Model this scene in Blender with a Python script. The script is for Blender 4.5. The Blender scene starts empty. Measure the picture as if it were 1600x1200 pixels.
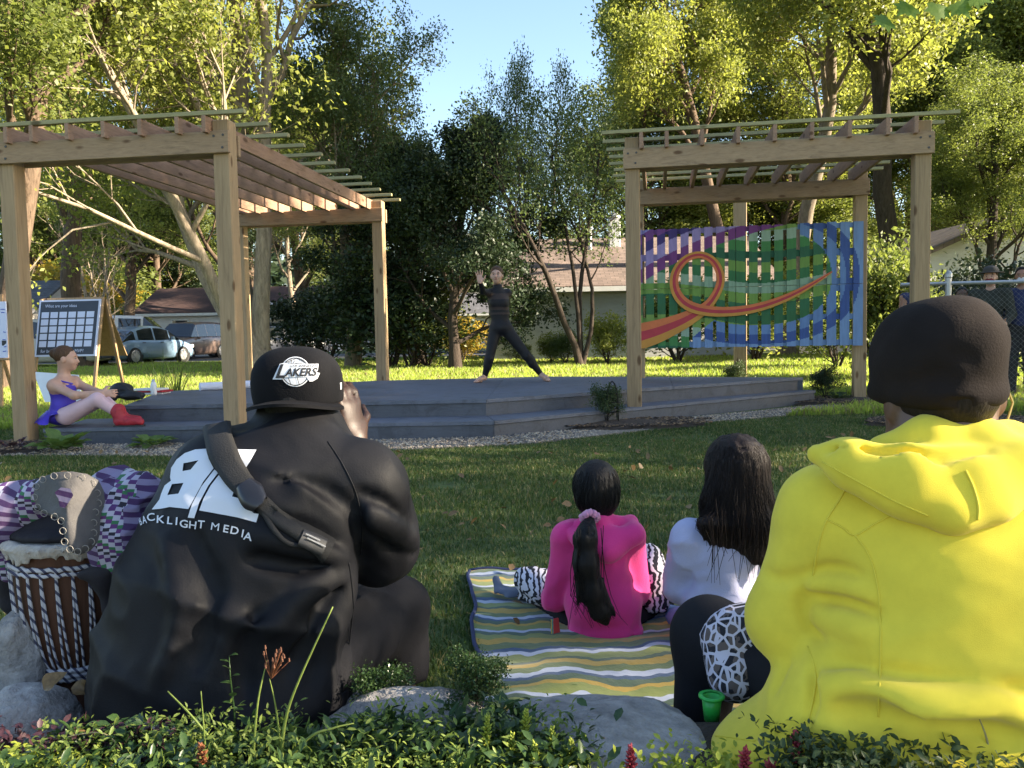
import bpy, bmesh, math, random
import numpy as np
from mathutils import Vector, Matrix
from mathutils.bvhtree import BVHTree

# ------------------------------------------------------------------ camera, sky, sun, exposure
SC = bpy.context.scene
COL = SC.collection
CAMZ = 0.96; FPX = 1300.0
cam_d = bpy.data.cameras.new('camera'); cam = bpy.data.objects.new('camera', cam_d); COL.objects.link(cam)
cam_d.sensor_width = 36.0; cam_d.lens = 36.0*FPX/1600.0; cam_d.clip_start = 0.05; cam_d.clip_end = 2000
CAMR = Matrix.Rotation(math.radians(90-3.5), 3, 'X') @ Matrix.Rotation(math.radians(-1.06), 3, 'Z')
cam.matrix_world = Matrix.Translation((0, 0, CAMZ)) @ CAMR.to_4x4()
SC.camera = cam
SUN_EL = 25.0
SUN_AZ = math.atan2(0.985, -0.12)            # towards the sun: straight out to the right
world = bpy.data.worlds.new('World'); SC.world = world; world.use_nodes = True
wn = world.node_tree
sky = wn.nodes.new('ShaderNodeTexSky'); sky.sky_type = 'NISHITA'; sky.sun_disc = False
sky.sun_elevation = math.radians(SUN_EL); sky.sun_rotation = SUN_AZ
sky.air_density = 1.0; sky.dust_density = 0.8; sky.ozone_density = 1.2
bg = wn.nodes['Background']; bg.inputs['Strength'].default_value = 0.07
wn.links.new(sky.outputs['Color'], bg.inputs['Color'])
sun_d = bpy.data.lights.new('sun', 'SUN'); sun_d.energy = 5.0; sun_d.angle = math.radians(0.53); sun_d.color = (1.0, 0.86, 0.66)
sun = bpy.data.objects.new('sun', sun_d); COL.objects.link(sun)
SUNV = Vector((math.sin(SUN_AZ)*math.cos(math.radians(SUN_EL)), math.cos(SUN_AZ)*math.cos(math.radians(SUN_EL)), math.sin(math.radians(SUN_EL))))
sun.rotation_euler = SUNV.to_track_quat('Z', 'Y').to_euler(); sun.location = SUNV*60
SC.view_settings.view_transform = 'Standard'; SC.view_settings.look = 'None'
SC.view_settings.gamma = 1.0; SC.view_settings.use_curve_mapping = False
SC.view_settings.exposure = 2.45
SC.render.engine = 'CYCLES'
SC.cycles.max_bounces = 6; SC.cycles.transparent_max_bounces = 8

# ------------------------------------------------------------------ helpers
R = random.Random(7)
NR = np.random.default_rng(11)
def V(*a): return Vector(a)
def P(px, py, d):
    "world point at depth d (metres along Y) seen at photo pixel px, py"
    r = CAMR @ Vector(((px-800)/FPX, -(py-600)/FPX, -1.0))
    t = d/r.y
    return Vector((r.x*t, d, CAMZ + r.z*t))
def raydir(px, py):
    return (CAMR @ Vector(((px-800)/FPX, -(py-600)/FPX, -1.0))).normalized()
def tag(o, label=None, cat=None, group=None, kind=None):
    if label: o['label'] = label
    if cat: o['category'] = cat
    if group: o['group'] = group
    if kind: o['kind'] = kind
    return o
def thing(name, label, cat, loc=(0,0,0), group=None):
    o = bpy.data.objects.new(name, None); COL.objects.link(o); o.location = loc; o.empty_display_size = 0.1
    return tag(o, label, cat, group)
def attach(o, parent, local=False):
    if parent is None: return o
    o.parent = parent
    if not local and parent.type == 'EMPTY':
        o.matrix_parent_inverse = Matrix.Translation(-Vector(parent.location))
    return o
def mesh_obj(name, verts, faces, mats, parent=None, smooth=False, local=False, midx=None):
    me = bpy.data.meshes.new(name)
    if isinstance(verts, np.ndarray) and isinstance(faces, np.ndarray):
        me.vertices.add(len(verts)); me.vertices.foreach_set('co', verts.astype(np.float32).ravel())
        nf, k = faces.shape
        me.loops.add(nf*k); me.loops.foreach_set('vertex_index', faces.astype(np.int32).ravel())
        me.polygons.add(nf); me.polygons.foreach_set('loop_start', np.arange(0, nf*k, k, dtype=np.int32))
        me.update(calc_edges=True)
    else:
        me.from_pydata([tuple(v) for v in verts], [], [tuple(f) for f in faces]); me.update()
    if not isinstance(mats, (list, tuple)): mats = [mats]
    for m in mats: me.materials.append(m)
    if midx is not None: me.polygons.foreach_set('material_index', np.asarray(midx, dtype=np.int32))
    if smooth: me.polygons.foreach_set('use_smooth', np.ones(len(me.polygons), dtype=bool))
    o = bpy.data.objects.new(name, me); COL.objects.link(o)
    return attach(o, parent, local)
class MB:
    "collects shapes for one mesh"
    def __init__(s): s.v = []; s.f = []
    def add(s, vs, fs):
        n = len(s.v); s.v += [Vector(v) for v in vs]; s.f += [tuple(i+n for i in f) for f in fs]; return s
    def box(s, c, size, ax=None, bev=0.0):
        c = Vector(c); hx, hy, hz = size[0]/2, size[1]/2, size[2]/2
        if ax is None: ax = (V(1,0,0), V(0,1,0), V(0,0,1))
        if bev <= 0:
            vs = [c + ax[0]*hx*i + ax[1]*hy*j + ax[2]*hz*k for k in (-1,1) for j in (-1,1) for i in (-1,1)]
            return s.add(vs, [(0,2,3,1),(4,5,7,6),(0,1,5,4),(2,6,7,3),(0,4,6,2),(1,3,7,5)])
        b = bev; vs = []; fs = []; idx = {}
        for i in (-1,1):
            for j in (-1,1):
                for k in (-1,1):
                    for t in range(3):
                        d = [hx-b, hy-b, hz-b]; d[t] += b
                        idx[(i,j,k,t)] = len(vs); vs.append(c + ax[0]*d[0]*i + ax[1]*d[1]*j + ax[2]*d[2]*k)
        for t in range(3):
            o1, o2 = (t+1)%3, (t+2)%3
            for sg in (-1,1):
                q = []
                for a, b2 in ((-1,-1),(1,-1),(1,1),(-1,1)):
                    key = [0,0,0]; key[t] = sg; key[o1] = a; key[o2] = b2; q.append(idx[(*key, t)])
                fs.append(tuple(q if sg > 0 else q[::-1]))
            for a in (-1,1):
                for b2 in (-1,1):
                    k1 = [0,0,0]; k1[o1] = a; k1[o2] = b2
                    k1[t] = -1; A = idx[(*k1, o1)]; B = idx[(*k1, o2)]
                    k1[t] = 1; Cc = idx[(*k1, o2)]; D = idx[(*k1, o1)]
                    q = (A, B, Cc, D)
                    fs.append(q if a*b2 < 0 else q[::-1])
        for i in (-1,1):
            for j in (-1,1):
                for k in (-1,1):
                    q = (idx[(i,j,k,0)], idx[(i,j,k,1)], idx[(i,j,k,2)])
                    fs.append(q if i*j*k > 0 else q[::-1])
        return s.add(vs, fs)
    def bar(s, a, b, w, h, up=V(0,0,1), bev=0.0):
        a = Vector(a); b = Vector(b); d = (b-a); L = d.length; d.normalize()
        sx = d.cross(up).normalized(); u2 = sx.cross(d).normalized()
        return s.box((a+b)/2, (L, w, h), (d, sx, u2), bev)
    def tube(s, pts, rad, n=8, cap=True):
        pts = [Vector(p) for p in pts]
        if not hasattr(rad, '__len__'): rad = [rad]*len(pts)
        base = len(s.v); x = None
        for i, p in enumerate(pts):
            d = (pts[min(i+1, len(pts)-1)] - pts[max(i-1, 0)])
            if d.length < 1e-9: d = V(0,0,1)
            d.normalize()
            if x is None: x = V(0,0,1) if abs(d.z) < .9 else V(1,0,0)
            x = x - d*x.dot(d)
            if x.length < 1e-6: x = d.orthogonal()
            x.normalize(); y = d.cross(x)
            for k in range(n):
                a = 2*math.pi*k/n
                s.v.append(p + x*(math.cos(a)*rad[i]) + y*(math.sin(a)*rad[i]))
        for i in range(len(pts)-1):
            for k in range(n):
                a = base+i*n+k; b = base+i*n+(k+1)%n
                s.f.append((a, b, b+n, a+n))
        if cap:
            s.f.append(tuple(base+k for k in range(n))[::-1])
            e = base+(len(pts)-1)*n
            s.f.append(tuple(e+k for k in range(n)))
        return s
    def lathe(s, prof, c=(0,0,0), n=24, ax=None):
        c = Vector(c); base = len(s.v)
        if ax is None: ax = (V(1,0,0), V(0,1,0), V(0,0,1))
        for r, z in prof:
            for k in range(n):
                a = 2*math.pi*k/n
                s.v.append(c + ax[0]*(r*math.cos(a)) + ax[1]*(r*math.sin(a)) + ax[2]*z)
        for i in range(len(prof)-1):
            for k in range(n):
                a = base+i*n+k; b = base+i*n+(k+1)%n
                s.f.append((a, b, b+n, a+n))
        return s
    def grid(s, rows):
        base = len(s.v); m = len(rows[0])
        for r in rows: s.v += [Vector(p) for p in r]
        for i in range(len(rows)-1):
            for j in range(m-1):
                a = base+i*m+j; s.f.append((a, a+1, a+m+1, a+m))
        return s
    def prism(s, poly, z0, z1):
        n = len(poly); vs = [V(p[0], p[1], z0) for p in poly] + [V(p[0], p[1], z1) for p in poly]
        fs = [tuple(range(n))[::-1], tuple(range(n, 2*n))] + [(i, (i+1)%n, (i+1)%n+n, i+n) for i in range(n)]
        return s.add(vs, fs)
    def build(s, name, m, parent=None, smooth=False, local=False, midx=None):
        return mesh_obj(name, s.v, s.f, m, parent, smooth, local, midx)
def copy_tree(o, parent=None):
    c = o.copy(); COL.objects.link(c); c.parent = parent
    for ch in list(o.children): copy_tree(ch, c)
    return c

# ---- value noise (numpy) for shapes
def _hash(ix, iy, iz, seed):
    h = (ix.astype(np.int64)*374761393 + iy.astype(np.int64)*668265263 + iz.astype(np.int64)*2147483647 + seed*974711) & 0x7fffffff
    h = ((h ^ (h >> 13))*1274126177) & 0x7fffffff
    return ((h ^ (h >> 16)) & 0xffff)/65535.0
def vnoise(x, y, z, seed=0):
    x = np.asarray(x, dtype=np.float64); y = np.asarray(y, dtype=np.float64)+0*x; z = np.asarray(z, dtype=np.float64)+0*x
    ix, iy, iz = np.floor(x), np.floor(y), np.floor(z)
    fx, fy, fz = x-ix, y-iy, z-iz
    fx = fx*fx*(3-2*fx); fy = fy*fy*(3-2*fy); fz = fz*fz*(3-2*fz)
    r = 0
    for dx in (0,1):
        for dy in (0,1):
            for dz in (0,1):
                w = (fx if dx else 1-fx)*(fy if dy else 1-fy)*(fz if dz else 1-fz)
                r = r + w*_hash(ix+dx, iy+dy, iz+dz, seed)
    return r*2-1
def fbm(x, y, z, seed=0, o=3):
    r = 0; a = 1.0; f = 1.0
    for i in range(o):
        r = r + a*vnoise(x*f, y*f, z*f, seed+i*17); a *= .5; f *= 2.03
    return r

# ------------------------------------------------------------------ materials
def new_mat(name):
    m = bpy.data.materials.new(name); m.use_nodes = True
    return m, m.node_tree, m.node_tree.nodes['Principled BSDF']
def N(nt, t, **kw):
    n = nt.nodes.new('ShaderNode'+t)
    for k, v in kw.items():
        if k in n.inputs: n.inputs[k].default_value = v
        else: setattr(n, k, v)
    return n
def rgb(c): return (c[0], c[1], c[2], 1.0)
def coords(nt, scale=(1,1,1), kind='Object'):
    tc = N(nt, 'TexCoord'); mp = N(nt, 'Mapping'); mp.inputs['Scale'].default_value = scale
    nt.links.new(tc.outputs[kind], mp.inputs['Vector']); return mp.outputs['Vector']
def noise(nt, vec, scale, detail=4, rough=.6, dist=0.0):
    n = N(nt, 'TexNoise'); n.inputs['Scale'].default_value = scale; n.inputs['Detail'].default_value = detail
    n.inputs['Roughness'].default_value = rough; n.inputs['Distortion'].default_value = dist
    nt.links.new(vec, n.inputs['Vector']); return n.outputs['Fac']
def ramp(nt, fac, stops, interp='LINEAR'):
    r = N(nt, 'ValToRGB'); r.color_ramp.interpolation = interp
    el = r.color_ramp.elements
    while len(el) > 1: el.remove(el[-1])
    el[0].position = stops[0][0]; el[0].color = rgb(stops[0][1])
    for p, c in stops[1:]:
        e = el.new(p); e.color = rgb(c)
    nt.links.new(fac, r.inputs['Fac']); return r.outputs['Color']
def bump(nt, h, strength, dist=0.01, prev=None):
    b = N(nt, 'Bump'); b.inputs['Strength'].default_value = strength; b.inputs['Distance'].default_value = dist
    nt.links.new(h, b.inputs['Height'])
    if prev is not None: nt.links.new(prev, b.inputs['Normal'])
    return b.outputs['Normal']
def mixc(nt, a, b, fac, mode='MIX'):
    m = N(nt, 'Mix'); m.data_type = 'RGBA'; m.blend_type = mode
    for sock, v in ((m.inputs[6], a), (m.inputs[7], b)):
        if hasattr(v, 'is_linked') or hasattr(v, 'links'): nt.links.new(v, sock)
        else: sock.default_value = rgb(v)
    if hasattr(fac, 'links'): nt.links.new(fac, m.inputs[0])
    else: m.inputs[0].default_value = fac
    return m.outputs[2]
def sc(c, k): return tuple(min(1.0, x*k) for x in c)
MATS = {}
def plain(name, c, rough=.6, var=.18, scale=6.0, bstr=.15, bscale=60.0, metal=0.0, spec=None, coat=0.0, sheen=0.0, bdist=.004):
    "painted / cloth / plastic surface: slight mottling and fine relief"
    if name in MATS: return MATS[name]
    m, nt, b = new_mat(name)
    vec = coords(nt)
    f = noise(nt, vec, scale, 5, .65)
    col = ramp(nt, f, [(.3, sc(c, 1-var)), (.7, sc(c, 1+var))])
    nt.links.new(col, b.inputs['Base Color'])
    b.inputs['Roughness'].default_value = rough; b.inputs['Metallic'].default_value = metal
    if spec is not None: b.inputs['Specular IOR Level'].default_value = spec
    if coat: b.inputs['Coat Weight'].default_value = coat
    if sheen: b.inputs['Sheen Weight'].default_value = sheen; b.inputs['Sheen Roughness'].default_value = .5
    if bstr > 0:
        nt.links.new(bump(nt, noise(nt, vec, bscale, 4), bstr, bdist), b.inputs['Normal'])
    MATS[name] = m; return m
def wood(name, c, axis, dark=.62):
    m, nt, b = new_mat(name)
    s = [9.0, 9.0, 9.0]; s[axis] = .55
    oi = N(nt, 'ObjectInfo')
    tc = N(nt, 'TexCoord'); add = N(nt, 'VectorMath', operation='ADD')
    mul = N(nt, 'VectorMath', operation='SCALE'); mul.inputs['Scale'].default_value = 37.0
    cmb = N(nt, 'CombineXYZ')
    for i in range(3): nt.links.new(oi.outputs['Random'], cmb.inputs[i])
    nt.links.new(cmb.outputs[0], mul.inputs[0])
    nt.links.new(tc.outputs['Object'], add.inputs[0]); nt.links.new(mul.outputs[0], add.inputs[1])
    mp = N(nt, 'Mapping'); mp.inputs['Scale'].default_value = s; nt.links.new(add.outputs[0], mp.inputs['Vector'])
    n1 = noise(nt, mp.outputs[0], 2.2, 6, .6, 1.4)
    n2 = noise(nt, mp.outputs[0], 9.0, 4, .6, .4)
    col = ramp(nt, n1, [(.25, sc(c, dark)), (.45, sc(c, .92)), (.6, c), (.8, sc(c, 1.18))])
    g = ramp(nt, n2, [(.3, (.7,.68,.66)), (.6, (1,1,1))])
    col = mixc(nt, col, g, .55, 'MULTIPLY')
    # knots
    s2 = [7.0, 7.0, 7.0]; s2[axis] = 2.6
    mp2 = N(nt, 'Mapping'); mp2.inputs['Scale'].default_value = s2; nt.links.new(add.outputs[0], mp2.inputs['Vector'])
    vo = N(nt, 'TexVoronoi'); vo.inputs['Scale'].default_value = 1.0; nt.links.new(mp2.outputs[0], vo.inputs['Vector'])
    kn = ramp(nt, vo.outputs['Distance'], [(.0, (.16,.1,.06)), (.1, (.3,.2,.13)), (.17, (1,1,1))])
    col = mixc(nt, col, kn, .8, 'MULTIPLY')
    hv = ramp(nt, oi.outputs['Random'], [(0, (.86,.84,.82)), (1, (1.0,1.0,1.0))])
    col = mixc(nt, col, hv, 1.0, 'MULTIPLY')
    nt.links.new(col, b.inputs['Base Color']); b.inputs['Roughness'].default_value = .72
    b.inputs['Specular IOR Level'].default_value = .3
    nt.links.new(bump(nt, n2, .35, .004), b.inputs['Normal'])
    MATS[name] = m; return m
def leafmat(name, c1, c2, trans=.38, scale=1.1, rough=.5):
    "thin leaf: diffuse + light shining through, colour varying by clump and by leaf"
    if name in MATS: return MATS[name]
    m = bpy.data.materials.new(name); m.use_nodes = True; nt = m.node_tree
    out = nt.nodes['Material Output']; b = nt.nodes['Principled BSDF']
    vec = coords(nt)
    f1 = noise(nt, vec, scale, 3, .6); f2 = noise(nt, vec, scale*14, 2, .6)
    mx = N(nt, 'Math', operation='ADD'); nt.links.new(f1, mx.inputs[0]); nt.links.new(f2, mx.inputs[1])
    h = N(nt, 'Math', operation='MULTIPLY'); nt.links.new(mx.outputs[0], h.inputs[0]); h.inputs[1].default_value = .5
    col = ramp(nt, h.outputs[0], [(.34, c1), (.62, c2)])
    nt.links.new(col, b.inputs['Base Color']); b.inputs['Roughness'].default_value = rough
    b.inputs['Specular IOR Level'].default_value = .35
    tr = N(nt, 'BsdfTranslucent')
    tcol = mixc(nt, col, (1.48, 1.5, .52), .75, 'MULTIPLY')
    br = N(nt, 'BrightContrast'); nt.links.new(tcol, br.inputs['Color']); br.inputs['Bright'].default_value = .02
    nt.links.new(br.outputs[0], tr.inputs['Color'])
    ms = N(nt, 'MixShader'); ms.inputs[0].default_value = trans
    nt.links.new(b.outputs[0], ms.inputs[1]); nt.links.new(tr.outputs[0], ms.inputs[2])
    nt.links.new(ms.outputs[0], out.inputs['Surface'])
    MATS[name] = m; return m
def barkmat(name, c):
    if name in MATS: return MATS[name]
    m, nt, b = new_mat(name)
    vec = coords(nt, (9, 9, 1.6))
    f = noise(nt, vec, 1.6, 6, .7, .6)
    nt.links.new(ramp(nt, f, [(.3, sc(c, .45)), (.55, c), (.75, sc(c, 1.35))]), b.inputs['Base Color'])
    b.inputs['Roughness'].default_value = .9; b.inputs['Specular IOR Level'].default_value = .15
    nt.links.new(bump(nt, f, .8, .03), b.inputs['Normal'])
    MATS[name] = m; return m
def attrmat(name, attr='Col', rough=.65, wear=.12):
    m, nt, b = new_mat(name)
    a = N(nt, 'Attribute'); a.attribute_name = attr
    vec = coords(nt, (14, 14, 2))
    f = noise(nt, vec, 2.0, 5, .6)
    w = ramp(nt, f, [(.25, (1-wear*2,)*3), (.6, (1,1,1))])
    nt.links.new(mixc(nt, a.outputs['Color'], w, 1.0, 'MULTIPLY'), b.inputs['Base Color'])
    b.inputs['Roughness'].default_value = rough
    nt.links.new(bump(nt, f, .2, .004), b.inputs['Normal'])
    MATS[name] = m; return m
def s2l(c):
    return tuple(((x/255.0)/12.92 if x/255.0 <= .04045 else ((x/255.0+.055)/1.055)**2.4) for x in c)
def facecolors(o, cols):
    me = o.data; at = me.color_attributes.new('Col', 'FLOAT_COLOR', 'CORNER')
    lt = np.empty(len(me.polygons), dtype=np.int32); me.polygons.foreach_get('loop_total', lt)
    c = np.repeat(np.asarray(cols, dtype=np.float32), lt, axis=0)
    c = np.concatenate([c, np.ones((len(c), 1), dtype=np.float32)], axis=1)
    at.data.foreach_set('color', c.ravel())
# ------------------------------------------------------------------ terrain, road
def groundz(x, y):
    "height of the lawn: flat, with a raised planting bed round the camera"
    x = np.asarray(x, dtype=float); y = np.asarray(y, dtype=float)
    e = 1.62 + .05*np.sin(x*3.1+.6) - .10*np.clip((x-.45)/.5, 0, 1)
    t = np.clip((e+.12-y)/.24, 0, 1); t = t*t*(3-2*t)
    z = .20*t
    z = z + .012*vnoise(x*.9, y*.9, 0*x, 5)*np.clip((y-2)/3, 0, 1)
    return z
m, nt, b = new_mat('lawn_soil')
vec = coords(nt)
f = noise(nt, vec, .7, 4, .6); f2 = noise(nt, vec, 9, 5, .7)
c1 = ramp(nt, f2, [(.3, (.03,.045,.01)), (.5, (.06,.09,.018)), (.75, (.11,.12,.04))])
c2 = ramp(nt, f, [(.35, (.75,.8,.7)), (.65, (1.1,1.15,.9))])
nt.links.new(mixc(nt, c1, c2, 1.0, 'MULTIPLY'), b.inputs['Base Color']); b.inputs['Roughness'].default_value = .95
nt.links.new(bump(nt, f2, .6, .03), b.inputs['Normal'])
M_LAWN = m
def axis_pts(lo, hi, fine_lo, fine_hi, fine, coarse):
    a = list(np.arange(lo, fine_lo, coarse)) + list(np.arange(fine_lo, fine_hi, fine)) + list(np.arange(fine_hi, hi+coarse, coarse))
    return np.array(a)
xs = axis_pts(-200, 200, -6, 8, .25, 8.0); ys = axis_pts(-40, 320, -1, 12, .12, 8.0)
XX, YY = np.meshgrid(xs, ys); ZZ = groundz(XX, YY)
gv = np.stack([XX, YY, ZZ], -1).reshape(-1, 3); nx = len(xs)
ii, jj = np.meshgrid(np.arange(len(ys)-1), np.arange(nx-1), indexing='ij'); a0 = (ii*nx+jj).ravel()
o = mesh_obj('lawn_ground', gv, np.stack([a0, a0+1, a0+nx+1, a0+nx], -1), M_LAWN, smooth=True); tag(o, kind='structure')
xb = np.linspace(-2.2, 2.2, 90); yb_ = np.linspace(.2, 1.66, 40); XB, YB = np.meshgrid(xb, yb_); vb = np.stack([XB, YB, groundz(XB, YB)+.005], -1).reshape(-1, 3)
ii, jj = np.meshgrid(np.arange(39), np.arange(89), indexing='ij'); a0 = (ii*90+jj).ravel()
tag(mesh_obj('planting_bed', vb, np.stack([a0, a0+1, a0+91, a0+90], -1), plain('bed_soil', (.035,.026,.018), .95, .4, 20, .8, 60, bdist=.02), smooth=True), kind='structure')
M_ASPH = plain('asphalt', (.075,.073,.075), .9, .25, 3, .4, 90)
M_CONC = plain('concrete', (.34,.32,.29), .9, .15, 4, .3, 50)
def slab(name, poly, z0, z1, m, **kw):
    mb = MB(); mb.prism(poly, z0, z1); return tag(mb.build(name, m), **kw)
slab('street', [(-120, 30.2), (-9.0, 36.0), (30, 38), (90, 40), (90, 47), (30, 46), (-9, 46.0), (-120, 47)], -.05, .008, M_ASPH, kind='structure')
slab('driveway', [(-9.6, 33.0), (-6.4, 33.4), (-6.2, 36.1), (-9.4, 35.9)], -.05, .013, M_CONC, kind='structure')
slab('house_driveway', [(-19.0, 46.2), (-15.5, 46.2), (-17.0, 62), (-20.0, 62)], -.05, .013, M_CONC, kind='structure')

# ------------------------------------------------------------------ stage
def stagemat(name, c):
    m, nt, b = new_mat(name)
    vec = coords(nt); f = noise(nt, vec, 1.3, 6, .7, .4); f2 = noise(nt, coords(nt, (1.5, 26, 26)), 3, 5, .7)
    col = ramp(nt, f, [(.3, sc(c, .72)), (.55, c), (.75, sc(c, 1.3))])
    col = mixc(nt, col, ramp(nt, f2, [(.3, (.82,.82,.84)), (.6, (1,1,1))]), 1.0, 'MULTIPLY')
    f3 = noise(nt, vec, 5.5, 6, .75, .8)
    col = mixc(nt, col, ramp(nt, f3, [(.36, (.62,.60,.58)), (.5, (1,1,1)), (.66, (1,1,1)), (.74, (1.25,1.22,1.15))]), .8, 'MULTIPLY')
    nt.links.new(col, b.inputs['Base Color'])
    nt.links.new(ramp(nt, f, [(.3, (.5,)*3), (.7, (.72,)*3)]), b.inputs['Roughness'])
    nt.links.new(bump(nt, f2, .25, .004), b.inputs['Normal'])
    return m
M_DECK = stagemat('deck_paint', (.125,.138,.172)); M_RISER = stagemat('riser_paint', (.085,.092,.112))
FL_, FV_, RC_, B1_, B2_, L_ = (-3.78, 8.06), (-.25, 8.03), (3.74, 10.66), (.55, 12.0), (-1.9, 11.75), (-4.3, 10.2)
STZ = .325; STEPZ = .165
stage = thing('stage', 'low grey painted wooden stage with one step along its front', 'stage', (-.2, 9.5, 0))
def lerp2(a, b, t): return (a[0]+(b[0]-a[0])*t, a[1]+(b[1]-a[1])*t)
def shrink(poly, g):
    cx = sum(p[0] for p in poly)/len(poly); cy = sum(p[1] for p in poly)/len(poly)
    r = []
    for p in poly:
        d = math.hypot(p[0]-cx, p[1]-cy); k = (d-g)/d; r.append((cx+(p[0]-cx)*k, cy+(p[1]-cy)*k))
    return r
mA = lerp2(FL_, FV_, .5); bA = lerp2(L_, B2_, .55)
mR = lerp2(FV_, RC_, .52); bR = lerp2(RC_, B1_, .5)
for poly in ([FL_, mA, bA, L_], [mA, FV_, (-.1, 11.93), B2_, bA], [FV_, mR, bR, B1_, (-.1, 11.93)], [mR, RC_, bR]):
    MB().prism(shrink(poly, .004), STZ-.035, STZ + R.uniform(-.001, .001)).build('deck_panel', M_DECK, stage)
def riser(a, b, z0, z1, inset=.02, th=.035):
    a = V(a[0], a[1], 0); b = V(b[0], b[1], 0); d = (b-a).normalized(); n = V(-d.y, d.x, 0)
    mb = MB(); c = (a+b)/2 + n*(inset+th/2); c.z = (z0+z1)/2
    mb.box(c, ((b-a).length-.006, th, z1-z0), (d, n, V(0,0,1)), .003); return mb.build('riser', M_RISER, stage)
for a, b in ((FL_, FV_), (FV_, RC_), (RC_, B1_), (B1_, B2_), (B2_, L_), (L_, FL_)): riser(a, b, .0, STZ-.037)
# lower step
S0, S1, S2, S3 = (-4.30, 7.58), (-.17, 7.52), (3.84, 10.50), (3.9, 10.45)
T1 = (-.28, 8.02)
MB().prism([S0, S1, (FV_[0], FV_[1]+.015), (FL_[0]-.55, FL_[1]+.015)], STEPZ-.032, STEPZ).build('step_tread', M_DECK, stage)
MB().prism([(S1[0]+.006, S1[1]), S2, (RC_[0]+.01, RC_[1]), (FV_[0]+.008, FV_[1]+.015)], STEPZ-.030, STEPZ+.001).build('step_tread', M_DECK, stage)
riser(S0, (S1[0]-.004, S1[1]), 0, STEPZ-.034, .012); riser((S1[0]+.004, S1[1]), S2, 0, STEPZ-.034, .012)
riser((FL_[0]-.55, FL_[1]+.4), S0, 0, STEPZ-.034, .012)
MB().prism([(S0[0], FL_[1]+.02), (FL_[0]-.004, FL_[1]+.02), (FL_[0]-.1, FL_[1]+.42), (S0[0]-.05, FL_[1]+.42)], STEPZ-.031, STEPZ-.001).build('step_tread', M_DECK, stage)
STAGE_POLY = [(-4.35, 7.55), (-.17, 7.49), (3.99, 10.24), (3.85, 10.75), (.55, 12.05), (-1.95, 11.8), (-4.45, 10.2)]
def inside(poly, x, y):
    r = np.zeros(x.shape, dtype=bool); n = len(poly)
    for i in range(n):
        x0, y0 = poly[i]; x1, y1 = poly[(i+1) % n]
        c = ((y0 > y) != (y1 > y)) & (x < (x1-x0)*(y-y0)/((y1-y0) if y1 != y0 else 1e-9)+x0); r ^= c
    return r
# ------------------------------------------------------------------ gravel strip and mulch beds
GRAVEL_POLY = [(-5.4, 7.0), (-2.6, 6.72), (-.9, 6.85), (.2, 7.12), (1.0, 7.75), (2.6, 8.75), (4.3, 9.85), (4.2, 10.35), (3.95, 10.3), (-.17, 7.55), (-4.3, 7.62), (-5.2, 7.5)]
def pebbles(name, poly, n, smin, smax, mats, seed, z0=0.0, flat=.6):
    rng = np.random.default_rng(seed); xsP = [p[0] for p in poly]; ysP = [p[1] for p in poly]
    x = rng.uniform(min(xsP), max(xsP), n*4); y = rng.uniform(min(ysP), max(ysP), n*4)
    k = inside(poly, x, y); x = x[k][:n]; y = y[k][:n]; n = len(x)
    s = rng.uniform(smin, smax, n)**1; base = np.array([[1,0,0],[0,1,0],[-1,0,0],[0,-1,0],[0,0,1],[0,0,-1]], float)
    v = base[None]*s[:, None, None]*rng.uniform(.6, 1.3, (n, 6, 3)); v[:, :, 2] *= flat
    an = rng.uniform(0, 6.28, n); ca, sa = np.cos(an)[:, None], np.sin(an)[:, None]
    vx = v[:, :, 0]*ca - v[:, :, 1]*sa; vy = v[:, :, 0]*sa + v[:, :, 1]*ca
    z = groundz(x, y)+z0
    v = np.stack([vx+x[:, None], vy+y[:, None], v[:, :, 2]+z[:, None]], -1).reshape(-1, 3)
    f = np.array([[0,1,4],[1,2,4],[2,3,4],[3,0,4],[1,0,5],[2,1,5],[3,2,5],[0,3,5]])
    f = (f[None]+6*np.arange(n)[:, None, None]).reshape(-1, 3)
    o = mesh_obj(name, v, f, mats, midx=np.repeat(rng.integers(0, len(mats), n), 8)); return o
def sheet(name, poly, z, m, bumpy=.0):
    mb = MB(); mb.prism(poly, z-.03, z); o = mb.build(name, m); return o
M_GRAV = plain('gravel_bed', (.22,.185,.145), .95, .35, 30, .8, 120, bdist=.01)
tag(sheet('gravel_path', GRAVEL_POLY, .012, M_GRAV), kind='structure')
pm = [plain('pebble_grey', (.24,.21,.18), .8, .2), plain('pebble_tan', (.36,.28,.19), .8, .2), plain('pebble_dark', (.14,.13,.125), .8, .2), plain('pebble_pale', (.45,.38,.29), .8, .15)]
tag(pebbles('gravel', GRAVEL_POLY, 15000, .006, .017, pm, 3, .014), 'loose tan and grey gravel strip along the front of the stage', 'gravel', kind='stuff')
M_MULCH = plain('mulch_soil', (.06,.042,.03), .95, .4, 20, .8, 60, bdist=.02)
def blob(cx, cy, rx, ry, n=22, seed=0):
    rr = random.Random(seed); return [(cx+rx*math.cos(2*math.pi*i/n)*rr.uniform(.85, 1.1), cy+ry*math.sin(2*math.pi*i/n)*rr.uniform(.85, 1.1)) for i in range(n)]
MULCH = [blob(1.1, 8.35, .95, .42, seed=1), blob(4.5, 10.45, 1.15, .6, seed=2), blob(-4.75, 7.25, .75, .45, seed=3), blob(4.3, 8.0, .9, .45, seed=4)]
mm = [plain('bark_chip', (.085,.055,.035), .9, .3), plain('bark_chip_dark', (.035,.025,.02), .9, .3), plain('dry_leaf_chip', (.2,.13,.07), .8, .3)]
where = ['left front post of the mural pergola', 'right rear post under the mural', 'leftmost pergola post beside the seated dancer', 'right front post beside the yellow hoodie']
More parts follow.
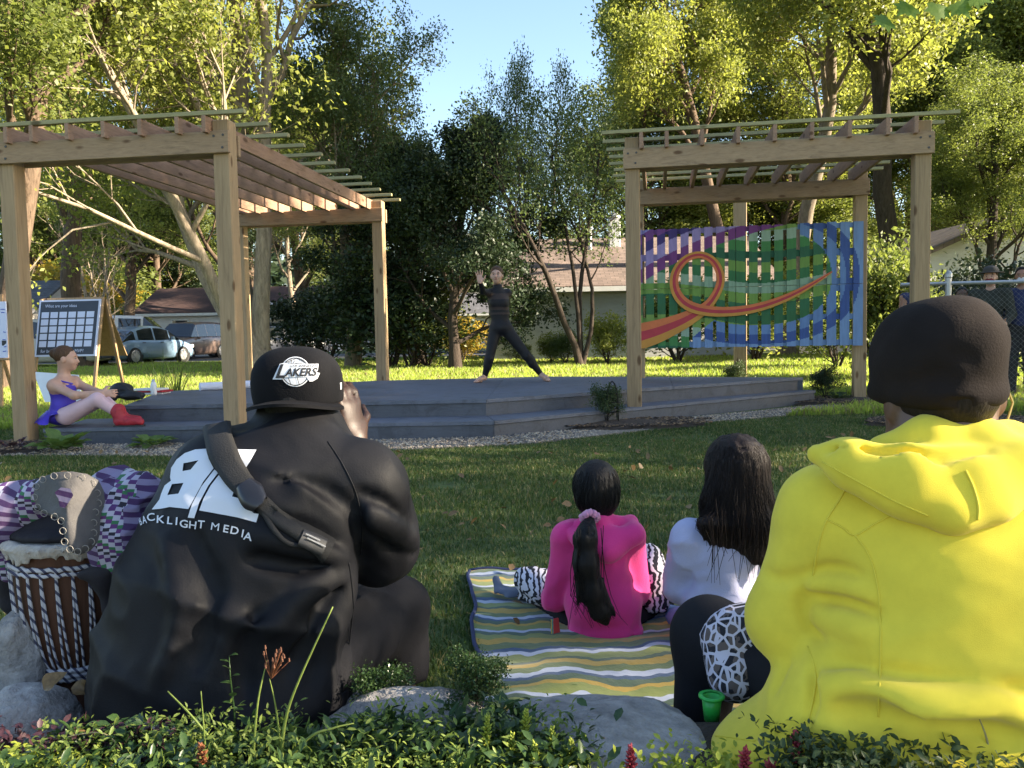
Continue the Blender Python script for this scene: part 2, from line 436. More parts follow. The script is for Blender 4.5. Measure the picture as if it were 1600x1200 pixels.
for i, p in enumerate(MULCH):
    mb = MB(); cx = sum(q[0] for q in p)/len(p); cy = sum(q[1] for q in p)/len(p)
    rows = [[V(cx+(q[0]-cx)*t, cy+(q[1]-cy)*t, .016+.05*(1-t*t)) for q in p+[p[0]]] for t in (0.02, .3, .6, .85, 1.0)]
    mb.grid(rows); tag(mb.build('mulch_bed', M_MULCH, smooth=True), kind='structure')
    tag(pebbles('mulch', p, 1500, .008, .028, mm, 20+i, .05, .35), 'dark bark mulch with dry leaves around the '+where[i], 'mulch', kind='stuff')

# ------------------------------------------------------------------ pergolas
WX, WY, WZ = (wood('pine_x', (.40,.275,.165), 0), wood('pine_y', (.36,.225,.15), 1), wood('pine_z', (.41,.29,.165), 2))
W_SLAT = wood('pine_slat', (.36,.33,.17), 0, .75)
M_BOLT = plain('bolt_steel', (.08,.075,.07), .45, .2, metal=.8)
def pergola(label, FLp, W, D, ang, zb, hb, hr, nraf, nslat, raf_over, slat_over, raf0=0.0):
    a = math.radians(ang); u = V(math.cos(a), -math.sin(a), 0); v = V(math.sin(a), math.cos(a), 0); z = V(0,0,1)
    root = thing('pergola', label, 'pergola', (FLp[0], FLp[1], 0)); o = V(FLp[0], FLp[1], 0)
    ps = .15; c = {}
    for i, (k, q) in enumerate({'fl': o, 'fr': o+u*W, 'rl': o+v*D, 'rr': o+u*W+v*D}.items()):
        c[k] = q; top = zb+hb+hr*.75
        mb = MB(); mb.box(q+z*(top/2-.02), (ps, ps, top+.04), (u, v, z), .008); mb.build('post', WZ, root)
    th = .04
    for fk, sgn in (('fl', -1), ('rl', 1)):
        q = c[fk]; cen = q + u*(W/2) + v*(sgn*(ps/2+th/2+.001)) + z*(zb+hb/2)
        mb = MB(); mb.box(cen, (W+ps+.03, th, hb), (u, v, z), .004); bm_ = mb.build('beam', WX, root)
        for s2 in (0, 1):
            for dx, dz in ((-.04, .05), (.035, -.05), (.045, .055)):
                bc = q + u*(W*s2+dx) + v*(sgn*(ps/2+th+.003)) + z*(zb+hb/2+dz)
                mb = MB(); mb.lathe([(0.0, .004), (.011, .003), (.011, -.004)], bc, 8, (u, z, v*sgn)); mb.build('bolt', M_BOLT, bm_)
        cen2 = q + u*(W/2) - v*(sgn*(ps/2+th/2+.001)) + z*(zb+hb/2)
        mb = MB(); mb.box(cen2, (W+ps+.03, th, hb), (u, v, z), .004); mb.build('beam', WX, root)
    zr = zb+hb-.02+hr/2
    for i in range(nraf):
        t = raf0 + (W-raf0*2)*i/(nraf-1)
        q = o+u*t
        off = 0.0
        if i == 0: off = .095
        if i == nraf-1: off = -.095 if raf0 == 0 else 0
        a_ = q+u*off - v*raf_over + z*zr; b_ = q+u*off + v*(D+raf_over) + z*zr
        mb = MB(); mb.bar(a_, b_, .038, hr, z, .003); mb.build('rafter', WY, root)
    zs = zb+hb-.02+hr+.019+.001
    for i in range(nslat):
        t = -raf_over + .03 + (D+2*raf_over-.06)*i/(nslat-1)
        dx = R.uniform(-.02, .02)
        a_ = o+v*t-u*(slat_over+dx)+z*zs; b_ = o+v*t+u*(W+slat_over-dx)+z*zs
        mb = MB(); mb.bar(a_, b_, .05, .036, z, .003); mb.build('roof_slat', W_SLAT, root)
    return root, c, u, v
pergL, cL, uL, vL = pergola('left timber pergola with open slatted roof over the seated ballet dancer', (-4.49, 7.64), 2.05, 4.5, 8, 2.55, .185, .14, 7, 12, .18, .27)
pergR, cR, uR, vR = pergola('right timber pergola standing over the painted mural panel', (1.29, 8.75), 2.8, 2.5, 10, 2.62, .205, .16, 9, 8, .18, .3)
# lone support post behind the mural
q = V(3.82, 13.9, 0); mb = MB(); mb.box(q+V(0,0,1.55), (.2, .2, 3.1), (uR, vR, V(0,0,1)), .008)
po = mb.build('timber_post', WZ); tag(po, 'lone square timber post standing in the grass behind the mural', 'post')

# ------------------------------------------------------------------ mural
def mcol(U, Vv):
    X = 65+1490*U; Y = 95-40*U+(815+40*U)*(1-Vv)
    c = np.zeros(U.shape+(3,))
    def put(mask, col): c[mask] = s2l(col)
    s = (Y-95)/815 - .26*U*(U < 2) + .05*np.sin(U*7+1.0) + .16*U*U
    left = s - .28*np.clip(.35-U, 0, 1)
    seq = [(38,110,58), (122,160,55), (150,180,150), (60,138,62), (28,104,66), (112,156,50), (38,118,60), (140,175,140), (118,162,48), (34,112,66)]
    k = np.floor((left+.3)/.088).astype(int) % len(seq)
    for i, col in enumerate(seq): put(k == i, col)
    def se(ax, ay, cx=880, cy=430, p=2.4): return (np.abs(X-cx)/ax)**p + (np.abs(Y-cy)/ay)**p
    reg = (X > 900) | ((Y > 560) & (X > 440 + (Y-560)*.0))
    bl = Y > 640 + 270*np.clip((700-X)/330, 0, 1)
    put((se(480, 330) > 1) & ((X > 1150) | bl) & reg, (92,134,190))
    put((se(570, 395) > 1) & ((X > 1180) | bl) & reg, (44,84,158))
    put((se(655, 462) > 1) & ((X > 1180) | (Y > 840)) & reg, (112,150,200))
    b = .515 + .5*(1-np.exp(-1.8*U))/.731
    t = (Vv-b)/(.115-.055*U)
    up = t > 0
    ok = U < .76
    put(up & ok & (t <= 1), (126,44,128)); put(up & ok & (t > 1) & (t <= 2.05), (160,138,198))
    put(up & ok & (t > 2.05) & (t <= 2.8), (64,42,122)); put(up & ok & (t > 2.8) & (t <= 3.55), (124,54,142)); put(up & ok & (t > 3.55), (150,138,206))
    g = c.mean(-1, keepdims=True)
    return (c*.84+g*.16)*.92
M_MURAL = attrmat('mural_paint')
pa = cR['rl'] - vR*(.075+.042+.05) - uR*.06; pb = cR['rr'] - vR*(.075+.042+.05) + uR*.0
PL = (pb-pa).length; MZ0, MZ1 = .725, 2.285
mural = thing('mural_panel', 'slatted panel painted with purple green and blue bands and an orange ribbon', 'mural', (pa.x, pa.y, 0))
zz = V(0,0,1)
def painted_board(name, u0, u1, v0, v1, proud, th, parent, nu, nv):
    "board with its front divided finely so the painted bands keep their edges"
    us = np.linspace(u0, u1, nu+1); vs = np.linspace(v0, v1, nv+1)
    UU, WW = np.meshgrid(us, vs)
    fr = -vR*proud
    pts = np.array(pa)[None, None] + UU[..., None]*np.array(uR)*PL + np.array(fr) + (MZ0+WW*(MZ1-MZ0))[..., None]*np.array(zz)
    vts = pts.reshape(-1, 3); n = nu+1
    ii, jj = np.meshgrid(np.arange(nv), np.arange(nu), indexing='ij'); a = (ii*n+jj).ravel()
    fc = np.stack([a, a+1, a+n+1, a+n], -1)
    cu = (us[:-1]+us[1:])/2; cv = (vs[:-1]+vs[1:])/2; CU, CV = np.meshgrid(cu, cv); cols = mcol(CU.ravel(), CV.ravel())
    # back and sides
    nb = len(vts); cor = [vts[0], vts[nu], vts[-1], vts[nv*n]]
    bk = [c + np.array(vR)*th for c in cor]; vts = np.concatenate([vts, np.array(cor), np.array(bk)])
    ex = np.array([[nb+1, nb, nb+4, nb+5], [nb+2, nb+1, nb+5, nb+6], [nb+3, nb+2, nb+6, nb+7], [nb, nb+3, nb+7, nb+4], [nb+5, nb+4, nb+7, nb+6]])
    o = mesh_obj(name, vts, np.concatenate([fc, ex]), M_MURAL, parent)
    mid = cols[len(cols)//2]
    facecolors(o, np.concatenate([cols, np.tile(mid*.8, (5, 1))])); return o
gx = [65,135,212,290,370,447,527,605,685,745,820,900,983,1063,1147,1232,1318,1402,1485,1558]
gu = [(x-65)/1490 for x in gx]
for i in range(len(gu)-1):
    hw0 = .0078 if gx[i] not in (745, 65) else .0012; hw1 = .0078 if gx[i+1] not in (745,) else .0012
    if i == 0: hw0 = 0.006
    if i == len(gu)-2: hw1 = 0
    pr = .0+R.uniform(0, .003)
    painted_board('slat', gu[i]+hw0, gu[i+1]-hw1, .502, 1.0+R.uniform(-.003, .003), pr, .018, mural, 8, 96)
    painted_board('slat', gu[i]+hw0, gu[i+1]-hw1, .0+R.uniform(-.003, .003), .498, pr, .018, mural, 8, 96)
for v0, v1 in ((.955, .995), (.735, .79), (.5, .55), (.445, .497), (.215, .26), (.005, .05)):
    painted_board('rail', 0.0, 1.0, v0, v1, -.020, .03, mural, 120, 4)
for uu in (.004, .455, .975):
    mb = MB(); c0 = pa+uR*(PL*uu)+vR*(.051+.012); mb.box(c0+zz*((MZ0+MZ1)/2), (.05, .02, MZ1-MZ0-.04), (uR, vR, zz)); mb.build('back_batten', WZ, mural)
RM = [plain('ribbon_orange', s2l((206,112,62)), .6, .1), plain('ribbon_red', s2l((176,52,62)), .6, .1), plain('ribbon_ochre', s2l((196,136,54)), .6, .1)]
def catmull(pts, n):
    out = []
    for i in range(len(pts)-1):
        p0 = pts[max(i-1, 0)]; p1 = pts[i]; p2 = pts[i+1]; p3 = pts[min(i+2, len(pts)-1)]
        for k in range(n):
            t = k/n
            out.append(tuple(.5*((2*b)+(c-a)*t+(2*a-5*b+4*c-d)*t*t+(-a+3*b-3*c+d)*t**3) for a, b, c, d in zip(p0, p1, p2, p3)))
    out.append(tuple(pts[-1])); return out
rp = [(66,836,160),(200,800,140),(330,752,112),(430,705,90),(530,645,64),(595,575,50),(640,480,47),(640,395,46),(595,312,43),(520,272,40),(440,285,42),(375,340,46),(338,425,50),(348,520,54),(405,600,60),(500,645,62),(640,664,58),(800,655,54),(950,620,48),(1100,560,40),(1230,487,28),(1360,400,8)]
cr = catmull(rp, 8); rib = MB(); mi = []
NS = len(cr)
for i, (X, Y, w) in enumerate(cr):
    a = cr[max(i-1, 0)]; b = cr[min(i+1, NS-1)]; d = math.hypot(b[0]-a[0], b[1]-a[1]); tx, ty = (b[0]-a[0])/d, (b[1]-a[1])/d
    lift = .014 + .02*max(0, (i-4*8))/NS + (.012 if i > 13*8 else 0)
    for layer in (0, 1):
        for k in (-.58, -.2, .2, .58):
            x_ = X - ty*w*k; y_ = Y + tx*w*k
            if i == 0: x_ = 66
            U = (x_-65)/1490; Vv = 1-(y_-95+40*U)/(815+40*U)
            rib.v.append(pa+uR*(PL*U)-vR*(lift+(.0 if layer == 0 else -.011))+zz*(MZ0+max(Vv, 0)*(MZ1-MZ0)))
for i in range(NS-1):
    for k in range(3):
        a = i*8+k; rib.f.append((a, a+1, a+9, a+8)); mi.append((0, 1, 2)[k])
        a += 4; rib.f.append((a+8, a+9, a+1, a)); mi.append(1)
    rib.f.append((i*8, i*8+8, i*8+12, i*8+4)); mi.append(0)
    rib.f.append((i*8+3, i*8+7, i*8+15, i*8+11)); mi.append(2)
rib.build('ribbon', RM, mural, midx=mi)

# ------------------------------------------------------------------ houses
def sidingmat(name, c, pitch=.11):
    m, nt, b = new_mat(name)
    tc = N(nt, 'TexCoord'); sx = N(nt, 'SeparateXYZ'); nt.links.new(tc.outputs['Object'], sx.inputs[0])
    mu = N(nt, 'Math', operation='MULTIPLY'); mu.inputs[1].default_value = 1/pitch; nt.links.new(sx.outputs['Z'], mu.inputs[0])
    fr = N(nt, 'Math', operation='FRACT'); nt.links.new(mu.outputs[0], fr.inputs[0])
    f = noise(nt, coords(nt, (1, 1, 3)), 2.0, 5, .7)
    col = ramp(nt, f, [(.3, sc(c, .86)), (.7, sc(c, 1.08))])
    nt.links.new(col, b.inputs['Base Color']); b.inputs['Roughness'].default_value = .6
    inv = N(nt, 'Math', operation='SUBTRACT'); inv.inputs[0].default_value = 1; nt.links.new(fr.outputs[0], inv.inputs[1])
    nt.links.new(bump(nt, inv.outputs[0], 1.0, .02), b.inputs['Normal']); return m
def shinglemat(name, c):
    m, nt, b = new_mat(name)
    br = N(nt, 'TexBrick'); br.offset = .5
    br.inputs['Scale'].default_value = 3.2; br.inputs['Color1'].default_value = rgb(sc(c, .8)); br.inputs['Color2'].default_value = rgb(sc(c, 1.2)); br.inputs['Mortar'].default_value = rgb(sc(c, .45))
    br.inputs['Mortar Size'].default_value = .025; br.inputs['Brick Width'].default_value = 1.0; br.inputs['Row Height'].default_value = .45
    nt.links.new(coords(nt), br.inputs['Vector'])
    f = noise(nt, coords(nt), 1.4, 6, .7)
    nt.links.new(mixc(nt, br.outputs['Color'], ramp(nt, f, [(.3, (.7,.7,.7)), (.7, (1.15,1.15,1.15))]), 1.0, 'MULTIPLY'), b.inputs['Base Color'])
    b.inputs['Roughness'].default_value = .9
    nt.links.new(bump(nt, br.outputs['Fac'], .5, .02), b.inputs['Normal']); return m
M_GLASS = plain('window_glass', (.03,.035,.04), .06, .1, bstr=.02, bscale=3, spec=.8)
M_TRIM = plain('white_trim', (.68,.67,.64), .5, .08)
M_WHITE = plain('white_paint', (.72,.72,.72), .5, .06)
M_DARKW = plain('dark_shutter', (.04,.045,.05), .6, .2)
def house(name, label, x0, x1, y0, y1, wh, rh, wallm, roofm, ridge='x', over=.4, windows=(), doors=(), trim=M_TRIM, rot=None):
    root = thing(name, label, 'house', ((x0+x1)/2, (y0+y1)/2, 0))
    mb = MB(); cx, cy = (x0+x1)/2, (y0+y1)/2
    if ridge == 'x':
        mb.add([(x0,y0,0),(x1,y0,0),(x1,y1,0),(x0,y1,0),(x0,y0,wh),(x1,y0,wh),(x1,y1,wh),(x0,y1,wh),(x0,cy,wh+rh),(x1,cy,wh+rh)],
               [(0,1,5,4),(1,2,6,9,5),(2,3,7,6),(3,0,4,8,7)])
    else:
        mb.add([(x0,y0,0),(x1,y0,0),(x1,y1,0),(x0,y1,0),(x0,y0,wh),(x1,y0,wh),(x1,y1,wh),(x0,y1,wh),(cx,y0,wh+rh),(cx,y1,wh+rh)],
               [(0,1,5,8,4),(1,2,6,5),(2,3,7,9,6),(3,0,4,7)])
    mb.build('wall', wallm, root)
    roof = MB(); th = .14
    if ridge == 'x':
        k = rh/(cy-y0)
        for s in (-1, 1):
            ye = cy+s*(cy-y0+over); ze = wh-k*over
            v = [V(x0-over,ye,ze+.03), V(x1+over,ye,ze+.03), V(x1+over,cy,wh+rh+.03), V(x0-over,cy,wh+rh+.03)]
            v += [p+V(0,0,th) for p in v]
            roof.add(v, [(0,1,2,3),(7,6,5,4),(0,4,5,1),(1,5,6,2),(2,6,7,3),(3,7,4,0)])
    else:
        k = rh/(cx-x0)
        for s in (-1, 1):
            xe = cx+s*(cx-x0+over); ze = wh-k*over
            v = [V(xe,y0-over,ze+.03), V(xe,y1+over,ze+.03), V(cx,y1+over,wh+rh+.03), V(cx,y0-over,wh+rh+.03)]
            v += [p+V(0,0,th) for p in v]
            roof.add(v, [(0,1,2,3),(7,6,5,4),(0,4,5,1),(1,5,6,2),(2,6,7,3),(3,7,4,0)])
    ro = roof.build('roof', roofm, root)
    if ridge == 'x':
        for s, yy in ((-1, y0-over), (1, y1+over)):
            mb = MB(); mb.box((cx, yy+s*.03, wh-k*over+.05), (x1-x0+2*over, .05, .16)); mb.build('fascia', trim, root)
    for (wx, wz, ww, wh_) in windows:
        f = MB()
        for dx, dz, sx, sz in ((-ww/2,0,.07,wh_+.14),(ww/2,0,.07,wh_+.14),(0,wh_/2,ww,.07),(0,-wh_/2,ww,.09),(0,0,ww,.04)):
            f.box((wx+dx, y0-.025, wz+dz), (sx, .07, sz))
        fo = f.build('window', trim, root)
        g = MB(); g.box((wx, y0-.012, wz), (ww-.02, .03, wh_-.02)); g.build('pane', M_GLASS, fo)
    for (dx, dw, dh, dm) in doors:
        d = MB(); d.box((dx, y0-.03, dh/2), (dw, .08, dh), bev=.01); do = d.build('door', dm, root)
        kb = MB(); kb.box((dx+dw*.38, y0-.09, dh*.48), (.05, .05, .05), bev=.01); kb.build('handle', M_BOLT, do)
    return root, ro
SID_GREY = sidingmat('siding_grey', (.36,.36,.35)); SID_WHITE = sidingmat('siding_white', (.62,.6,.57)); SID_TAN = sidingmat('siding_tan', (.5,.46,.4))
SH_BROWN = shinglemat('shingle_brown', (.17,.125,.105)); SH_RED = shinglemat('shingle_red', (.06,.03,.026)); SH_GREY = shinglemat('shingle_grey', (.1,.1,.11))
hg, hgr = house('grey_house', 'grey sided house with brown shingle roof and white chimney behind the dancer', -.75, 8.6, 28.6, 36.0, 2.62, 1.75, SID_GREY, SH_BROWN, over=.6, windows=((5.6,1.5,.9,1.1),))
mb = MB(); mb.box((3.95, 31.6, 4.55), (.42, .42, 1.25), bev=.02); ch = mb.build('chimney', M_WHITE, hg)
mb = MB(); mb.lathe([(.24,0),(.26,.05),(.24,.1),(.15,.2),(.05,.25),(0,.26)], (3.95, 31.6, 5.18), 10); mb.build('chimney_cap', plain('galvanised', (.45,.45,.46), .4, .1, metal=.6), ch)
mb = MB(); mb.tube([(3.0,31.2,3.7),(3.0,31.2,4.72)], .07, 10); mb.tube([(3.0,31.2,4.72),(3.0,31.2,4.84)], .11, 10); mb.build('vent_pipe', MATS['galvanised'], hg)
hw, hwr = house('white_house', 'white ranch house with dark red roof behind the parked cars', -22.4, -11.5, 50.5, 58, 2.55, 1.55, SID_WHITE, SH_RED,
      windows=((-20.0,1.55,1.0,1.15),(-16.9,1.5,1.3,1.3),(-14.1,1.5,1.2,1.2)), doors=((-15.6,.95,2.05,M_DARKW),))
mb = MB(); v0 = V(-17.2,50.0,2.5); mb.add([v0, v0+V(3.6,0,0), v0+V(1.8,0,1.0), v0+V(0,1.4,0), v0+V(3.6,1.4,0), v0+V(1.8,1.4,1.0)], [(0,1,2),(3,5,4),(0,2,5,3),(1,4,5,2),(0,3,4,1)]); mb.build('porch_gable', SID_WHITE, hw)
house('far_left_house', 'house with grey roof partly hidden behind the leftmost post', -37, -26.6, 46, 53, 2.6, 1.8, SID_TAN, SH_GREY, ridge='x', windows=((-27.5,1.5,.8,1.2),(-30.5,1.5,1.2,1.2)))
hs, _ = house('pale_garage', 'small pale garage lit by the sun beyond the leaning tree', -17.6, -14.2, 62, 67, 2.5, 1.0, SID_WHITE, SH_GREY, ridge='y', doors=((-16.0,1.3,2.1,plain('tan_door', (.45,.3,.17), .6)),), windows=((-17.0,1.5,.6,.8),))
house('gabled_house', 'white gabled house beyond the fence on the right', 11.0, 18, 24.5, 32, 2.5, 1.5, SID_WHITE, SH_BROWN, ridge='y', over=.35, windows=((12.4,1.5,.9,1.1),))
house('distant_house', 'pale distant house glimpsed low between the tree trunks', -6.5, 1.0, 66, 73, 2.6, 1.6, SID_TAN, SH_GREY, windows=((-5,1.5,1,1.1),(-2.6,1.5,1,1.1),(-.5,1.5,1,1.1)))

# ------------------------------------------------------------------ chain-link fence
M_GALV = plain('fence_steel', (.4,.41,.42), .45, .12, metal=.7)
fence = thing('chain_link_fence', 'chain-link fence with steel rail and posts on the right', 'fence', (5.0, 9.6, 0))
fa, fb = V(4.55, 9.75, 0), V(9.5, 8.9, 0); fd = (fb-fa); fl = fd.length; fd.normalize()
mb = MB(); mb.tube([fa+V(0,0,1.44), fb+V(0,0,1.44)], .021, 8); mb.build('top_rail', M_GALV, fence)
for k in (.52, 3.0, 4.9):
    q = fa+fd*k; mb = MB(); mb.tube([q, q+V(0,0,1.5)], .034, 10); po = mb.build('fence_post', M_GALV, fence)
    mb = MB(); mb.lathe([(.036,0),(.042,.01),(.04,.05),(.02,.085),(0,.09)], q+V(0,0,1.5), 10); mb.build('cap', M_GALV, po)
mb = MB(); st = .06; n = int(fl/st)
def wire(a, b): mb.tube([a, b], .0013, 3, False)
hgt = 1.4
for i in range(-int(hgt/st), n):
    for sg in (1, -1):
        s0 = i*st if sg > 0 else (i*st+hgt); t0 = 0; s1 = s0+sg*hgt; t1 = hgt
        lo, hi = min(s0, s1), max(s0, s1)
        if hi <= 0 or lo >= fl: continue
        def at(s): return (s-s0)/(s1-s0)*hgt
        sa, sb = max(lo, 0), min(hi, fl)
        wire(fa+fd*sa+V(0,0,.03+at(sa)), fa+fd*sb+V(0,0,.03+at(sb)))
mb.build('wire_mesh', plain('weathered_wire', (.16,.16,.155), .6, .2, metal=.4, bstr=0), fence)['kind'] = 'stuff'
# ------------------------------------------------------------------ trees
def leaf_mesh(pts, size, rng, aspect=.55, droop=.2, up=.55):
    n = len(pts); s = size*rng.uniform(.6, 1.35, n)
    d = rng.normal(size=(n, 3)); d[:, 2] -= droop; d /= np.linalg.norm(d, axis=1)[:, None]
    nrm = rng.normal(size=(n, 3)); nrm[:, 2] += up
    sd = np.cross(d, nrm); sd /= (np.linalg.norm(sd, axis=1)[:, None]+1e-9); nn = np.cross(sd, d)
    b = pts - d*(s*.5)[:, None]; t = pts + d*(s*.5)[:, None]
    w = (s*aspect*.5)[:, None]; c = pts + nn*(s*.10)[:, None] - d*(s*.06)[:, None]
    v = np.stack([b, c-sd*w, t, c+sd*w], 1).reshape(-1, 3)
    return v, (np.arange(n)[:, None]*4+np.array([[0, 3, 2, 1]]))
class Tree: pass
def gen_tree(seed, H, r0, nchild=(11, 7, 5), ratio=(.42, .5, .5), start=.3, angle=(55, 50, 50), trop=(.04, .12, .06), wob=(.08, .16, .22), nleaf=30000, lsize=.13, sig=.24,
             lean=(0,0), aspect=.55, conical=0.0, forks=None, bare=0, sides=(12, 7, 5, 4)):
    rr = random.Random(seed); rng = np.random.default_rng(seed)
    wood_ = MB(); anchors = []
    def grow(p, d, L, r, lev, endr=None):
        ns = (9, 6, 4, 3)[min(lev, 3)]; pts = [p]; rad = [r]; dirs = [d]; er = r*(.35 if lev == 0 else .22)
        for i in range(ns):
            w = wob[min(lev, 2)]
            d = (d + V(rr.gauss(0, w), rr.gauss(0, w), rr.gauss(0, w)+trop[min(lev, 2)])).normalized()
            p = p + d*(L/ns); pts.append(p); dirs.append(d); rad.append(r+(er-r)*((i+1)/ns)**.9)
        if lev == 0: rad[0] *= 1.35
        wood_.tube(pts, rad, sides[min(lev, 3)], False)
        if lev >= len(nchild):
            for t in (.35, .6, .8, 1.0):
                k = t*ns; i = min(int(k), ns-1); anchors.append(pts[i].lerp(pts[i+1], k-i))
            return
        if lev == len(nchild)-1: anchors.append(pts[-1]); anchors.append(pts[-2].lerp(pts[-1], .4))
        n = nchild[lev]; az = rr.uniform(0, 6.28)
        for k in range(n):
            t = (start if lev == 0 else .25) + (1-(start if lev == 0 else .25))*(k+rr.uniform(.2, .8))/n
            kk = t*ns; i = min(int(kk), ns-1); q = pts[i].lerp(pts[i+1], kk-i); dd = dirs[i+1]
            az += 2.399+rr.gauss(0, .35)
            x = dd.orthogonal().normalized(); y = dd.cross(x)
            an = math.radians(angle[min(lev, 2)]*rr.uniform(.75, 1.2))*(1-.35*t)
            cd = dd*math.cos(an)+(x*math.cos(az)+y*math.sin(az))*math.sin(an)
            rat = ratio[min(lev, 2)]*(1.15-.6*t if lev == 0 else 1.1-.4*t)
            if conical and lev == 0: rat = ratio[0]*(1.25-1.1*t)
            ri = rad[i]+(rad[i+1]-rad[i])*(kk-i)
            grow(q, cd, L*rat*rr.uniform(.8, 1.2), ri*(.52 if lev == 0 else .6), lev+1)
    if forks:
        for fx, fy, hh, rs in forks: grow(V(0,0,-.1), V(fx, fy, 1).normalized(), H*hh, r0*rs, 0)
    else:
        grow(V(0,0,-.1), V(lean[0], lean[1], 1).normalized(), H, r0, 0)
    t = Tree(); t.wood = wood_; A = np.array([tuple(a) for a in anchors])
    if nleaf:
        rep = rng.integers(0, len(A), nleaf); pts = A[rep]+rng.normal(size=(nleaf, 3))*sig*np.array([1, 1, .75])
        t.lv, t.lf = leaf_mesh(pts, lsize, rng, aspect)
    else: t.lv = None
    return t
TREE_MESH = {}
def tree_proto(key, gen):
    t = gen
    me = bpy.data.meshes.new(key+'_trunk'); me.from_pydata([tuple(v) for v in t.wood.v], [], t.wood.f); me.update()
    me.polygons.foreach_set('use_smooth', np.ones(len(me.polygons), dtype=bool)); me.materials.append(None)
    cm = None
    if t.lv is not None:
        o = mesh_obj(key+'_crown', t.lv, t.lf, M_LAWN); cm = o.data; bpy.data.objects.remove(o); cm.materials.clear(); cm.materials.append(None)
    TREE_MESH[key] = (me, cm)
def put_tree(key, name, label, loc, rz, s, leafm, barkm, cat='tree', group=None, sxy=1.0, crown='crown', trunk='trunk'):
    root = thing(name, label, cat, loc, group); root.rotation_euler = (0, 0, rz); root.scale = (s*sxy, s*sxy, s)
    me, cm = TREE_MESH[key]
    for nm, md, mt in ((trunk, me, barkm), (crown, cm, leafm)):
        if md is None: continue
        o = bpy.data.objects.new(nm, md); COL.objects.link(o); o.parent = root
        o.material_slots[0].link = 'OBJECT'; o.material_slots[0].material = mt
    return root
tree_proto('maple', gen_tree(1, 13, .33, (12, 8, 5), (.5, .5, .5), .25, nleaf=86000, lsize=.125, sig=.26))
tree_proto('tall', gen_tree(2, 17, .3, (14, 7, 5), (.34, .5, .5), .28, angle=(48, 50, 50), nleaf=86000, lsize=.125, sig=.27))
tree_proto('high', gen_tree(12, 15, .3, (13, 8, 5), (.36, .5, .5), .42, angle=(60, 50, 50), nleaf=70000, lsize=.14, sig=.30))
tree_proto('lean', gen_tree(3, 13, .42, (9, 8, 6), (.55, .52, .5), .3, nleaf=86000, lsize=.125, sig=.26, forks=((-.28, .05, 1.0, 1.0), (-.02, -.05, .95, .6), (-.5, .12, .72, .5), (-.16, -.25, .75, .45))))
tree_proto('dense', gen_tree(4, 9, .2, (18, 9, 5), (.40, .5, .5), .1, angle=(62, 50, 50), nleaf=85000, lsize=.13, sig=.2, conical=1))
tree_proto('airy', gen_tree(5, 9, .15, (9, 7, 5), (.40, .5, .5), .46, nleaf=17000, lsize=.13, sig=.24, forks=((-.22, 0, 1, 1), (.1, .1, .95, .8), (.3, -.05, .8, .7), (-.05, .1, 1.02, .7))))
tree_proto('oldtop', gen_tree(6, 12, .36, (10, 8, 5), (.42, .5, .5), .3, nleaf=42000, lsize=.14, sig=.26, forks=((-.05, 0, 1, 1), (.13, .03, 1.05, .85))))
tree_proto('shrub', gen_tree(8, 1.6, .03, (8, 5, 4), (.55, .5, .5), .1, nleaf=5200, lsize=.09, sig=.12, forks=((-.4, 0, 1, 1), (.35, .2, .9, 1), (0, -.3, 1, 1), (.1, .4, .8, 1))))
tree_proto('snag', gen_tree(9, 6, .09, (7, 5, 3), (.45, .5, .5), .3, nleaf=0, forks=((-.15, 0, 1, 1), (.2, .1, .9, .8))))
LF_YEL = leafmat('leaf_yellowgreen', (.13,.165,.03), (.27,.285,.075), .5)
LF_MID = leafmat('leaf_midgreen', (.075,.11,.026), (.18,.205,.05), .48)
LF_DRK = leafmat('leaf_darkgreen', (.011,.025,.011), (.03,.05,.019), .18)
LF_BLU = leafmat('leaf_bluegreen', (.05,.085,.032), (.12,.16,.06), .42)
LF_GLD = leafmat('leaf_gold', (.25,.17,.02), (.4,.3,.04), .45)
BK_GREY = barkmat('bark_grey', (.21,.17,.125)); BK_BRN = barkmat('bark_brown', (.12,.085,.06)); BK_DRK = barkmat('bark_dark', (.055,.042,.033)); BK_PALE = barkmat('bark_pale', (.29,.235,.175))
def at(px, d): return ((px-800)/FPX*d*1.0, d, 0.0)
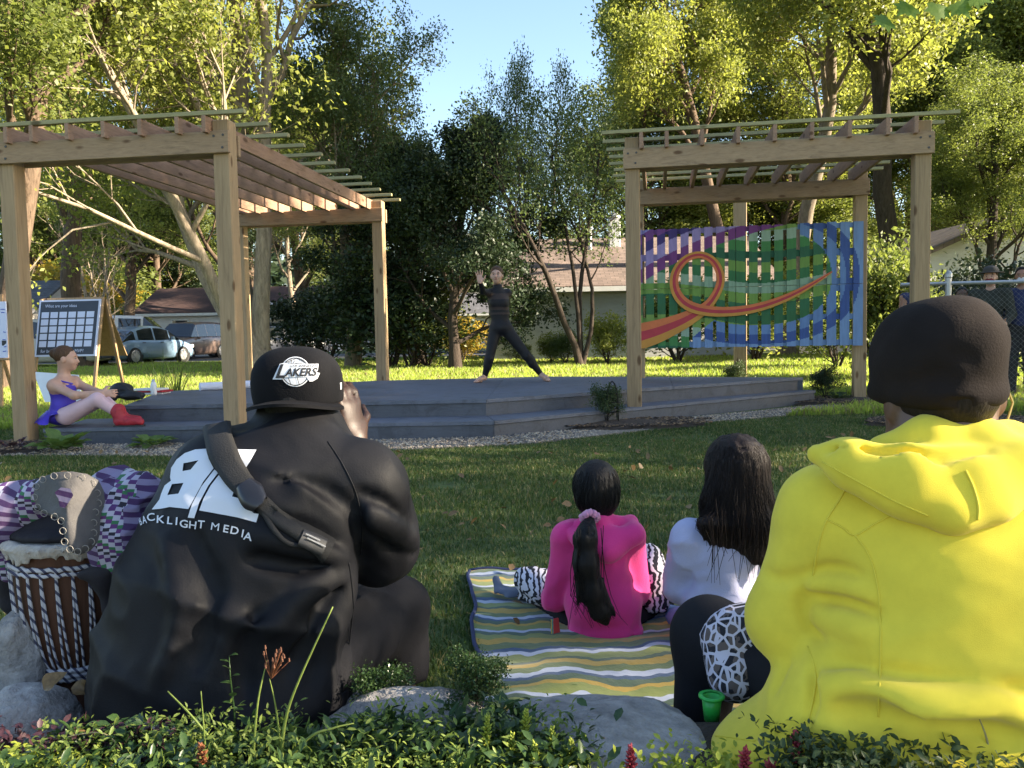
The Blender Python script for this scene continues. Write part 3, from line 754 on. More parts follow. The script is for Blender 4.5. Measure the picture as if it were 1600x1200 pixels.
TR = [
 # key, label, px, d, rot, scale, leaf, bark, sxy
 ('lean', 'big maple with a thick leaning pale trunk behind the left pergola', 405, 23, 0.0, 1.08, LF_YEL, BK_PALE, 1.0),
 ('tall', 'tall tree at the far left edge above the easel', -10, 17, 1.2, .8, LF_MID, BK_BRN, 1.15),
 ('maple', 'broad yellow-green maple over the left pergola roof', 130, 30, 2.2, 1.15, LF_YEL, BK_BRN, 1.05),
 ('oldtop', 'grey double-trunked tree with bare topmost twigs left of the dancer', 552, 25, .4, .70, LF_BLU, BK_GREY, .85),
 ('tall', 'slim tree with a sunlit trunk behind the black cap', 474, 33, 3.0, .56, LF_MID, BK_PALE, .8),
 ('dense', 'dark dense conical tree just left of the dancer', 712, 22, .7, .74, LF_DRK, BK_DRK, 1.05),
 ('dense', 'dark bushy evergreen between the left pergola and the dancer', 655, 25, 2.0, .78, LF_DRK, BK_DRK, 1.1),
 ('airy', 'airy multi-stemmed tree in front of the grey house', 908, 22.5, 0.3, .70, LF_BLU, BK_DRK, .95),
 ('airy', 'loose pale green tree rising beside the sky gap', 835, 37, 2.1, 1.2, LF_BLU, BK_BRN, .5),
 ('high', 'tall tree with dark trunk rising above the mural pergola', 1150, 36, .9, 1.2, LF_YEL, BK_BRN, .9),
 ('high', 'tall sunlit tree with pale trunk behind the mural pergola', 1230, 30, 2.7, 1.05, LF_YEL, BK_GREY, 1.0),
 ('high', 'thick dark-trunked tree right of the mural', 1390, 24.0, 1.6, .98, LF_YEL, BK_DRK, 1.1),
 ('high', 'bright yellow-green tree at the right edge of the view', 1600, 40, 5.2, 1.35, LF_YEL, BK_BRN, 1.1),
 ('maple', 'leafy tree filling the upper right behind the fence', 1490, 45, 1.9, 1.4, LF_YEL, BK_BRN, 1.0),
 ('oldtop', 'tree with dark crown behind the grey house roof', 1010, 42, 5.0, .95, LF_MID, BK_BRN, 1.0),
 ('maple', 'shady background maple behind the white house', 250, 64, 1.0, 1.0, LF_MID, BK_BRN, 1.2),
 ('maple', 'background maple beyond the white van', 120, 58, 3.3, .95, LF_MID, BK_BRN, 1.25),
 ('tall', 'background tree left of the white house', 30, 60, 0.2, .8, LF_BLU, BK_BRN, 1.35),
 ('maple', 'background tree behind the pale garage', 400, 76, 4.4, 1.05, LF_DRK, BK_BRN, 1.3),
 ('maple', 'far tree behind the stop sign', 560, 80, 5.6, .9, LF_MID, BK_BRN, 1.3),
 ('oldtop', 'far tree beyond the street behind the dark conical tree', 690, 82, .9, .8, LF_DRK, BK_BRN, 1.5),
 ('maple', 'far tree seen through the gap beside the house roof', 770, 88, 3.9, .55, LF_YEL, BK_BRN, 1.5),
 ('maple', 'far tree low behind the chimney', 900, 74, 2.9, .62, LF_MID, BK_BRN, 1.5),
 ('maple', 'leafy tree behind the gabled house', 1420, 52, .5, 1.3, LF_YEL, BK_BRN, 1.2),
 ('dense', 'bushy bright tree closing the gap behind the mural', 1110, 41, 1.1, .95, LF_YEL, BK_BRN, 1.7),
 ('dense', 'bushy tree closing the gap right of the mural centre', 1270, 43, 2.9, 1.0, LF_MID, BK_BRN, 1.7),
 ('dense', 'dark leafy tree filling the gap left of the white house', 95, 66, 2.1, 1.15, LF_MID, BK_BRN, 1.6),
 ('dense', 'leafy tree showing over the white house roof', 190, 70, 0.8, 1.25, LF_MID, BK_BRN, 1.6),
 ('dense', 'leafy tree right behind the white house gable', 290, 72, 3.7, 1.2, LF_DRK, BK_BRN, 1.7),
 ('maple', 'dense bright tree filling the view behind the mural', 1230, 40, 2.5, .95, LF_YEL, BK_BRN, 1.25),
 ('maple', 'dense tree behind the grey house ridge', 1060, 47, 4.7, 1.0, LF_MID, BK_BRN, 1.3),
 ('maple', 'dense tree low behind the right end of the mural', 1330, 50, 0.9, .95, LF_MID, BK_BRN, 1.3),
 ('maple', 'bright leafy tree behind the far right fence', 1640, 44, 3.6, 1.1, LF_YEL, BK_BRN, 1.3),
 ('maple', 'dark green tree between the leaning maple and the forked tree', 470, 49, 5.5, .95, LF_MID, BK_BRN, 1.3),
 ('maple', 'green tree behind the dead snags under the left pergola', 215, 47, 2.9, .85, LF_MID, BK_BRN, 1.3),
 ('maple', 'yellow-green tree rising behind the leaning maple', 374, 44, 4.1, 1.1, LF_YEL, BK_BRN, 1.1),
 ('maple', 'small leafy tree in front of the gabled house', 1545, 23.0, 0.4, .46, LF_MID, BK_DRK, 1.25),
 ('maple', 'leafy tree low behind the chain-link fence', 1570, 34.0, 3.3, .62, LF_MID, BK_DRK, 1.5),
]
names = {'lean': 'leaning_maple_tree', 'tall': 'tall_tree', 'high': 'high_crowned_tree', 'maple': 'maple_tree', 'oldtop': 'forked_tree', 'dense': 'evergreen_tree', 'airy': 'multi_stemmed_tree'}
for key, lab, px, d, rz, s, lf, bk, sxy in TR:
    put_tree(key, names[key], lab, at(px, d), rz, s, lf, bk, sxy=sxy)
# trees to the right of and behind the photographer; they shade the audience and the stage
SHADE = [('tall', (12.0, -5.2), 0.6, .75), ('tall', (12.5, 5.4), 2.4, .75), ('tall', (17.0, 7.7), 1.1, .8), ('maple', (23.0, 6.3), 3.0, .8), ('maple', (21.0, -9.8), 4.2, .9), ('airy', (14.0, 1.95), 5.0, .95)]
SHL = ['tall tree behind the photographer beyond the right edge', 'tall tree beyond the right edge level with the lawn', 'tall tree beyond the right edge level with the stage', 'broad maple farthest off beyond the right edge', 'broad maple behind the photographer on the right', 'airy multi-stemmed tree beyond the right edge of the view']
for (key, (x, y), rz, s), lab in zip(SHADE, SHL):
    put_tree(key, names[key], lab, (x, y, 0), rz, s, LF_MID, BK_BRN, group='shade trees beyond the right edge')
# dead pale snags behind the left pergola
put_tree('snag', 'dead_tree', 'bare pale dead tree behind the left pergola', at(150, 33), .3, 1.0, None, BK_PALE)
put_tree('snag', 'dead_tree', 'smaller bare pale dead tree right of the other dead tree', at(185, 36), 2.0, .85, None, BK_PALE)
SHR = [('gold leaved tall shrub seen under the left pergola roof', 125, 55, 3.0, LF_GLD, 1.3), ('green shrub beside the gold leaved one', 175, 57, 3.2, LF_MID, 1.3), ('dark shrub beside the slim sunlit trunk', 492, 31, 1.5, LF_DRK, 1.2), ('dark shrub right of the slim sunlit trunk', 515, 29, 1.3, LF_DRK, 1.2),
 ('orange-tinged shrub left of the dancer', 722, 27, .8, LF_GLD, 1.2), ('brownish shrub under the dark conical tree', 668, 24, 1.1, LF_MID, 1.3), ('leafy shrub against the grey house wall', 862, 25, .5, LF_MID, 1.0), ('leafy shrub behind the dancer', 812, 24.5, .4, LF_MID, 1.0),
 ('bright shrub right of the multi-stemmed tree', 950, 23.5, .75, LF_YEL, 1.0), ('shrub between dancer and multi-stemmed tree', 885, 24, .5, LF_BLU, 1.0), ('tall shrub at the base of the dark-trunked maple', 1370, 15, 1.35, LF_MID, .8), ('dark shrub beside the chain-link fence', 1560, 11.5, .95, LF_DRK, .9),
 ('shrub behind the right end of the mural', 1310, 19, 1.0, LF_MID, 1.2), ('dark hedge shrub behind the far timber post', 612, 24, 1.5, LF_DRK, 1.4), ('dark hedge shrub left of the conical tree', 640, 23.5, 1.3, LF_DRK, 1.2), ('shrub under the gabled house eave', 1420, 14.5, 1.0, LF_MID, 1.0), ('shrub at the grey house corner seen through the mural', 1060, 24, 1.2, LF_MID, 1.3), ('shrub seen low through the mural slats', 1180, 24, 1.3, LF_YEL, 1.4)]
for i, (lab, px, d, s, lf, sxy) in enumerate(SHR):
    put_tree('shrub', 'shrub', lab, at(px, d), i*1.7, s, lf, BK_DRK, cat='shrub', sxy=sxy, crown='foliage', trunk='stem')
# distant wooded skyline all around: one mass nobody could count
rng = np.random.default_rng(5); n = 30000
ang = rng.uniform(-1.25, 1.25, n); rad = rng.uniform(105, 135, n); hz = rng.uniform(0, 1, n)**.7*(11.0+2.2*np.sin(ang*19)+1.8*np.sin(ang*41+2))
lv, lf_ = leaf_mesh(np.stack([np.sin(ang)*rad, np.cos(ang)*rad, hz], -1), 1.3, rng, .8)
tag(mesh_obj('distant_wood', lv, lf_, LF_DRK), 'far-off dark belt of trees closing the horizon', 'woodland', kind='stuff')

# ------------------------------------------------------------------ grass
def blades(name, x, y, h, w, mats, seed, lean=.5):
    rng = np.random.default_rng(seed); n = len(x); an = rng.uniform(0, 6.28, n); la = rng.uniform(0, 6.28, n); l = rng.uniform(.1, 1, n)*lean*h
    z = groundz(x, y)-.004; px, py = np.cos(an)*w/2, np.sin(an)*w/2; lx, ly = np.cos(la)*l, np.sin(la)*l
    v = np.stack([np.stack([x-px, y-py, z], -1), np.stack([x+px, y+py, z], -1), np.stack([x+lx*.35+px*.8, y+ly*.35+py*.8, z+h*.55], -1),
                  np.stack([x+lx*.35-px*.8, y+ly*.35-py*.8, z+h*.55], -1), np.stack([x+lx, y+ly, z+h*np.clip(1-.25*lean, .3, 1)], -1)], 1).reshape(-1, 3)
    b5 = np.arange(n)[:, None]*5
    f = np.concatenate([b5+np.array([[0, 1, 2]]), b5+np.array([[0, 2, 3]]), b5+np.array([[3, 2, 4]])])
    mi = np.tile(rng.integers(0, len(mats), n), 3)
    return mesh_obj(name, v, f, mats, midx=mi)
GR = [leafmat('grass_a', (.028,.06,.012), (.06,.105,.022), .3, .8), leafmat('grass_b', (.05,.09,.018), (.11,.15,.035), .35, .8), leafmat('grass_dry', (.16,.15,.06), (.26,.22,.1), .25, .8), leafmat('grass_sunlit_tone', (.21,.30,.045), (.36,.43,.09), .5, .8)]  # near blades darker, far blades brighter: sun and shade put into the grass colour
BLANK = [(-.06, 1.94), (1.2, 1.9), (1.22, 3.2), (-.17, 3.25)]
def keep(x, y):
    k = ~inside(STAGE_POLY, x, y) & ~inside(GRAVEL_POLY, x, y) & ~inside(BLANK, x, y)
    for p in MULCH: k &= ~inside(p, x, y)
    return k
rng = np.random.default_rng(21)
n = 430000; y = 1.75+(7.6-1.75+1.5)*rng.uniform(0, 1, n)**.85; x = rng.uniform(-1, 1, n)*(y*.72+1.1)
k = keep(x, y) & (vnoise(x*2.3, y*2.3, x*0, 9) > -.75+rng.uniform(-.2, .2, n)); x, y = x[k], y[k]
h = .018+.026*rng.uniform(0, 1, len(x))+.014*vnoise(x*1.1, y*1.1, x*0, 3)
gm = np.where(rng.uniform(0, 1, len(x)) < .1, 2, rng.integers(0, 2, len(x)))
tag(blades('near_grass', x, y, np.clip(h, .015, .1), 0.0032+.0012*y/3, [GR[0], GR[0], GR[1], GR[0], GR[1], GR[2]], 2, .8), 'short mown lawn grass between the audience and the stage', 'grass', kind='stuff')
n = 300000; y = 9.0+24*rng.uniform(0, 1, n)**1.5; x = rng.uniform(-1, 1, n)*(y*.66+1)
k = keep(x, y) & ~((y > 28.5) & (x > -.8)) & ~((x < -9) & (y > 30.2+(x+120)*.052)); x, y = x[k], y[k]
h = .07+.10*rng.uniform(0, 1, len(x))**2+.05*vnoise(x*.8, y*.8, x*0, 4)
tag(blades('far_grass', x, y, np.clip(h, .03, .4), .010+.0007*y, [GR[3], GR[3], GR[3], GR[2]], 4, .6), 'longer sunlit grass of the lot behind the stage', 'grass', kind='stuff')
# ------------------------------------------------------------------ implicit-surface modeller: one continuous skin from many tapered pieces
def Cn(a, b, ra, rb, k=.03, op='add'): return dict(t='cone', a=np.array(a, float), b=np.array(b, float), ra=ra, rb=rb, k=k, op=op)
def El(c, r, k=.04, ax=None, op='add', p=2.0): return dict(t='ell', c=np.array(c, float), r=np.array(r, float), k=k, ax=(np.eye(3) if ax is None else np.array([tuple(a) for a in ax], float)), op=op, p=p)
def Cut(pt, n, k=.01): return dict(t='plane', c=np.array(pt, float), n=np.array(tuple(n), float)/np.linalg.norm(np.array(tuple(n), float)), k=k, op='cut')
def chain(pts, rads, k=.03, op='add'): return [Cn(pts[i], pts[i+1], rads[i], rads[i+1], k, op) for i in range(len(pts)-1)]
def _bb(p):
    if p['t'] == 'cone':
        r = max(p['ra'], p['rb']); return np.minimum(p['a'], p['b'])-r, np.maximum(p['a'], p['b'])+r
    r = np.abs(p['ax'].T) @ p['r'] if p['t'] == 'ell' else 0
    return p['c']-r, p['c']+r
def _dist(p, X, Y, Z):
    if p['t'] == 'cone':
        ba = p['b']-p['a']; l2 = ba@ba+1e-12
        x, y, z = X-p['a'][0], Y-p['a'][1], Z-p['a'][2]
        t = np.clip((x*ba[0]+y*ba[1]+z*ba[2])/l2, 0, 1)
        return np.sqrt((x-t*ba[0])**2+(y-t*ba[1])**2+(z-t*ba[2])**2) - (p['ra']+(p['rb']-p['ra'])*t)
    if p['t'] == 'plane':
        return (X-p['c'][0])*p['n'][0]+(Y-p['c'][1])*p['n'][1]+(Z-p['c'][2])*p['n'][2]
    x, y, z = X-p['c'][0], Y-p['c'][1], Z-p['c'][2]; A = p['ax']; r = p['r']
    q = [(x*A[i][0]+y*A[i][1]+z*A[i][2]) for i in range(3)]
    if p['p'] != 2.0:
        e = p['p']; return ((np.abs(q[0]/r[0])**e+np.abs(q[1]/r[1])**e+np.abs(q[2]/r[2])**e)**(1/e)-1)*r.min()
    k0 = np.sqrt((q[0]/r[0])**2+(q[1]/r[1])**2+(q[2]/r[2])**2); k1 = np.sqrt((q[0]/r[0]**2)**2+(q[1]/r[1]**2)**2+(q[2]/r[2]**2)**2)+1e-9
    return k0*(k0-1)/k1
def sdf_arrays(prims, h, disp=None, margin=.07):
    adds = [p for p in prims if p['op'] == 'add']
    lo = np.min([_bb(p)[0] for p in adds], 0)-.035; hi = np.max([_bb(p)[1] for p in adds], 0)+.035
    n = np.ceil((hi-lo)/h).astype(int)+1
    F = np.full(n, .12, dtype=np.float32)
    ax = [lo[i]+h*np.arange(n[i]) for i in range(3)]
    for p in prims:
        if p['t'] == 'plane': s = (slice(0, n[0]), slice(0, n[1]), slice(0, n[2]))
        else:
            a, b = _bb(p); m = margin+p['k']
            i0 = np.clip(np.floor((a-m-lo)/h).astype(int), 0, n-1); i1 = np.clip(np.ceil((b+m-lo)/h).astype(int)+1, 1, n)
            s = tuple(slice(i0[i], i1[i]) for i in range(3))
            if any(i1[i] <= i0[i] for i in range(3)): continue
        X, Y, Z = np.meshgrid(ax[0][s[0]], ax[1][s[1]], ax[2][s[2]], indexing='ij', sparse=True)
        d = _dist(p, X, Y, Z).astype(np.float32); A = F[s]; k = max(p['k'], 1e-5)
        if p['op'] == 'add':
            hh = np.maximum(k-np.abs(A-d), 0)/k; F[s] = np.minimum(A, d)-hh*hh*k*.25
        else:
            d2 = -d if p['op'] == 'sub' else d
            hh = np.maximum(k-np.abs(A-d2), 0)/k; F[s] = np.maximum(A, d2)+hh*hh*k*.25
    if disp is not None:
        near = np.abs(F) < .05
        I = np.nonzero(near); F[near] += disp(ax[0][I[0]], ax[1][I[1]], ax[2][I[2]]).astype(np.float32)
    # surface nets
    S = F < 0
    c = np.zeros(np.array(F.shape)-1, dtype=np.int8)
    sl = lambda dx, dy, dz: (slice(dx, F.shape[0]-1+dx), slice(dy, F.shape[1]-1+dy), slice(dz, F.shape[2]-1+dz))
    for dx in (0,1):
        for dy in (0,1):
            for dz in (0,1): c += S[sl(dx,dy,dz)]
    act = (c > 0) & (c < 8); I = np.nonzero(act); nv = len(I[0])
    idx = np.full(act.shape, -1, dtype=np.int64); idx[I] = np.arange(nv)
    acc = np.zeros((nv, 3)); cnt = np.zeros(nv)
    cor = [(dx,dy,dz) for dx in (0,1) for dy in (0,1) for dz in (0,1)]
    val = {q: F[I[0]+q[0], I[1]+q[1], I[2]+q[2]] for q in cor}
    for q in cor:
        for axn in range(3):
            if q[axn]: continue
            q2 = list(q); q2[axn] = 1; q2 = tuple(q2); a, b = val[q], val[q2]; m = (a < 0) != (b < 0)
            t = np.where(m, a/np.where(a-b == 0, 1, a-b), 0)
            for j in range(3): acc[:, j] += np.where(m, q[j]+(t if j == axn else 0), 0)
            cnt += m
    v = lo + h*(np.stack(I, -1)+acc/cnt[:, None])
    faces = []
    for axn in range(3):
        a = np.moveaxis(S, axn, 0); diff = a[:-1] != a[1:]
        sgn = a[:-1] & ~a[1:]
        E = np.nonzero(diff); g = sgn[E]
        pos = [None]*3; o1, o2 = [k for k in range(3) if k != axn]
        pos[axn] = E[0]; pos[o1] = E[1]; pos[o2] = E[2]
        ok = (pos[o1] > 0) & (pos[o2] > 0) & (pos[o1] < F.shape[o1]-1) & (pos[o2] < F.shape[o2]-1)
        pos = [q[ok] for q in pos]; g = g[ok]
        def cell(d1, d2):
            q = list(pos); q[o1] = pos[o1]-d1; q[o2] = pos[o2]-d2; return idx[q[0], q[1], q[2]]
        quad = np.stack([cell(1,1), cell(0,1), cell(0,0), cell(1,0)], -1)
        flip = g if axn != 1 else ~g
        quad[~flip] = quad[~flip][:, ::-1]
        faces.append(quad)
    return v, np.concatenate(faces)
def smooth_verts(v, f, it=2, lam=.5):
    e = np.concatenate([f[:, [0,1]], f[:, [1,2]], f[:, [2,3]], f[:, [3,0]]]); n = len(v)
    deg = np.bincount(e.ravel(), minlength=n).astype(float)[:, None]
    for _ in range(it):
        s = np.zeros_like(v); 
        for j in range(3): s[:, j] = np.bincount(e[:, 0], v[e[:, 1], j], n)+np.bincount(e[:, 1], v[e[:, 0], j], n)
        v = v*(1-lam)+lam*s/np.maximum(deg, 1)
    return v
def skin(name, prims, h, mats, parent, disp=None, matfn=None, it=1):
    v, f = sdf_arrays(prims, h, disp)
    if it: v = smooth_verts(v, f, it)
    mi = None
    if matfn is not None: mi = matfn(v[f].mean(1))
    return mesh_obj(name, v, f, mats, parent, smooth=True, midx=mi)
def bvh_of(o):
    me = o.data; return BVHTree.FromPolygons([v.co.copy() for v in me.vertices], [tuple(p.vertices) for p in me.polygons])
CAMP = Vector((0, 0, CAMZ))
def shoot(bvh, px, py, off=0.0):
    d = raydir(px, py); h = bvh.ray_cast(CAMP, d)
    if h[0] is None: return None
    n = h[1] if h[1].dot(d) < 0 else -h[1]
    return h[0]+n*off, n
def subdivide2d(pts, tris, maxlen):
    bm = bmesh.new(); vs = [bm.verts.new((p[0], p[1], 0)) for p in pts]
    for t in tris:
        try: bm.faces.new([vs[i] for i in t])
        except ValueError: pass
    for _ in range(7):
        es = [e for e in bm.edges if e.calc_length() > maxlen]
        if not es: break
        bmesh.ops.subdivide_edges(bm, edges=es, cuts=1); bmesh.ops.triangulate(bm, faces=bm.faces[:])
    bm.verts.ensure_lookup_table(); bm.verts.index_update()
    P2 = [(v.co.x, v.co.y) for v in bm.verts]; T = [[v.index for v in f.verts] for f in bm.faces]; bm.free(); return P2, T
def decal(name, pts, tris, bvh, off, m, parent, maxlen=6.0):
    "flat print laid onto the cloth under it, following its folds"
    P2, T = subdivide2d(pts, tris, maxlen); co = []; okv = []
    for x, y in P2:
        h = shoot(bvh, x, y, off); okv.append(h is not None); co.append(h[0] if h else V(0,0,0))
    T2 = [t for t in T if all(okv[i] for i in t) and max((co[t[0]]-co[t[1]]).length, (co[t[1]]-co[t[2]]).length, (co[t[0]]-co[t[2]]).length) < .08]
    used = sorted({i for t in T2 for i in t}); mp = {i: k for k, i in enumerate(used)}
    out = []
    for t in T2:
        a, b, c = (co[i] for i in t); t = [mp[i] for i in t]
        if (b-a).cross(c-a).dot(CAMP-a) < 0: t = t[::-1]
        out.append(t)
    return mesh_obj(name, [co[i] for i in used], out, m, parent, smooth=True)
from mathutils.geometry import tessellate_polygon
def poly_tris(loops):
    pts = [p for l in loops for p in l]
    t = tessellate_polygon([[Vector((p[0], p[1], 0)) for p in l] for l in loops]); return pts, [list(x) for x in t]
def text2d(s, size, shear=0.0, offset=0.0, align='CENTER'):
    "letter shapes as 2-D triangles, y up, size = cap height"
    cu = bpy.data.curves.new('t', 'FONT'); cu.body = s; cu.size = 1.0; cu.align_x = align; cu.shear = shear; cu.offset = offset; cu.fill_mode = 'FRONT'; cu.resolution_u = 3
    o = bpy.data.objects.new('t', cu); COL.objects.link(o)
    dg = bpy.context.evaluated_depsgraph_get(); me = o.evaluated_get(dg).to_mesh()
    k = size/.69; pts = [(v.co.x*k, v.co.y*k) for v in me.vertices]; me.calc_loop_triangles()
    tr = [list(t.vertices) for t in me.loop_triangles]
    o.evaluated_get(dg).to_mesh_clear(); bpy.data.objects.remove(o); bpy.data.curves.remove(cu); return pts, tr
def place2d(pts, cx, cy, rot=0.0, sx=1.0, sy=1.0):
    "to photo-style pixels (y down)"
    c, s = math.cos(rot), math.sin(rot); return [(cx+(x*sx*c+y*sy*s), cy+(x*sx*s-y*sy*c)) for x, y in pts]
# ---- body helpers
def frame(fwd, up=V(0,0,1)):
    f = Vector(fwd).normalized(); r = f.cross(Vector(up)).normalized(); u = r.cross(f).normalized(); return r, f, u
def head_prims(c, fwd, up=V(0,0,1), s=1.0, neck=True, neck_to=None):
    r, f, u = frame(fwd, up); L = lambda x, y, z: np.array(c)+np.array(r*x+f*y+u*z)*s
    ax = (r, f, u); S = lambda *a: tuple(q*s for q in a)
    p = [El(L(0,-.012,.03), S(.074,.093,.085), .03, ax), El(L(0,.03,-.035), S(.058,.066,.078), .05, ax), El(L(0,.062,-.085), S(.026,.022,.02), .03, ax),
         Cn(L(0,.088,.008), L(0,.108,-.028), .008*s, .0125*s, .014), El(L(0,.075,.022), S(.05,.016,.012), .02, ax),
         El(L(0,.088,-.058), S(.022,.01,.01), .012, ax), El(L(-.035,.062,-.03), S(.022,.022,.022), .03, ax), El(L(.035,.062,-.03), S(.022,.022,.022), .03, ax),
         El(L(-.077,-.005,-.015), S(.009,.02,.032), .008, ax), El(L(.077,-.005,-.015), S(.009,.02,.032), .008, ax),
         El(L(-.03,.095,.004), S(.016,.012,.009), .012, ax, 'sub'), El(L(.03,.095,.004), S(.016,.012,.009), .012, ax, 'sub')]
    if neck: p.append(Cn(L(0,-.02,-.06), neck_to if neck_to is not None else L(0,-.035,-.17), .05*s, .055*s, .03))
    return p, L, ax
def face_parts(parent, L, ax, s=1.0, lip=(.35,.12,.1), iris=(.02,.015,.012)):
    w = plain('eye_white', (.42,.40,.39), .3, .05, bstr=0); ir = plain('eye_dark', iris, .2, .05, bstr=0); lp = plain('lip_%d' % int(lip[0]*100), lip, .5, .1, bstr=0); br = plain('brow', (.05,.03,.02), .8, .2, bstr=0)
    def blobm(name, c, r, m, par=None, n=8):
        mb = MB(); rows = []
        for i in range(n+1):
            th = math.pi*i/n
            rows.append([Vector(c)+Vector(ax[0])*(r[0]*math.sin(th)*math.cos(2*math.pi*j/10))+Vector(ax[1])*(r[1]*math.sin(th)*math.sin(2*math.pi*j/10))+Vector(ax[2])*(r[2]*math.cos(th)) for j in range(11)])
        return mb.grid(rows).build(name, m, par if par is not None else parent, True)
    for sx in (-1, 1):
        e = blobm('eye', L(.03*sx, .086, .004), (.011*s, .008*s, .0055*s), w)
        blobm('iris', L(.03*sx, .093, .004), (.0062*s, .004*s, .0055*s), ir, e)
        blobm('eyebrow', L(.031*sx, .091, .024), (.017*s, .005*s, .0035*s), br)
    blobm('lips', L(0, .096, -.056), (.02*s, .006*s, .0085*s), lp)
def hand_prims(w, d, nrm, thumb, s=1.0, curl=.15, spread=.12, k=.008):
    "palm plus five fingers: w wrist, d pointing direction, nrm palm normal, thumb = side the thumb leaves on"
    w = Vector(w); d = Vector(d).normalized(); nrm = Vector(nrm); nrm = (nrm-d*nrm.dot(d)).normalized(); t = Vector(thumb); t = (t-d*t.dot(d)-nrm*t.dot(nrm)).normalized()
    P_ = [El(w+d*(.05*s), (.041*s, .05*s, .016*s), .02, (t, d, nrm))]
    for i, (off, ln) in enumerate(((.03, .072), (.010, .082), (-.011, .076), (-.031, .060))):
        b = w+d*(.088*s)+t*(off*s); fd = (d+t*(off/.03*spread)).normalized(); fd0 = fd; q = b; rr_ = [.0095, .0085, .0078, .0065]
        for j, fr in enumerate((.44, .32, .24)):
            an = curl*(j+.6); dd = (fd0*math.cos(an)+nrm*math.sin(an)).normalized(); q2 = q+dd*(ln*fr*s); P_.append(Cn(q, q2, rr_[j]*s, rr_[j+1]*s, k)); q = q2
    b = w+d*(.03*s)+t*(.03*s); m1 = b+(d*.55+t*.75+nrm*.2).normalized()*(.042*s); m2 = m1+(d*.85+t*.4+nrm*(.2+curl)).normalized()*(.034*s)
    P_ += [Cn(w+d*(.02*s)+t*.015*s, b, .017*s, .015*s, .012), Cn(b, m1, .0135*s, .0105*s, k), Cn(m1, m2, .0105*s, .0085*s, k)]
    return P_
def folds(scale, amp, seed, direction=(1, 0, 0), stretch=4.0):
    "cloth drape: noise drawn out along one direction"
    d = np.array(direction, float); d /= np.linalg.norm(d); a = np.cross(d, [0.3, .2, 1]); a /= np.linalg.norm(a); b = np.cross(d, a)
    def fn(x, y, z):
        u = (x*d[0]+y*d[1]+z*d[2])*scale/stretch; v = (x*a[0]+y*a[1]+z*a[2])*scale; w = (x*b[0]+y*b[1]+z*b[2])*scale
        n1 = fbm(u, v, w, seed, 2); rid = 1-np.abs(vnoise(u*1.3+9, v*1.1, w*1.1, seed+5))*2
        return amp*(.6*n1+.4*rid)
    return fn
def creases(scale, amp, seed, direction, stretch=4.0, sharp=3.0):
    "crisp pulled folds: narrow ridges between smooth hollows"
    d = np.array(direction, float); d /= np.linalg.norm(d); a = np.cross(d, [0.3, .2, 1]); a /= np.linalg.norm(a); b = np.cross(d, a)
    def fn(x, y, z):
        u = (x*d[0]+y*d[1]+z*d[2])*scale/stretch; v = (x*a[0]+y*a[1]+z*a[2])*scale; w = (x*b[0]+y*b[1]+z*b[2])*scale
        wv = .35*vnoise(u*2, v, w, seed+3)
        n1 = 1-np.abs(vnoise(u, v+wv, w+wv, seed)); n2 = 1-np.abs(vnoise(u*1.7+5, v*1.9+wv, w*1.9, seed+9))
        m = .5+.5*vnoise(x*4, y*4, z*4, seed+21)
        return -amp*(n1**sharp+.5*n2**sharp-.45)*(.35+m)
    return fn
def surf_folds(prims, paths, h=.014):
    "fold lines drawn on the finished garment: path of photo pixels, radius, valley or ridge"
    v, f = sdf_arrays(prims, h); bv = BVHTree.FromPolygons([Vector(q) for q in v], [tuple(int(i) for i in q) for q in f]); out = []
    for path, r, op, k in paths:
        hits = [shoot(bv, x, y, 0) for x, y in (catmull([tuple(map(float, p)) for p in path], 4))]
        pts = [q[0]+q[1]*(r*.35 if op == 'sub' else -r*.45) for q in hits if q]; n = len(pts)
        if n < 2: continue
        rad = [r*(.25+.75*math.sin(math.pi*(i+.6)/(n+.2))) for i in range(n)]; out += [dict(Cn(pts[i], pts[i+1], rad[i], rad[i+1], k), op=op) for i in range(n-1)]
    cuts = [p for p in prims if p['t'] == 'plane']; return [p for p in prims if p['t'] != 'plane']+out+cuts
def hairmat(name, c, sp=.22):
    if name in MATS: return MATS[name]
    m, nt, b = new_mat(name)
    f = noise(nt, coords(nt, (160, 160, 8)), 1.0, 4, .7, .3)
    nt.links.new(ramp(nt, f, [(.3, sc(c, .4)), (.6, c), (.8, sc(c, 1.9))]), b.inputs['Base Color']); b.inputs['Roughness'].default_value = .55; b.inputs['Specular IOR Level'].default_value = sp
    nt.links.new(bump(nt, f, .6, .004), b.inputs['Normal']); MATS[name] = m; return m
def skinmat(name, c):
    if name in MATS: return MATS[name]
    m = plain(name, c, .5, .1, 12, .08, 200); b = m.node_tree.nodes['Principled BSDF']; b.inputs['Subsurface Weight'].default_value = .12; b.inputs['Subsurface Radius'].default_value = (.012, .005, .003); b.inputs['Subsurface Scale'].default_value = 1.0; return m
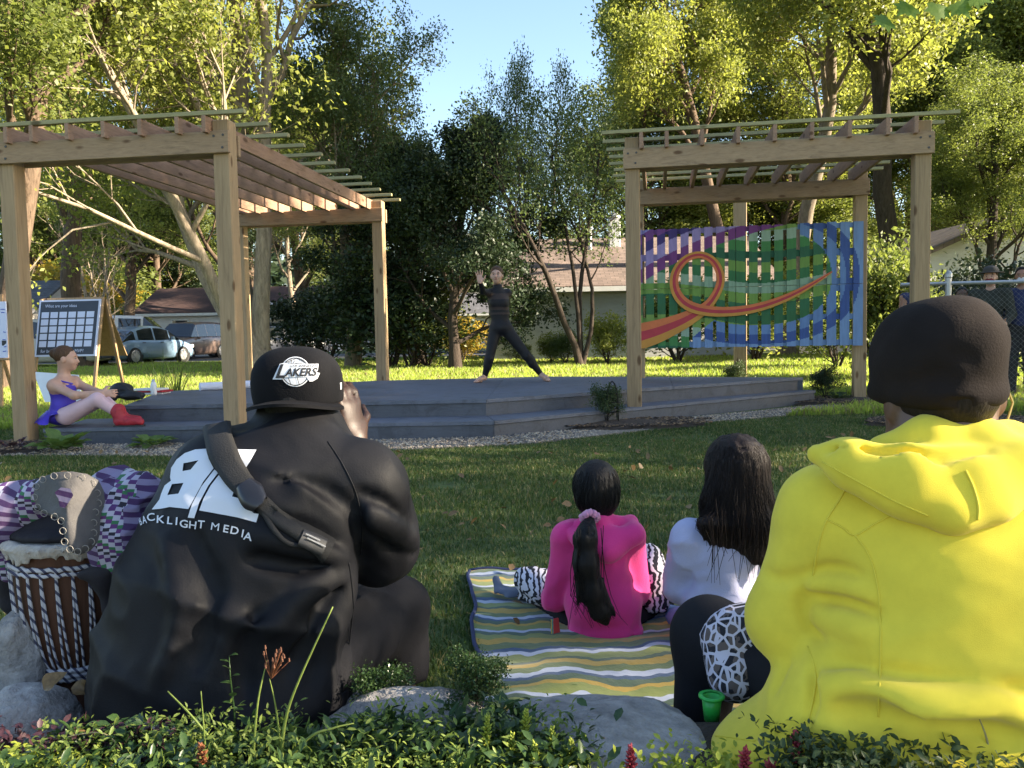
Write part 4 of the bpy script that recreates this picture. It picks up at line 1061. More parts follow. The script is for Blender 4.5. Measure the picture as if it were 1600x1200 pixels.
def strands(name, o, m, parent, n, ztop, zbot, ctr, seed, spread=.006, ang=(-2.6, -.5), r=.0011, wave=.004):
    "single hairs laid over the hair mass from crown to tips"
    bv = bvh_of(o); rr = random.Random(seed); mb = MB()
    for i in range(n):
        a0 = rr.uniform(*ang); pts = []; z0 = ztop-rr.uniform(0, .03); z1 = zbot+rr.uniform(0, .25)*(ztop-zbot); ph = rr.uniform(0, 6.28)
        for k in range(9):
            t = k/8; z = z0+(z1-z0)*t; a = a0+.10*math.sin(ph+t*3)+wave*8*math.sin(ph*2+t*7); d = V(math.cos(a), math.sin(a), 0)
            h = bv.ray_cast(V(ctr[0], ctr[1], z)+d*.6, -d)
            if h[0] is None: break
            pts.append(h[0]+h[1]*(.0006+spread*t*t*rr.uniform(-.1, 1)))
        if len(pts) > 3: mb.tube(pts, [r*(1-.5*j/len(pts)) for j in range(len(pts))], 3, False)
    return mb.build(name, m, parent, True)
def strip(name, path, bvh, off, th, m, parent, n=40):
    "band worn over the cloth: path of (px, py, half-width px)"
    cr_ = catmull(path, 10); rows = []
    for i, (x, y, w) in enumerate(cr_):
        a = cr_[max(i-1, 0)]; b = cr_[min(i+1, len(cr_)-1)]; L = math.hypot(b[0]-a[0], b[1]-a[1]) or 1; tx, ty = (b[0]-a[0])/L, (b[1]-a[1])/L
        row = []; inn = []
        for k in (-1, -.6, 0, .6, 1):
            h = shoot(bvh, x-ty*w*k, y+tx*w*k, 0)
            if h is None: row = None; break
            row.append(h[0]+h[1]*(off+th*(1 if abs(k) < .9 else .6))); inn.append(h[0]-h[1]*.004)
        if row: rows.append([inn[0]]+row+[inn[-1]])
    # even the band out along its length
    for _ in range(3):
        rows = [rows[0]]+[[(rows[i-1][j]+rows[i][j]*2+rows[i+1][j])/4 for j in range(7)] for i in range(1, len(rows)-1)]+[rows[-1]]
    mb = MB(); mb.grid(rows); o = mb.build(name, m, parent, True); return o
# ================================================================== people
SK_DARK = skinmat('skin_dark', (.055,.027,.017)); SK_DEEP = skinmat('skin_deep', (.11,.055,.033)); SK_LIGHT = skinmat('skin_light', (.52,.31,.225)); SK_TAN = skinmat('skin_tan', (.33,.17,.105))
HAIR_BLK = hairmat('hair_black', (.008,.007,.0072)); HAIR_DKB = hairmat('hair_dark_brown', (.014,.008,.0065)); HAIR_BRN = hairmat('hair_brown', (.10,.055,.03))
# ---- man in the black jacket
M_JACK = plain('black_nylon', (.0058,.006,.0083), .62, .2, 5, .15, 220, spec=.22)
M_TROU = plain('black_twill', (.0085,.0085,.011), .8, .2, 6, .3, 200, spec=.2)
M_CAP = plain('black_cap_wool', (.006,.006,.0075), .85, .15, 8, .3, 300, spec=.15)
M_PRINT = plain('white_print', (.60,.62,.67), .55, .03, 10, .05, 80)
M_RUB = plain('black_webbing', (.008,.0078,.008), .75, .2, 10, .4, 300)
M_SHOE = plain('dark_shoe', (.03,.03,.032), .6, .2)
sh_r, el_r, wr_r = P(566,768,1.88), P(596,852,1.98), P(556,712,2.08)
sh_l, el_l, wr_l = P(345,750,1.90), P(300,905,2.15), P(430,800,2.3)
hip_r, kn_r, an_r = P(480,1045,1.86), P(612,952,2.17), P(624,1092,2.2)
hip_l, kn_l, an_l = P(310,1045,1.90), P(262,965,2.25), P(262,1085,2.32)
man = thing('person', 'person in black jacket and backwards cap photographing the dancer', 'person', (hip_r.x-.2, 1.85, .15))
hc = P(470,624,1.955); hp, L, ax = head_prims(hc, (-.08, 1, -.1), s=1.03, neck_to=P(462,715,1.9))
hand = hand_prims(P(553,690,2.06), (-.1,.05,1), (-.8,.5,0), (-.3,1,.1), 1.05, .45, .05)
body = hp + hand + [Cn(P(462,725,1.9), P(350,1040,1.82), .06, .12, .05), Cn(sh_l, sh_r, .06, .06)] + chain([sh_r, el_r, P(553,690,2.06)], [.055,.045,.03]) + chain([sh_l, el_l, wr_l], [.055,.045,.03]) + chain([hip_r, kn_r, an_r], [.08,.06,.045]) + chain([hip_l, kn_l, an_l], [.08,.06,.045])
skin('body', body, .0075, SK_DARK, man)
jk = [El(P(342,1020,1.81), (.252,.20,.17), .1), El(P(368,915,1.83), (.25,.195,.17), .1), El(P(408,810,1.865), (.238,.178,.15), .1), El(P(450,738,1.90), (.185,.135,.095), .08),
      Cn(sh_l, sh_r, .085, .09, .06), Cn(P(462,720,1.905), P(468,662,1.945), .105, .088, .05), Cn(sh_r, el_r, .098, .086, .028), Cn(el_r, wr_r, .080, .048, .02), Cn(sh_l, el_l, .095, .08, .05), Cn(el_l, wr_l, .075, .045, .03),
      El(P(352,1085,1.80), (.262,.205,.10), .06), Cut((0,0,.15), (0,0,-1), .01)]
# pulled creases that fan out from under the right arm
jk = surf_folds(jk, [([(545,872),(480,828),(415,798)], 0.0084, 'sub', 0.034), ([(542,880),(470,856),(405,838)], 0.0070, 'add', 0.034), ([(540,890),(470,884),(395,872)], 0.0091, 'sub', 0.034), ([(538,898),(480,925),(425,975)], 0.0077, 'add', 0.034),
    ([(535,905),(492,965),(450,1050)], 0.0098, 'sub', 0.034), ([(545,900),(515,985),(500,1070)], 0.0077, 'add', 0.034), ([(549,905),(538,1000),(528,1080)], 0.0084, 'sub', 0.034), ([(560,770),(600,792),(642,835)], 0.0077, 'sub', 0.034), ([(566,822),(610,848),(648,862)], 0.0070, 'sub', 0.034), ([(562,800),(606,822),(645,850)], 0.0056, 'add', 0.034),
    ([(430,748),(500,762),(556,800)], 0.0077, 'sub', 0.034), ([(300,830),(330,930),(310,1040)], 0.0084, 'sub', 0.034), ([(260,850),(280,950),(250,1060)], 0.0070, 'add', 0.034), ([(400,960),(380,1030),(385,1090)], 0.0077, 'sub', 0.034), ([(566,872),(560,830),(552,790)], 0.0084, 'sub', 0.034)])
f1 = creases(6, .020, 3, (.8, .1, -.45), 3.4, 2.0); f2 = creases(15, .004, 8, (.6, .2, -.75), 4.0, 2.5)
jacket = skin('jacket', jk, .0075, M_JACK, man, disp=lambda x, y, z: f1(x, y, z)+f2(x, y, z))
tr = chain([hip_r, kn_r, an_r], [.12,.088,.083], .04) + chain([hip_l, kn_l, an_l], [.12,.088,.083], .04) + [El(P(390,1060,1.85), (.2,.14,.1), .06), Cut((0,0,.045), (0,0,-1), .01)]
f3 = creases(13, .012, 4, (.3, .5, .8), 2.5)
skin('trousers', tr, .011, M_TROU, man, disp=f3)
for an in (an_r, an_l):
    skin('shoe', [El((an.x, an.y+.06, .05), (.052,.135,.045), .03), Cn((an.x, an.y, .12), (an.x, an.y, .05), .045, .05, .03), Cut((0,0,.008), (0,0,-1))], .01, M_SHOE, man)
# raglan seam of the right sleeve
jb0 = bvh_of(jacket); pts = [q[0] for q in (shoot(jb0, x, y, .0004) for x, y in catmull([(512,690),(535,725),(556,770),(566,820),(563,868)], 8)) if q]
MB().tube(pts, .0018, 5).build('seam', M_JACK, jacket, True)
pts = [q[0] for q in (shoot(jb0, x, y, .0004) for x, y in catmull([(545,880),(552,940),(548,1010),(535,1080)], 8)) if q]
MB().tube(pts, .0022, 5).build('seam', M_JACK, jacket, True)
cap_c = P(468,611,1.955)
crown = [El(cap_c, (.0985,.108,.101), .02, p=2.7), El(V(*cap_c)+V(0,-.045,.03), (.085,.06,.066), .03, p=2.4), Cut(cap_c-V(0,0,.030), (0,0,-1), .004)]
capo = skin('cap', crown, .0055, M_CAP, man)
rows = []
for i in range(9):
    t = i/8; row = []
    for j in range(25):
        a = math.pi*(j/24); x = -math.cos(a)*(.094+.016*t); y0 = -.100-.004; yy = -.03-math.sin(a)*(.070+.066*t)
        row.append(V(cap_c.x+x, cap_c.y+yy, cap_c.z-.012-.016*(abs(x)/.1)**2*1.0-.004*t))
    rows.append(row)
mb = MB(); mb.grid(rows); mb.grid([[p-V(0,0,.007) for p in r][::-1] for r in rows])
mb.grid([[p for p in rows[-1]], [p-V(0,0,.007) for p in rows[-1]]]); bill = mb.build('cap_bill', M_CAP, capo, True)
cb = bvh_of(capo)
def ring2d(cx, cy, r0, r1, n=40):
    pts = []; tr_ = []
    for i in range(n):
        a = 2*math.pi*i/n; pts += [(cx+r0*math.cos(a), cy+r0*math.sin(a)), (cx+r1*math.cos(a), cy+r1*math.sin(a))]
        k = (i+1) % n; tr_ += [[2*i, 2*i+1, 2*k+1], [2*i, 2*k+1, 2*k]]
    return pts, tr_
def line2d(path, w):
    pts = []; tr_ = []
    for i, (x, y) in enumerate(path):
        a = path[max(i-1, 0)]; b = path[min(i+1, len(path)-1)]; L_ = math.hypot(b[0]-a[0], b[1]-a[1]) or 1; nx_, ny_ = -(b[1]-a[1])/L_*w/2, (b[0]-a[0])/L_*w/2
        pts += [(x+nx_, y+ny_), (x-nx_, y-ny_)]
        if i: tr_ += [[2*i-2, 2*i-1, 2*i+1], [2*i-2, 2*i+1, 2*i]]
    return pts, tr_
def Z3(p): return (380+p[0]/6.667, 530+p[1]/6.667)
M_INK = plain('black_ink', (.012,.012,.014), .7, .1, bstr=0)
pt, tt = poly_tris([[Z3((545+155*math.cos(a), 340+155*math.sin(a))) for a in np.linspace(0, 2*math.pi, 40)[:-1]]]); emb = decal('emblem', pt, tt, cb, .0012, M_PRINT, capo)
pt, tt = ring2d(*Z3((545, 340)), 135/6.667, 144/6.667); decal('ball_outline', pt, tt, cb, .0022, M_INK, emb)
for ln in ([(470,245),(520,262),(540,225)], [(520,262),(590,250),(640,270)], [(500,215),(510,250)], [(470,400),(500,470)], [(560,385),(585,470)], [(440,250),(560,205),(640,245)]):
    pt, tt = line2d([Z3(q) for q in ln], .9); decal('ball_seam', pt, tt, cb, .0022, M_INK, emb)
pt, tt = poly_tris([[Z3(q) for q in ((310,420),(345,345),(385,260),(440,250),(470,262),(780,262),(775,320),(760,345),(795,355),(770,410),(720,440),(690,440),(660,395),(410,395),(405,420))]]); decal('wordmark_backing', pt, tt, cb, .0026, M_PRINT, emb)
pt, tt = text2d('AKERS', 11.5, .3, .03); wd = max(p[0] for p in pt)-min(p[0] for p in pt); decal('wordmark', place2d(pt, 469.5, 587.5, -.02, 51.0/wd, 1), tt, cb, .0036, M_INK, emb, 4)
pt, tt = text2d('L', 19.5, .38, .03); decal('initial', place2d(pt, 437.5, 590.0, -.02, 1.05, 1), tt, cb, .0037, M_INK, emb, 4)
pt, tt = text2d('LOS ANGELES', 3.6, .25, .006); wd = max(p[0] for p in pt)-min(p[0] for p in pt); decal('city_name', place2d(pt, 473.5, 574.0, -.02, 40.0/wd, 1), tt, cb, .0036, M_INK, emb, 4)
pt, tt = poly_tris([[Z3(q) for q in ((1000,455),(1018,450),(1018,520),(1004,525))]]); decal('side_label', pt, tt, cb, .002, M_PRINT, capo)
skin('hair', [El(hc-V(0,.012,.0), (.082,.102,.085), .02), Cut(hc-V(0,0,.075), (0,0,-1)), Cut(hc+V(0,.02,0), (0,1,0))], .008, HAIR_BLK, man)
# jacket print
jb = bvh_of(jacket)
def ZJ(p): return (180+p[0]/5.454, 640+p[1]/5.454)
B_ = [(785,340),(690,345),(600,375),(530,430),(485,500),(475,580),(482,610),(430,650),(400,720),(385,770),(320,855),(390,850),(470,833),(630,850),(690,740),(755,620),(842,505),(800,420)]
h1 = [(590,460),(715,437),(650,515),(580,528)]; h2 = [(490,640),(590,628),(545,722),(453,732)]
for loops in ([B_, h1, h2], [[(850,515),(880,545),(800,650),(720,800),(680,925),(625,920),(660,810),(740,660)]], [[(885,565),(960,625),(1020,680),(1000,745),(1080,765),(1130,830),(1185,885),(1225,890),(1205,965),(1050,920),(720,862),(760,760),(820,650)]], [[(1030,345),(1205,348),(1150,450),(1100,525),(1060,440)]]):
    pt, tt = poly_tris([[ZJ(q) for q in l] for l in loops]); decal('back_print', pt, tt, jb, .0025, M_PRINT, jacket, 5)
for ch, X, Y, sx, rot in (('B',232,985,.35,-.3),('A',262,972,.5,-.2),('C',315,950,1,-.1),('K',390,968,1,.05),('L',468,978,1,.1),('I',527,983,1,.1),('G',587,1003,1,.12),('H',663,1012,1,.12),('T',735,1008,.9,.1),('M',852,1028,1,.15),('E',942,1045,1,.18),('D',1015,1060,1,.2),('I',1085,1085,1,.2),('A',1130,1110,1,.2)):
    pt, tt = text2d(ch, 11.5, 0, 0.0 if ch == 'M' else .014); decal('lettering', place2d(pt, *ZJ((X, Y)), rot, 1.15*sx), tt, jb, .0025, M_PRINT, jacket, 4)
bag = thing('sling_bag', 'black webbing sling strap with buckle across the jacket back', 'bag', (P(420,800,1.7).x, 1.7, P(420,800,1.7).z))
strip('strap', [(334,650,16),(340,668,20),(349,707,22),(370,746,21),(396,774,16)], jb, .006, .012, M_RUB, bag)
strip('strap', [(398,778,13),(435,810,14),(475,835,15),(512,860,19)], jb, .005, .009, M_RUB, bag)
strip('buckle', [(386,764,16),(398,780,20),(410,792,13)], jb, .016, .014, plain('buckle_plastic', (.014,.015,.02), .35, .1), bag)
tg = strip('tag', [(466,842,9),(484,850,10),(500,857,10)], jb, .016, .003, plain('tag_rubber', (.03,.03,.032), .5, .1), bag)
for (x0, y0, x1, y1) in ((470,841,490,849), (472,846,498,857)):
    h0, h1_ = shoot(jb, x0, y0, .024), shoot(jb, x1, y1, .024)
    MB().bar(h0[0], h1_[0], .003, .0012, h0[1]).build('tag_marking', plain('tag_grey', (.3,.3,.3), .6, .05, bstr=0), tg)
strip('loose_strap', [(410,800,3),(430,832,3.5),(455,850,3),(490,852,3)], jb, .008, .004, M_RUB, bag)
camr = thing('camera_body', 'black camera held up to the eye of the person in black', 'camera', P(505,660,2.13))
r_, f_, u_ = frame((-.08, 1, 0)); cc = P(512,655,2.12)
MB().box(cc, (.14,.055,.095), (r_, f_, u_), .012).build('housing', plain('camera_black', (.012,.012,.012), .5, .1), camr)
MB().lathe([(.0,0),(.034,0),(.034,.03),(.038,.032),(.038,.075),(.033,.078),(.030,.06),(0,.06)], cc+f_*.027, 20, (r_, u_, f_)).build('lens', MATS['camera_black'], camr)
MB().box(cc+u_*.055, (.05,.05,.03), (r_, f_, u_), .008).build('viewfinder', MATS['camera_black'], camr)

# ---- person in the yellow hoodie
M_YEL = plain('yellow_fleece', (.74,.60,.06), .95, .09, 9, .3, 900, sheen=.15, spec=.08, bdist=.002)
M_HAT2 = plain('brown_felt', (.017,.0125,.011), .92, .2, 8, .3, 220, spec=.15)
M_LEG = plain('charcoal_leggings', (.012,.012,.015), .85, .15, 10, .2, 250, spec=.2)
yp = thing('person', 'person in bright yellow hoodie and dark slouchy cap seen from behind', 'person', (P(1480,1100,1.42).x, 1.42, .25))
ysl, yel, ywl = P(1292,806,1.485), P(1226,962,1.51), P(1262,955,1.76)
ysr, yer, ywr = P(1668,812,1.42), P(1745,975,1.45), P(1690,975,1.72)
yhc = P(1467,602,1.475); hp, L, ax = head_prims(yhc, (.05, 1, -.05), s=1.10, neck_to=P(1478,740,1.46))
yh = P(1360,1130,1.50); yk = P(1109,992,1.86); ya = P(1092,1160,1.84)
yh2 = P(1600,1130,1.50); yk2 = P(1560,1010,1.9); ya2 = P(1540,1160,1.9)
body = hp + [Cn(P(1475,740,1.46), P(1480,1120,1.44), .1, .13, .08), Cn(ysl, ysr, .05, .05)] + chain([ysl, yel, ywl], [.05,.04,.03]) + chain([ysr, yer, ywr], [.05,.04,.03]) + chain([yh, yk, ya], [.08,.055,.04]) + chain([yh2, yk2, ya2], [.08,.055,.04]) + hand_prims(ywl, (.4, 1, -.1), (1,-.3,0), (0,.2,1), 1, .5) + hand_prims(ywr, (-.4, 1, -.1), (-1,-.3,0), (0,.2,1), 1, .5)
body += [El(P(1557,624,1.485), (.014,.02,.030), .012), El(P(1553,640,1.48), (.010,.014,.014), .012), Cn(P(1535,622,1.48), P(1550,622,1.485), .02, .016, .02)]
skin('body', body, .0075, SK_DEEP, yp)
hd = [El(P(1472,840,1.455), (.205,.145,.15), .1), El(P(1478,965,1.44), (.212,.158,.17), .1), El(P(1482,1090,1.42), (.30,.195,.13), .1), El(P(1480,1175,1.43), (.415,.215,.10), .09),
      Cn(ysl, ysr, .072, .075, .07), Cn(P(1475,780,1.46), P(1478,715,1.465), .10, .078, .06), Cn(ysl, yel, .076, .064, .045), Cn(yel, ywl, .062, .042, .03), Cn(ysr, yer, .078, .066, .045), Cn(yer, ywr, .064, .042, .03)]
hd.append(Cut((0,0,.20), (0,0,-1), .015))
hd = surf_folds(hd, [([(1258,905),(1262,955),(1288,1002)], .014, 'sub', .018), ([(1262,900),(1300,890),(1345,900)], .009, 'sub', .02), ([(1266,915),(1310,915),(1360,930)], .008, 'add', .02), ([(1266,932),(1325,945),(1375,962)], .010, 'sub', .022), ([(1275,962),(1320,975),(1360,990)], .008, 'add', .025),
    ([(1300,1050),(1400,1078),(1500,1090),(1600,1094)], .009, 'sub', .05), ([(1290,1072),(1400,1106),(1500,1120),(1600,1122)], .010, 'add', .05), ([(1320,1108),(1440,1140),(1580,1150)], .010, 'sub', .05), ([(1236,1032),(1222,1060),(1212,1092)], .008, 'sub', .012), ([(1272,1045),(1275,1090),(1262,1140)], .006, 'sub', .02), ([(1180,880),(1215,905),(1250,900)], .006, 'sub', .02)])
f4 = creases(5.5, .010, 12, (.9, .1, .3), 3.0, 2.0); f5 = creases(13, .0022, 15, (.8, .2, -.35), 3.5, 2.0)
hoodie = skin('hoodie', hd, .0075, M_YEL, yp, disp=lambda x, y, z: f4(x, y, z)+f5(x, y, z))
hood = chain([P(1276,709,1.425), P(1330,716,1.385), P(1420,730,1.345), P(1510,738,1.338), P(1590,722,1.362), P(1640,700,1.43)], [.014,.021,.028,.028,.028,.03], .05) \
     + chain([P(1330,742,1.37), P(1420,776,1.335), P(1490,804,1.322), P(1550,782,1.33), P(1620,745,1.385)], [.014,.020,.018,.020,.026], .06) \
     + chain([P(1385,706,1.44), P(1450,686,1.405), P(1530,688,1.40), P(1575,690,1.435), P(1590,700,1.49)], [.03,.036,.034,.032,.03], .025) + [El(P(1470,752,1.345), (.13,.026,.045), .03)]
hood += chain([P(1290,703,1.39), P(1380,707,1.35), P(1470,714,1.32), P(1545,700,1.33)], [.006,.010,.012,.010], .012, 'sub')
hoodo = skin('hood', hood, .0065, M_YEL, hoodie, disp=creases(9, .004, 31, (1, 0, -.25), 3, 2))
yb = bvh_of(hoodie); M_SEAM = plain('yellow_seam', (.70,.57,.05), .9, .05, bstr=0); hb_ = bvh_of(hoodo)
pts = [q[0] for q in (shoot(hb_, x, y, .0004) for x, y in catmull([(1508,735),(1520,760),(1528,790),(1527,812)], 6)) if q]
MB().tube(pts, .0026, 6).build('seam', M_SEAM, hoodo, True)
pts = [q[0] for q in (shoot(hb_, x, y, .0003) for x, y in catmull([(1285,722),(1340,752),(1400,784),(1450,806)], 6)) if q]
if len(pts) > 3: MB().tube(pts, .0018, 6).build('seam', M_SEAM, hoodo, True)
for path in ([(1331,745),(1312,780),(1292,812),(1279,850),(1270,900)], [(1292,812),(1316,824),(1336,836),(1368,818),(1402,800)], [(1336,836),(1358,868),(1370,910),(1375,960),(1375,1040),(1372,1120)], [(1262,1010),(1275,1060),(1262,1130)], [(1118,1150),(1140,1152),(1180,1158)]):
    pts = [q[0] for q in (shoot(yb, x, y, .0002) for x, y in catmull(path, 6)) if q]
    if len(pts) > 3: MB().tube(pts, .0017, 6).build('seam', M_SEAM, hoodie, True)
hat = [El(P(1462,562,1.475), (.108,.122,.098), .03, p=2.1), El(P(1482,520,1.46), (.075,.09,.056), .05), El(P(1461,618,1.475), (.098,.113,.030), .025, p=2.3), Cut(P(1460,645,1.475), (-0.12,0,-1), .008)]
hat.append(Cn(P(1485,548,1.345), P(1520,560,1.345), .008, .004, .02, 'sub')); hat.append(Cn(P(1430,588,1.345), P(1490,596,1.343), .006, .003, .03, 'sub')); hat += chain([P(1385,620,1.40), P(1420,628,1.365), P(1470,631,1.355), P(1510,627,1.365)], [.003]*4, .012, 'sub')
hato = skin('cap', hat, .0055, M_HAT2, yp, disp=folds(13, .006, 40, (.6, .3, .5), 1.6))
skin('hair', [El(np.array(yhc)+np.array((0,-.012,-.012)), (.086,.104,.078), .02), Cut(yhc+V(0,.03,0), (0,1,0)), Cut(P(1460,668,1.4), (0,0,-1), .01)], .0065, hairmat('hair_short', (.018,.012,.010)), yp, disp=folds(60, .003, 44, (0,0,1), 1.0))
eo = P(1570,627,1.475); MB().tube([eo+V(-.006,-.02,.02), eo+V(0,-.024,0), eo+V(-.014,-.03,-.035)], .0022, 6).build('ear_cord', plain('gold_cord', (.55,.4,.12), .4, .1), yp)
skin('leggings', chain([yh, yk, ya], [.10,.079,.060], .05)+chain([yh2, yk2, ya2], [.10,.078,.060], .05)+[Cut((0,0,.05), (0,0,-1))], .01, M_LEG, yp, disp=folds(20, .0025, 52, (0,.5,1), 2))
for q in (ya, ya2): skin('shoe', [El((q.x, q.y+.05, .045), (.045,.12,.042), .03), Cn((q.x, q.y, .1), (q.x, q.y, .05), .042, .045), Cut((0,0,.008), (0,0,-1))], .01, M_SHOE, yp)

# ---- girl in pink
M_PINK = plain('pink_fleece', (.74,.04,.24), .9, .08, 6, .3, 260, sheen=.2)
gp = thing('person', 'child in a pink hoodie with a long black ponytail on the blanket', 'person', (P(940,1000,2.6).x, 2.6, .02))
gsl, gel, gwl = P(888,838,2.61), P(868,935,2.66), P(900,940,2.83); gsr, ger, gwr = P(982,836,2.61), P(993,925,2.66), P(960,940,2.83)
ghc = P(931,768,2.63); hp, L, ax = head_prims(ghc, (0, 1, -.02), s=.84, neck_to=P(934,850,2.6))
g1 = (P(905,985,2.66), P(820,950,2.95), P(900,985,3.0)); g2 = (P(980,985,2.66), P(1062,945,2.92), P(985,975,3.02))
body = hp + [Cn(P(934,850,2.62), P(942,985,2.64), .05, .055, .05), Cn(gsl, gsr, .035, .035)] + chain([gsl, gel, gwl], [.035,.028,.022]) + chain([gsr, ger, gwr], [.035,.028,.022]) + chain(g1, [.06,.045,.035]) + chain(g2, [.06,.045,.035]) + hand_prims(gwl, (.5,1,-.2), (0,0,-1), (.7,.3,0), .75, .4) + hand_prims(gwr, (-.5,1,-.2), (0,0,-1), (-.7,.3,0), .75, .4)
skin('body', body, .0085, SK_TAN, gp)
pk = [El(P(934,868,2.61), (.105,.08,.10), .06), El(P(942,945,2.60), (.122,.092,.10), .06), El(P(948,1000,2.59), (.138,.105,.055), .05), Cn(gsl, gsr, .042, .042, .04), Cn(P(934,850,2.61), P(933,815,2.62), .06, .05, .03), Cn(gsl, gel, .048, .042, .022), Cn(gel, gwl, .04, .028, .015), Cn(gsr, ger, .048, .042, .022), Cn(ger, gwr, .04, .028, .015)]
for a, b, r in (((905,990),(1000,975),.005), ((985,900),(975,960),.006), ((890,880),(900,980),.005), ((920,1005),(990,1010),.004)): pk.append(Cn(P(*a, 2.50), P(*b, 2.50), r, r*.6, .025, 'sub'))
pk.append(Cut((0,0,.012), (0,0,-1), .008))
po = skin('hoodie', pk, .0075, M_PINK, gp, disp=creases(14, .009, 61, (.4, .1, .9), 2.5, 2))
skin('hood', chain([P(880,826,2.60), P(910,845,2.54), P(950,860,2.52), P(990,835,2.55), P(985,815,2.62)], [.018,.026,.032,.03,.024], .03)+[El(P(950,848,2.545), (.06,.03,.055), .03)]+chain([P(900,822,2.60), P(935,812,2.56), P(970,815,2.60)], [.02,.022,.02], .02), .0075, M_PINK, po, disp=folds(20, .003, 62))
skin('leggings', chain(g1, [.07,.052,.042], .03)+chain(g2, [.07,.052,.042], .03)+[Cut((0,0,.014), (0,0,-1))], .011, M_LEG, gp)
for q, sx in ((g1[2], -1), (g2[2], 1)): skin('shoe', [El((q.x+sx*.03, q.y, .045), (.075,.032,.032), .02), Cut((0,0,.014), (0,0,-1))], .01, M_SHOE, gp)
strand = lambda am, sd: (lambda x, y, z: am*(vnoise(x*170, y*170, z*9, sd)+.6*vnoise(x*60, y*60, z*5, sd+3)))
ha = skin('hair', [El(np.array(ghc)+np.array((0,-.012,.02)), (.0745,.09,.085), .02), El(np.array(ghc)+np.array((0,-.05,-.02)), (.062,.045,.06), .03), Cut(ghc+V(0,.045,0), (0,1,.25), .02), Cut(P(931,815,2.6), (0,0,-1), .02)], .0065, HAIR_BLK, gp, disp=strand(.002, 70))
pony = chain([P(922,806,2.525), P(915,840,2.475), P(916,880,2.468), P(925,925,2.468), P(938,955,2.47), P(946,972,2.475)], [.017,.031,.035,.032,.026,.010], .03)
skin('ponytail', pony+[Cn(P(905,870,2.47), P(903,945,2.475), .013, .003, .02), Cn(P(930,900,2.46), P(962,962,2.47), .012, .003, .02)], .005, HAIR_BLK, ha, disp=strand(.004, 71))
rs = random.Random(4)
strands('hair_strands', ha, HAIR_BLK, ha, 160, ghc.z+.075, ghc.z-.05, ghc, 5, .002, (-3.6, .5))
for i in range(26):
    x0 = rs.uniform(895, 945); p0 = P(x0, rs.uniform(820, 880), 2.445); p1 = P(x0+rs.uniform(-14, 18), 930, 2.44); p2 = P(x0+rs.uniform(-22, 40), rs.uniform(950, 985), 2.455)
    MB().tube([p0, p0.lerp(p1, .5)+V(rs.gauss(0,.004), -.006, 0), p1, p2], [.0012,.0012,.001,.0005], 4, False).build('loose_strand', HAIR_BLK, ha)
sp_ = P(922,808,2.515); r_, f_, u_ = frame((0,-1,-.5)); mb = MB()
mb.tube([sp_+(r_*math.cos(a)+u_*math.sin(a)*.75)*(.020+.003*math.sin(a*9)) for a in np.linspace(0, 2*math.pi, 40)], [.012+.002*math.sin(i*2.1) for i in range(40)], 8, False); mb.build('scrunchie', plain('pink_velvet', (.62,.26,.42), .9, .15, 30, .3, 90, sheen=.4), ha, True)
MB().lathe([(.0,0),(.006,0),(.006,.003),(0,.003)], P(971,808,2.62), 8, (V(0,1,0), V(0,0,1), V(1,0,0))).build('earring', plain('gold_metal', (.8,.55,.2), .25, .05, metal=1), gp)

# ---- girl in the pale lavender sweater
M_LAV = plain('lavender_knit', (.46,.47,.66), .92, .06, 6, .35, 240, sheen=.2)
M_JEAN = plain('blue_denim', (.14,.22,.42), .85, .2, 9, .4, 300)
lp_ = thing('person', 'child with long loose dark hair in a pale lavender sweater', 'person', (P(1130,980,2.45).x, 2.45, .02))
lsl, lel, lwl = P(1078,842,2.46), P(1064,915,2.52), P(1100,925,2.7); lsr, ler, lwr = P(1190,842,2.44), P(1205,920,2.5), P(1170,925,2.68)
lhc = P(1150,738,2.50); hp, L, ax = head_prims(lhc, (.25, 1, 0), s=.95, neck_to=P(1140,840,2.45))
l1 = (P(1100,985,2.5), P(1046,975,2.78), P(1110,985,2.9)); l2 = (P(1165,985,2.5), P(1225,965,2.75), P(1170,985,2.88))
body = hp + [Cn(P(1140,840,2.48), P(1133,980,2.5), .055, .06, .05), Cn(lsl, lsr, .04, .04)] + chain([lsl, lel, lwl], [.038,.03,.025]) + chain([lsr, ler, lwr], [.038,.03,.025]) + chain(l1, [.065,.05,.04]) + chain(l2, [.065,.05,.04]) + hand_prims(lwl, (.5,1,-.1), (0,0,-1), (.7,.3,0), .8, .4) + hand_prims(lwr, (-.5,1,-.1), (0,0,-1), (-.7,.3,0), .8, .4)
skin('body', body, .0085, SK_TAN, lp_)
lv_ = [El(P(1133,865,2.46), (.118,.085,.10), .06), El(P(1130,940,2.45), (.12,.09,.09), .05), El(P(1130,985,2.45), (.125,.1,.05), .05), Cn(lsl, lsr, .046, .046, .04), Cn(P(1140,845,2.46), P(1145,810,2.48), .06, .05, .03), Cn(lsl, lel, .055, .05, .02), Cn(lel, lwl, .046, .03, .015), Cn(lsr, ler, .055, .05, .02), Cn(ler, lwr, .046, .03, .015)]
for a, b, r in (((1085,905),(1120,890),.006), ((1085,925),(1150,915),.005), ((1100,840),(1092,890),.004)): lv_.append(Cn(P(*a, 2.36), P(*b, 2.35), r, r*.6, .025, 'sub'))
lv_.append(Cut((0,0,.015), (0,0,-1), .01))
skin('sweater', lv_, .0085, M_LAV, lp_, disp=creases(14, .010, 81, (.9, .1, .45), 2.8, 2))
skin('jeans', chain(l1, [.075,.058,.048], .03)+chain(l2, [.075,.058,.048], .03)+[Cut((0,0,.014), (0,0,-1))], .011, M_JEAN, lp_, disp=folds(16, .005, 83))
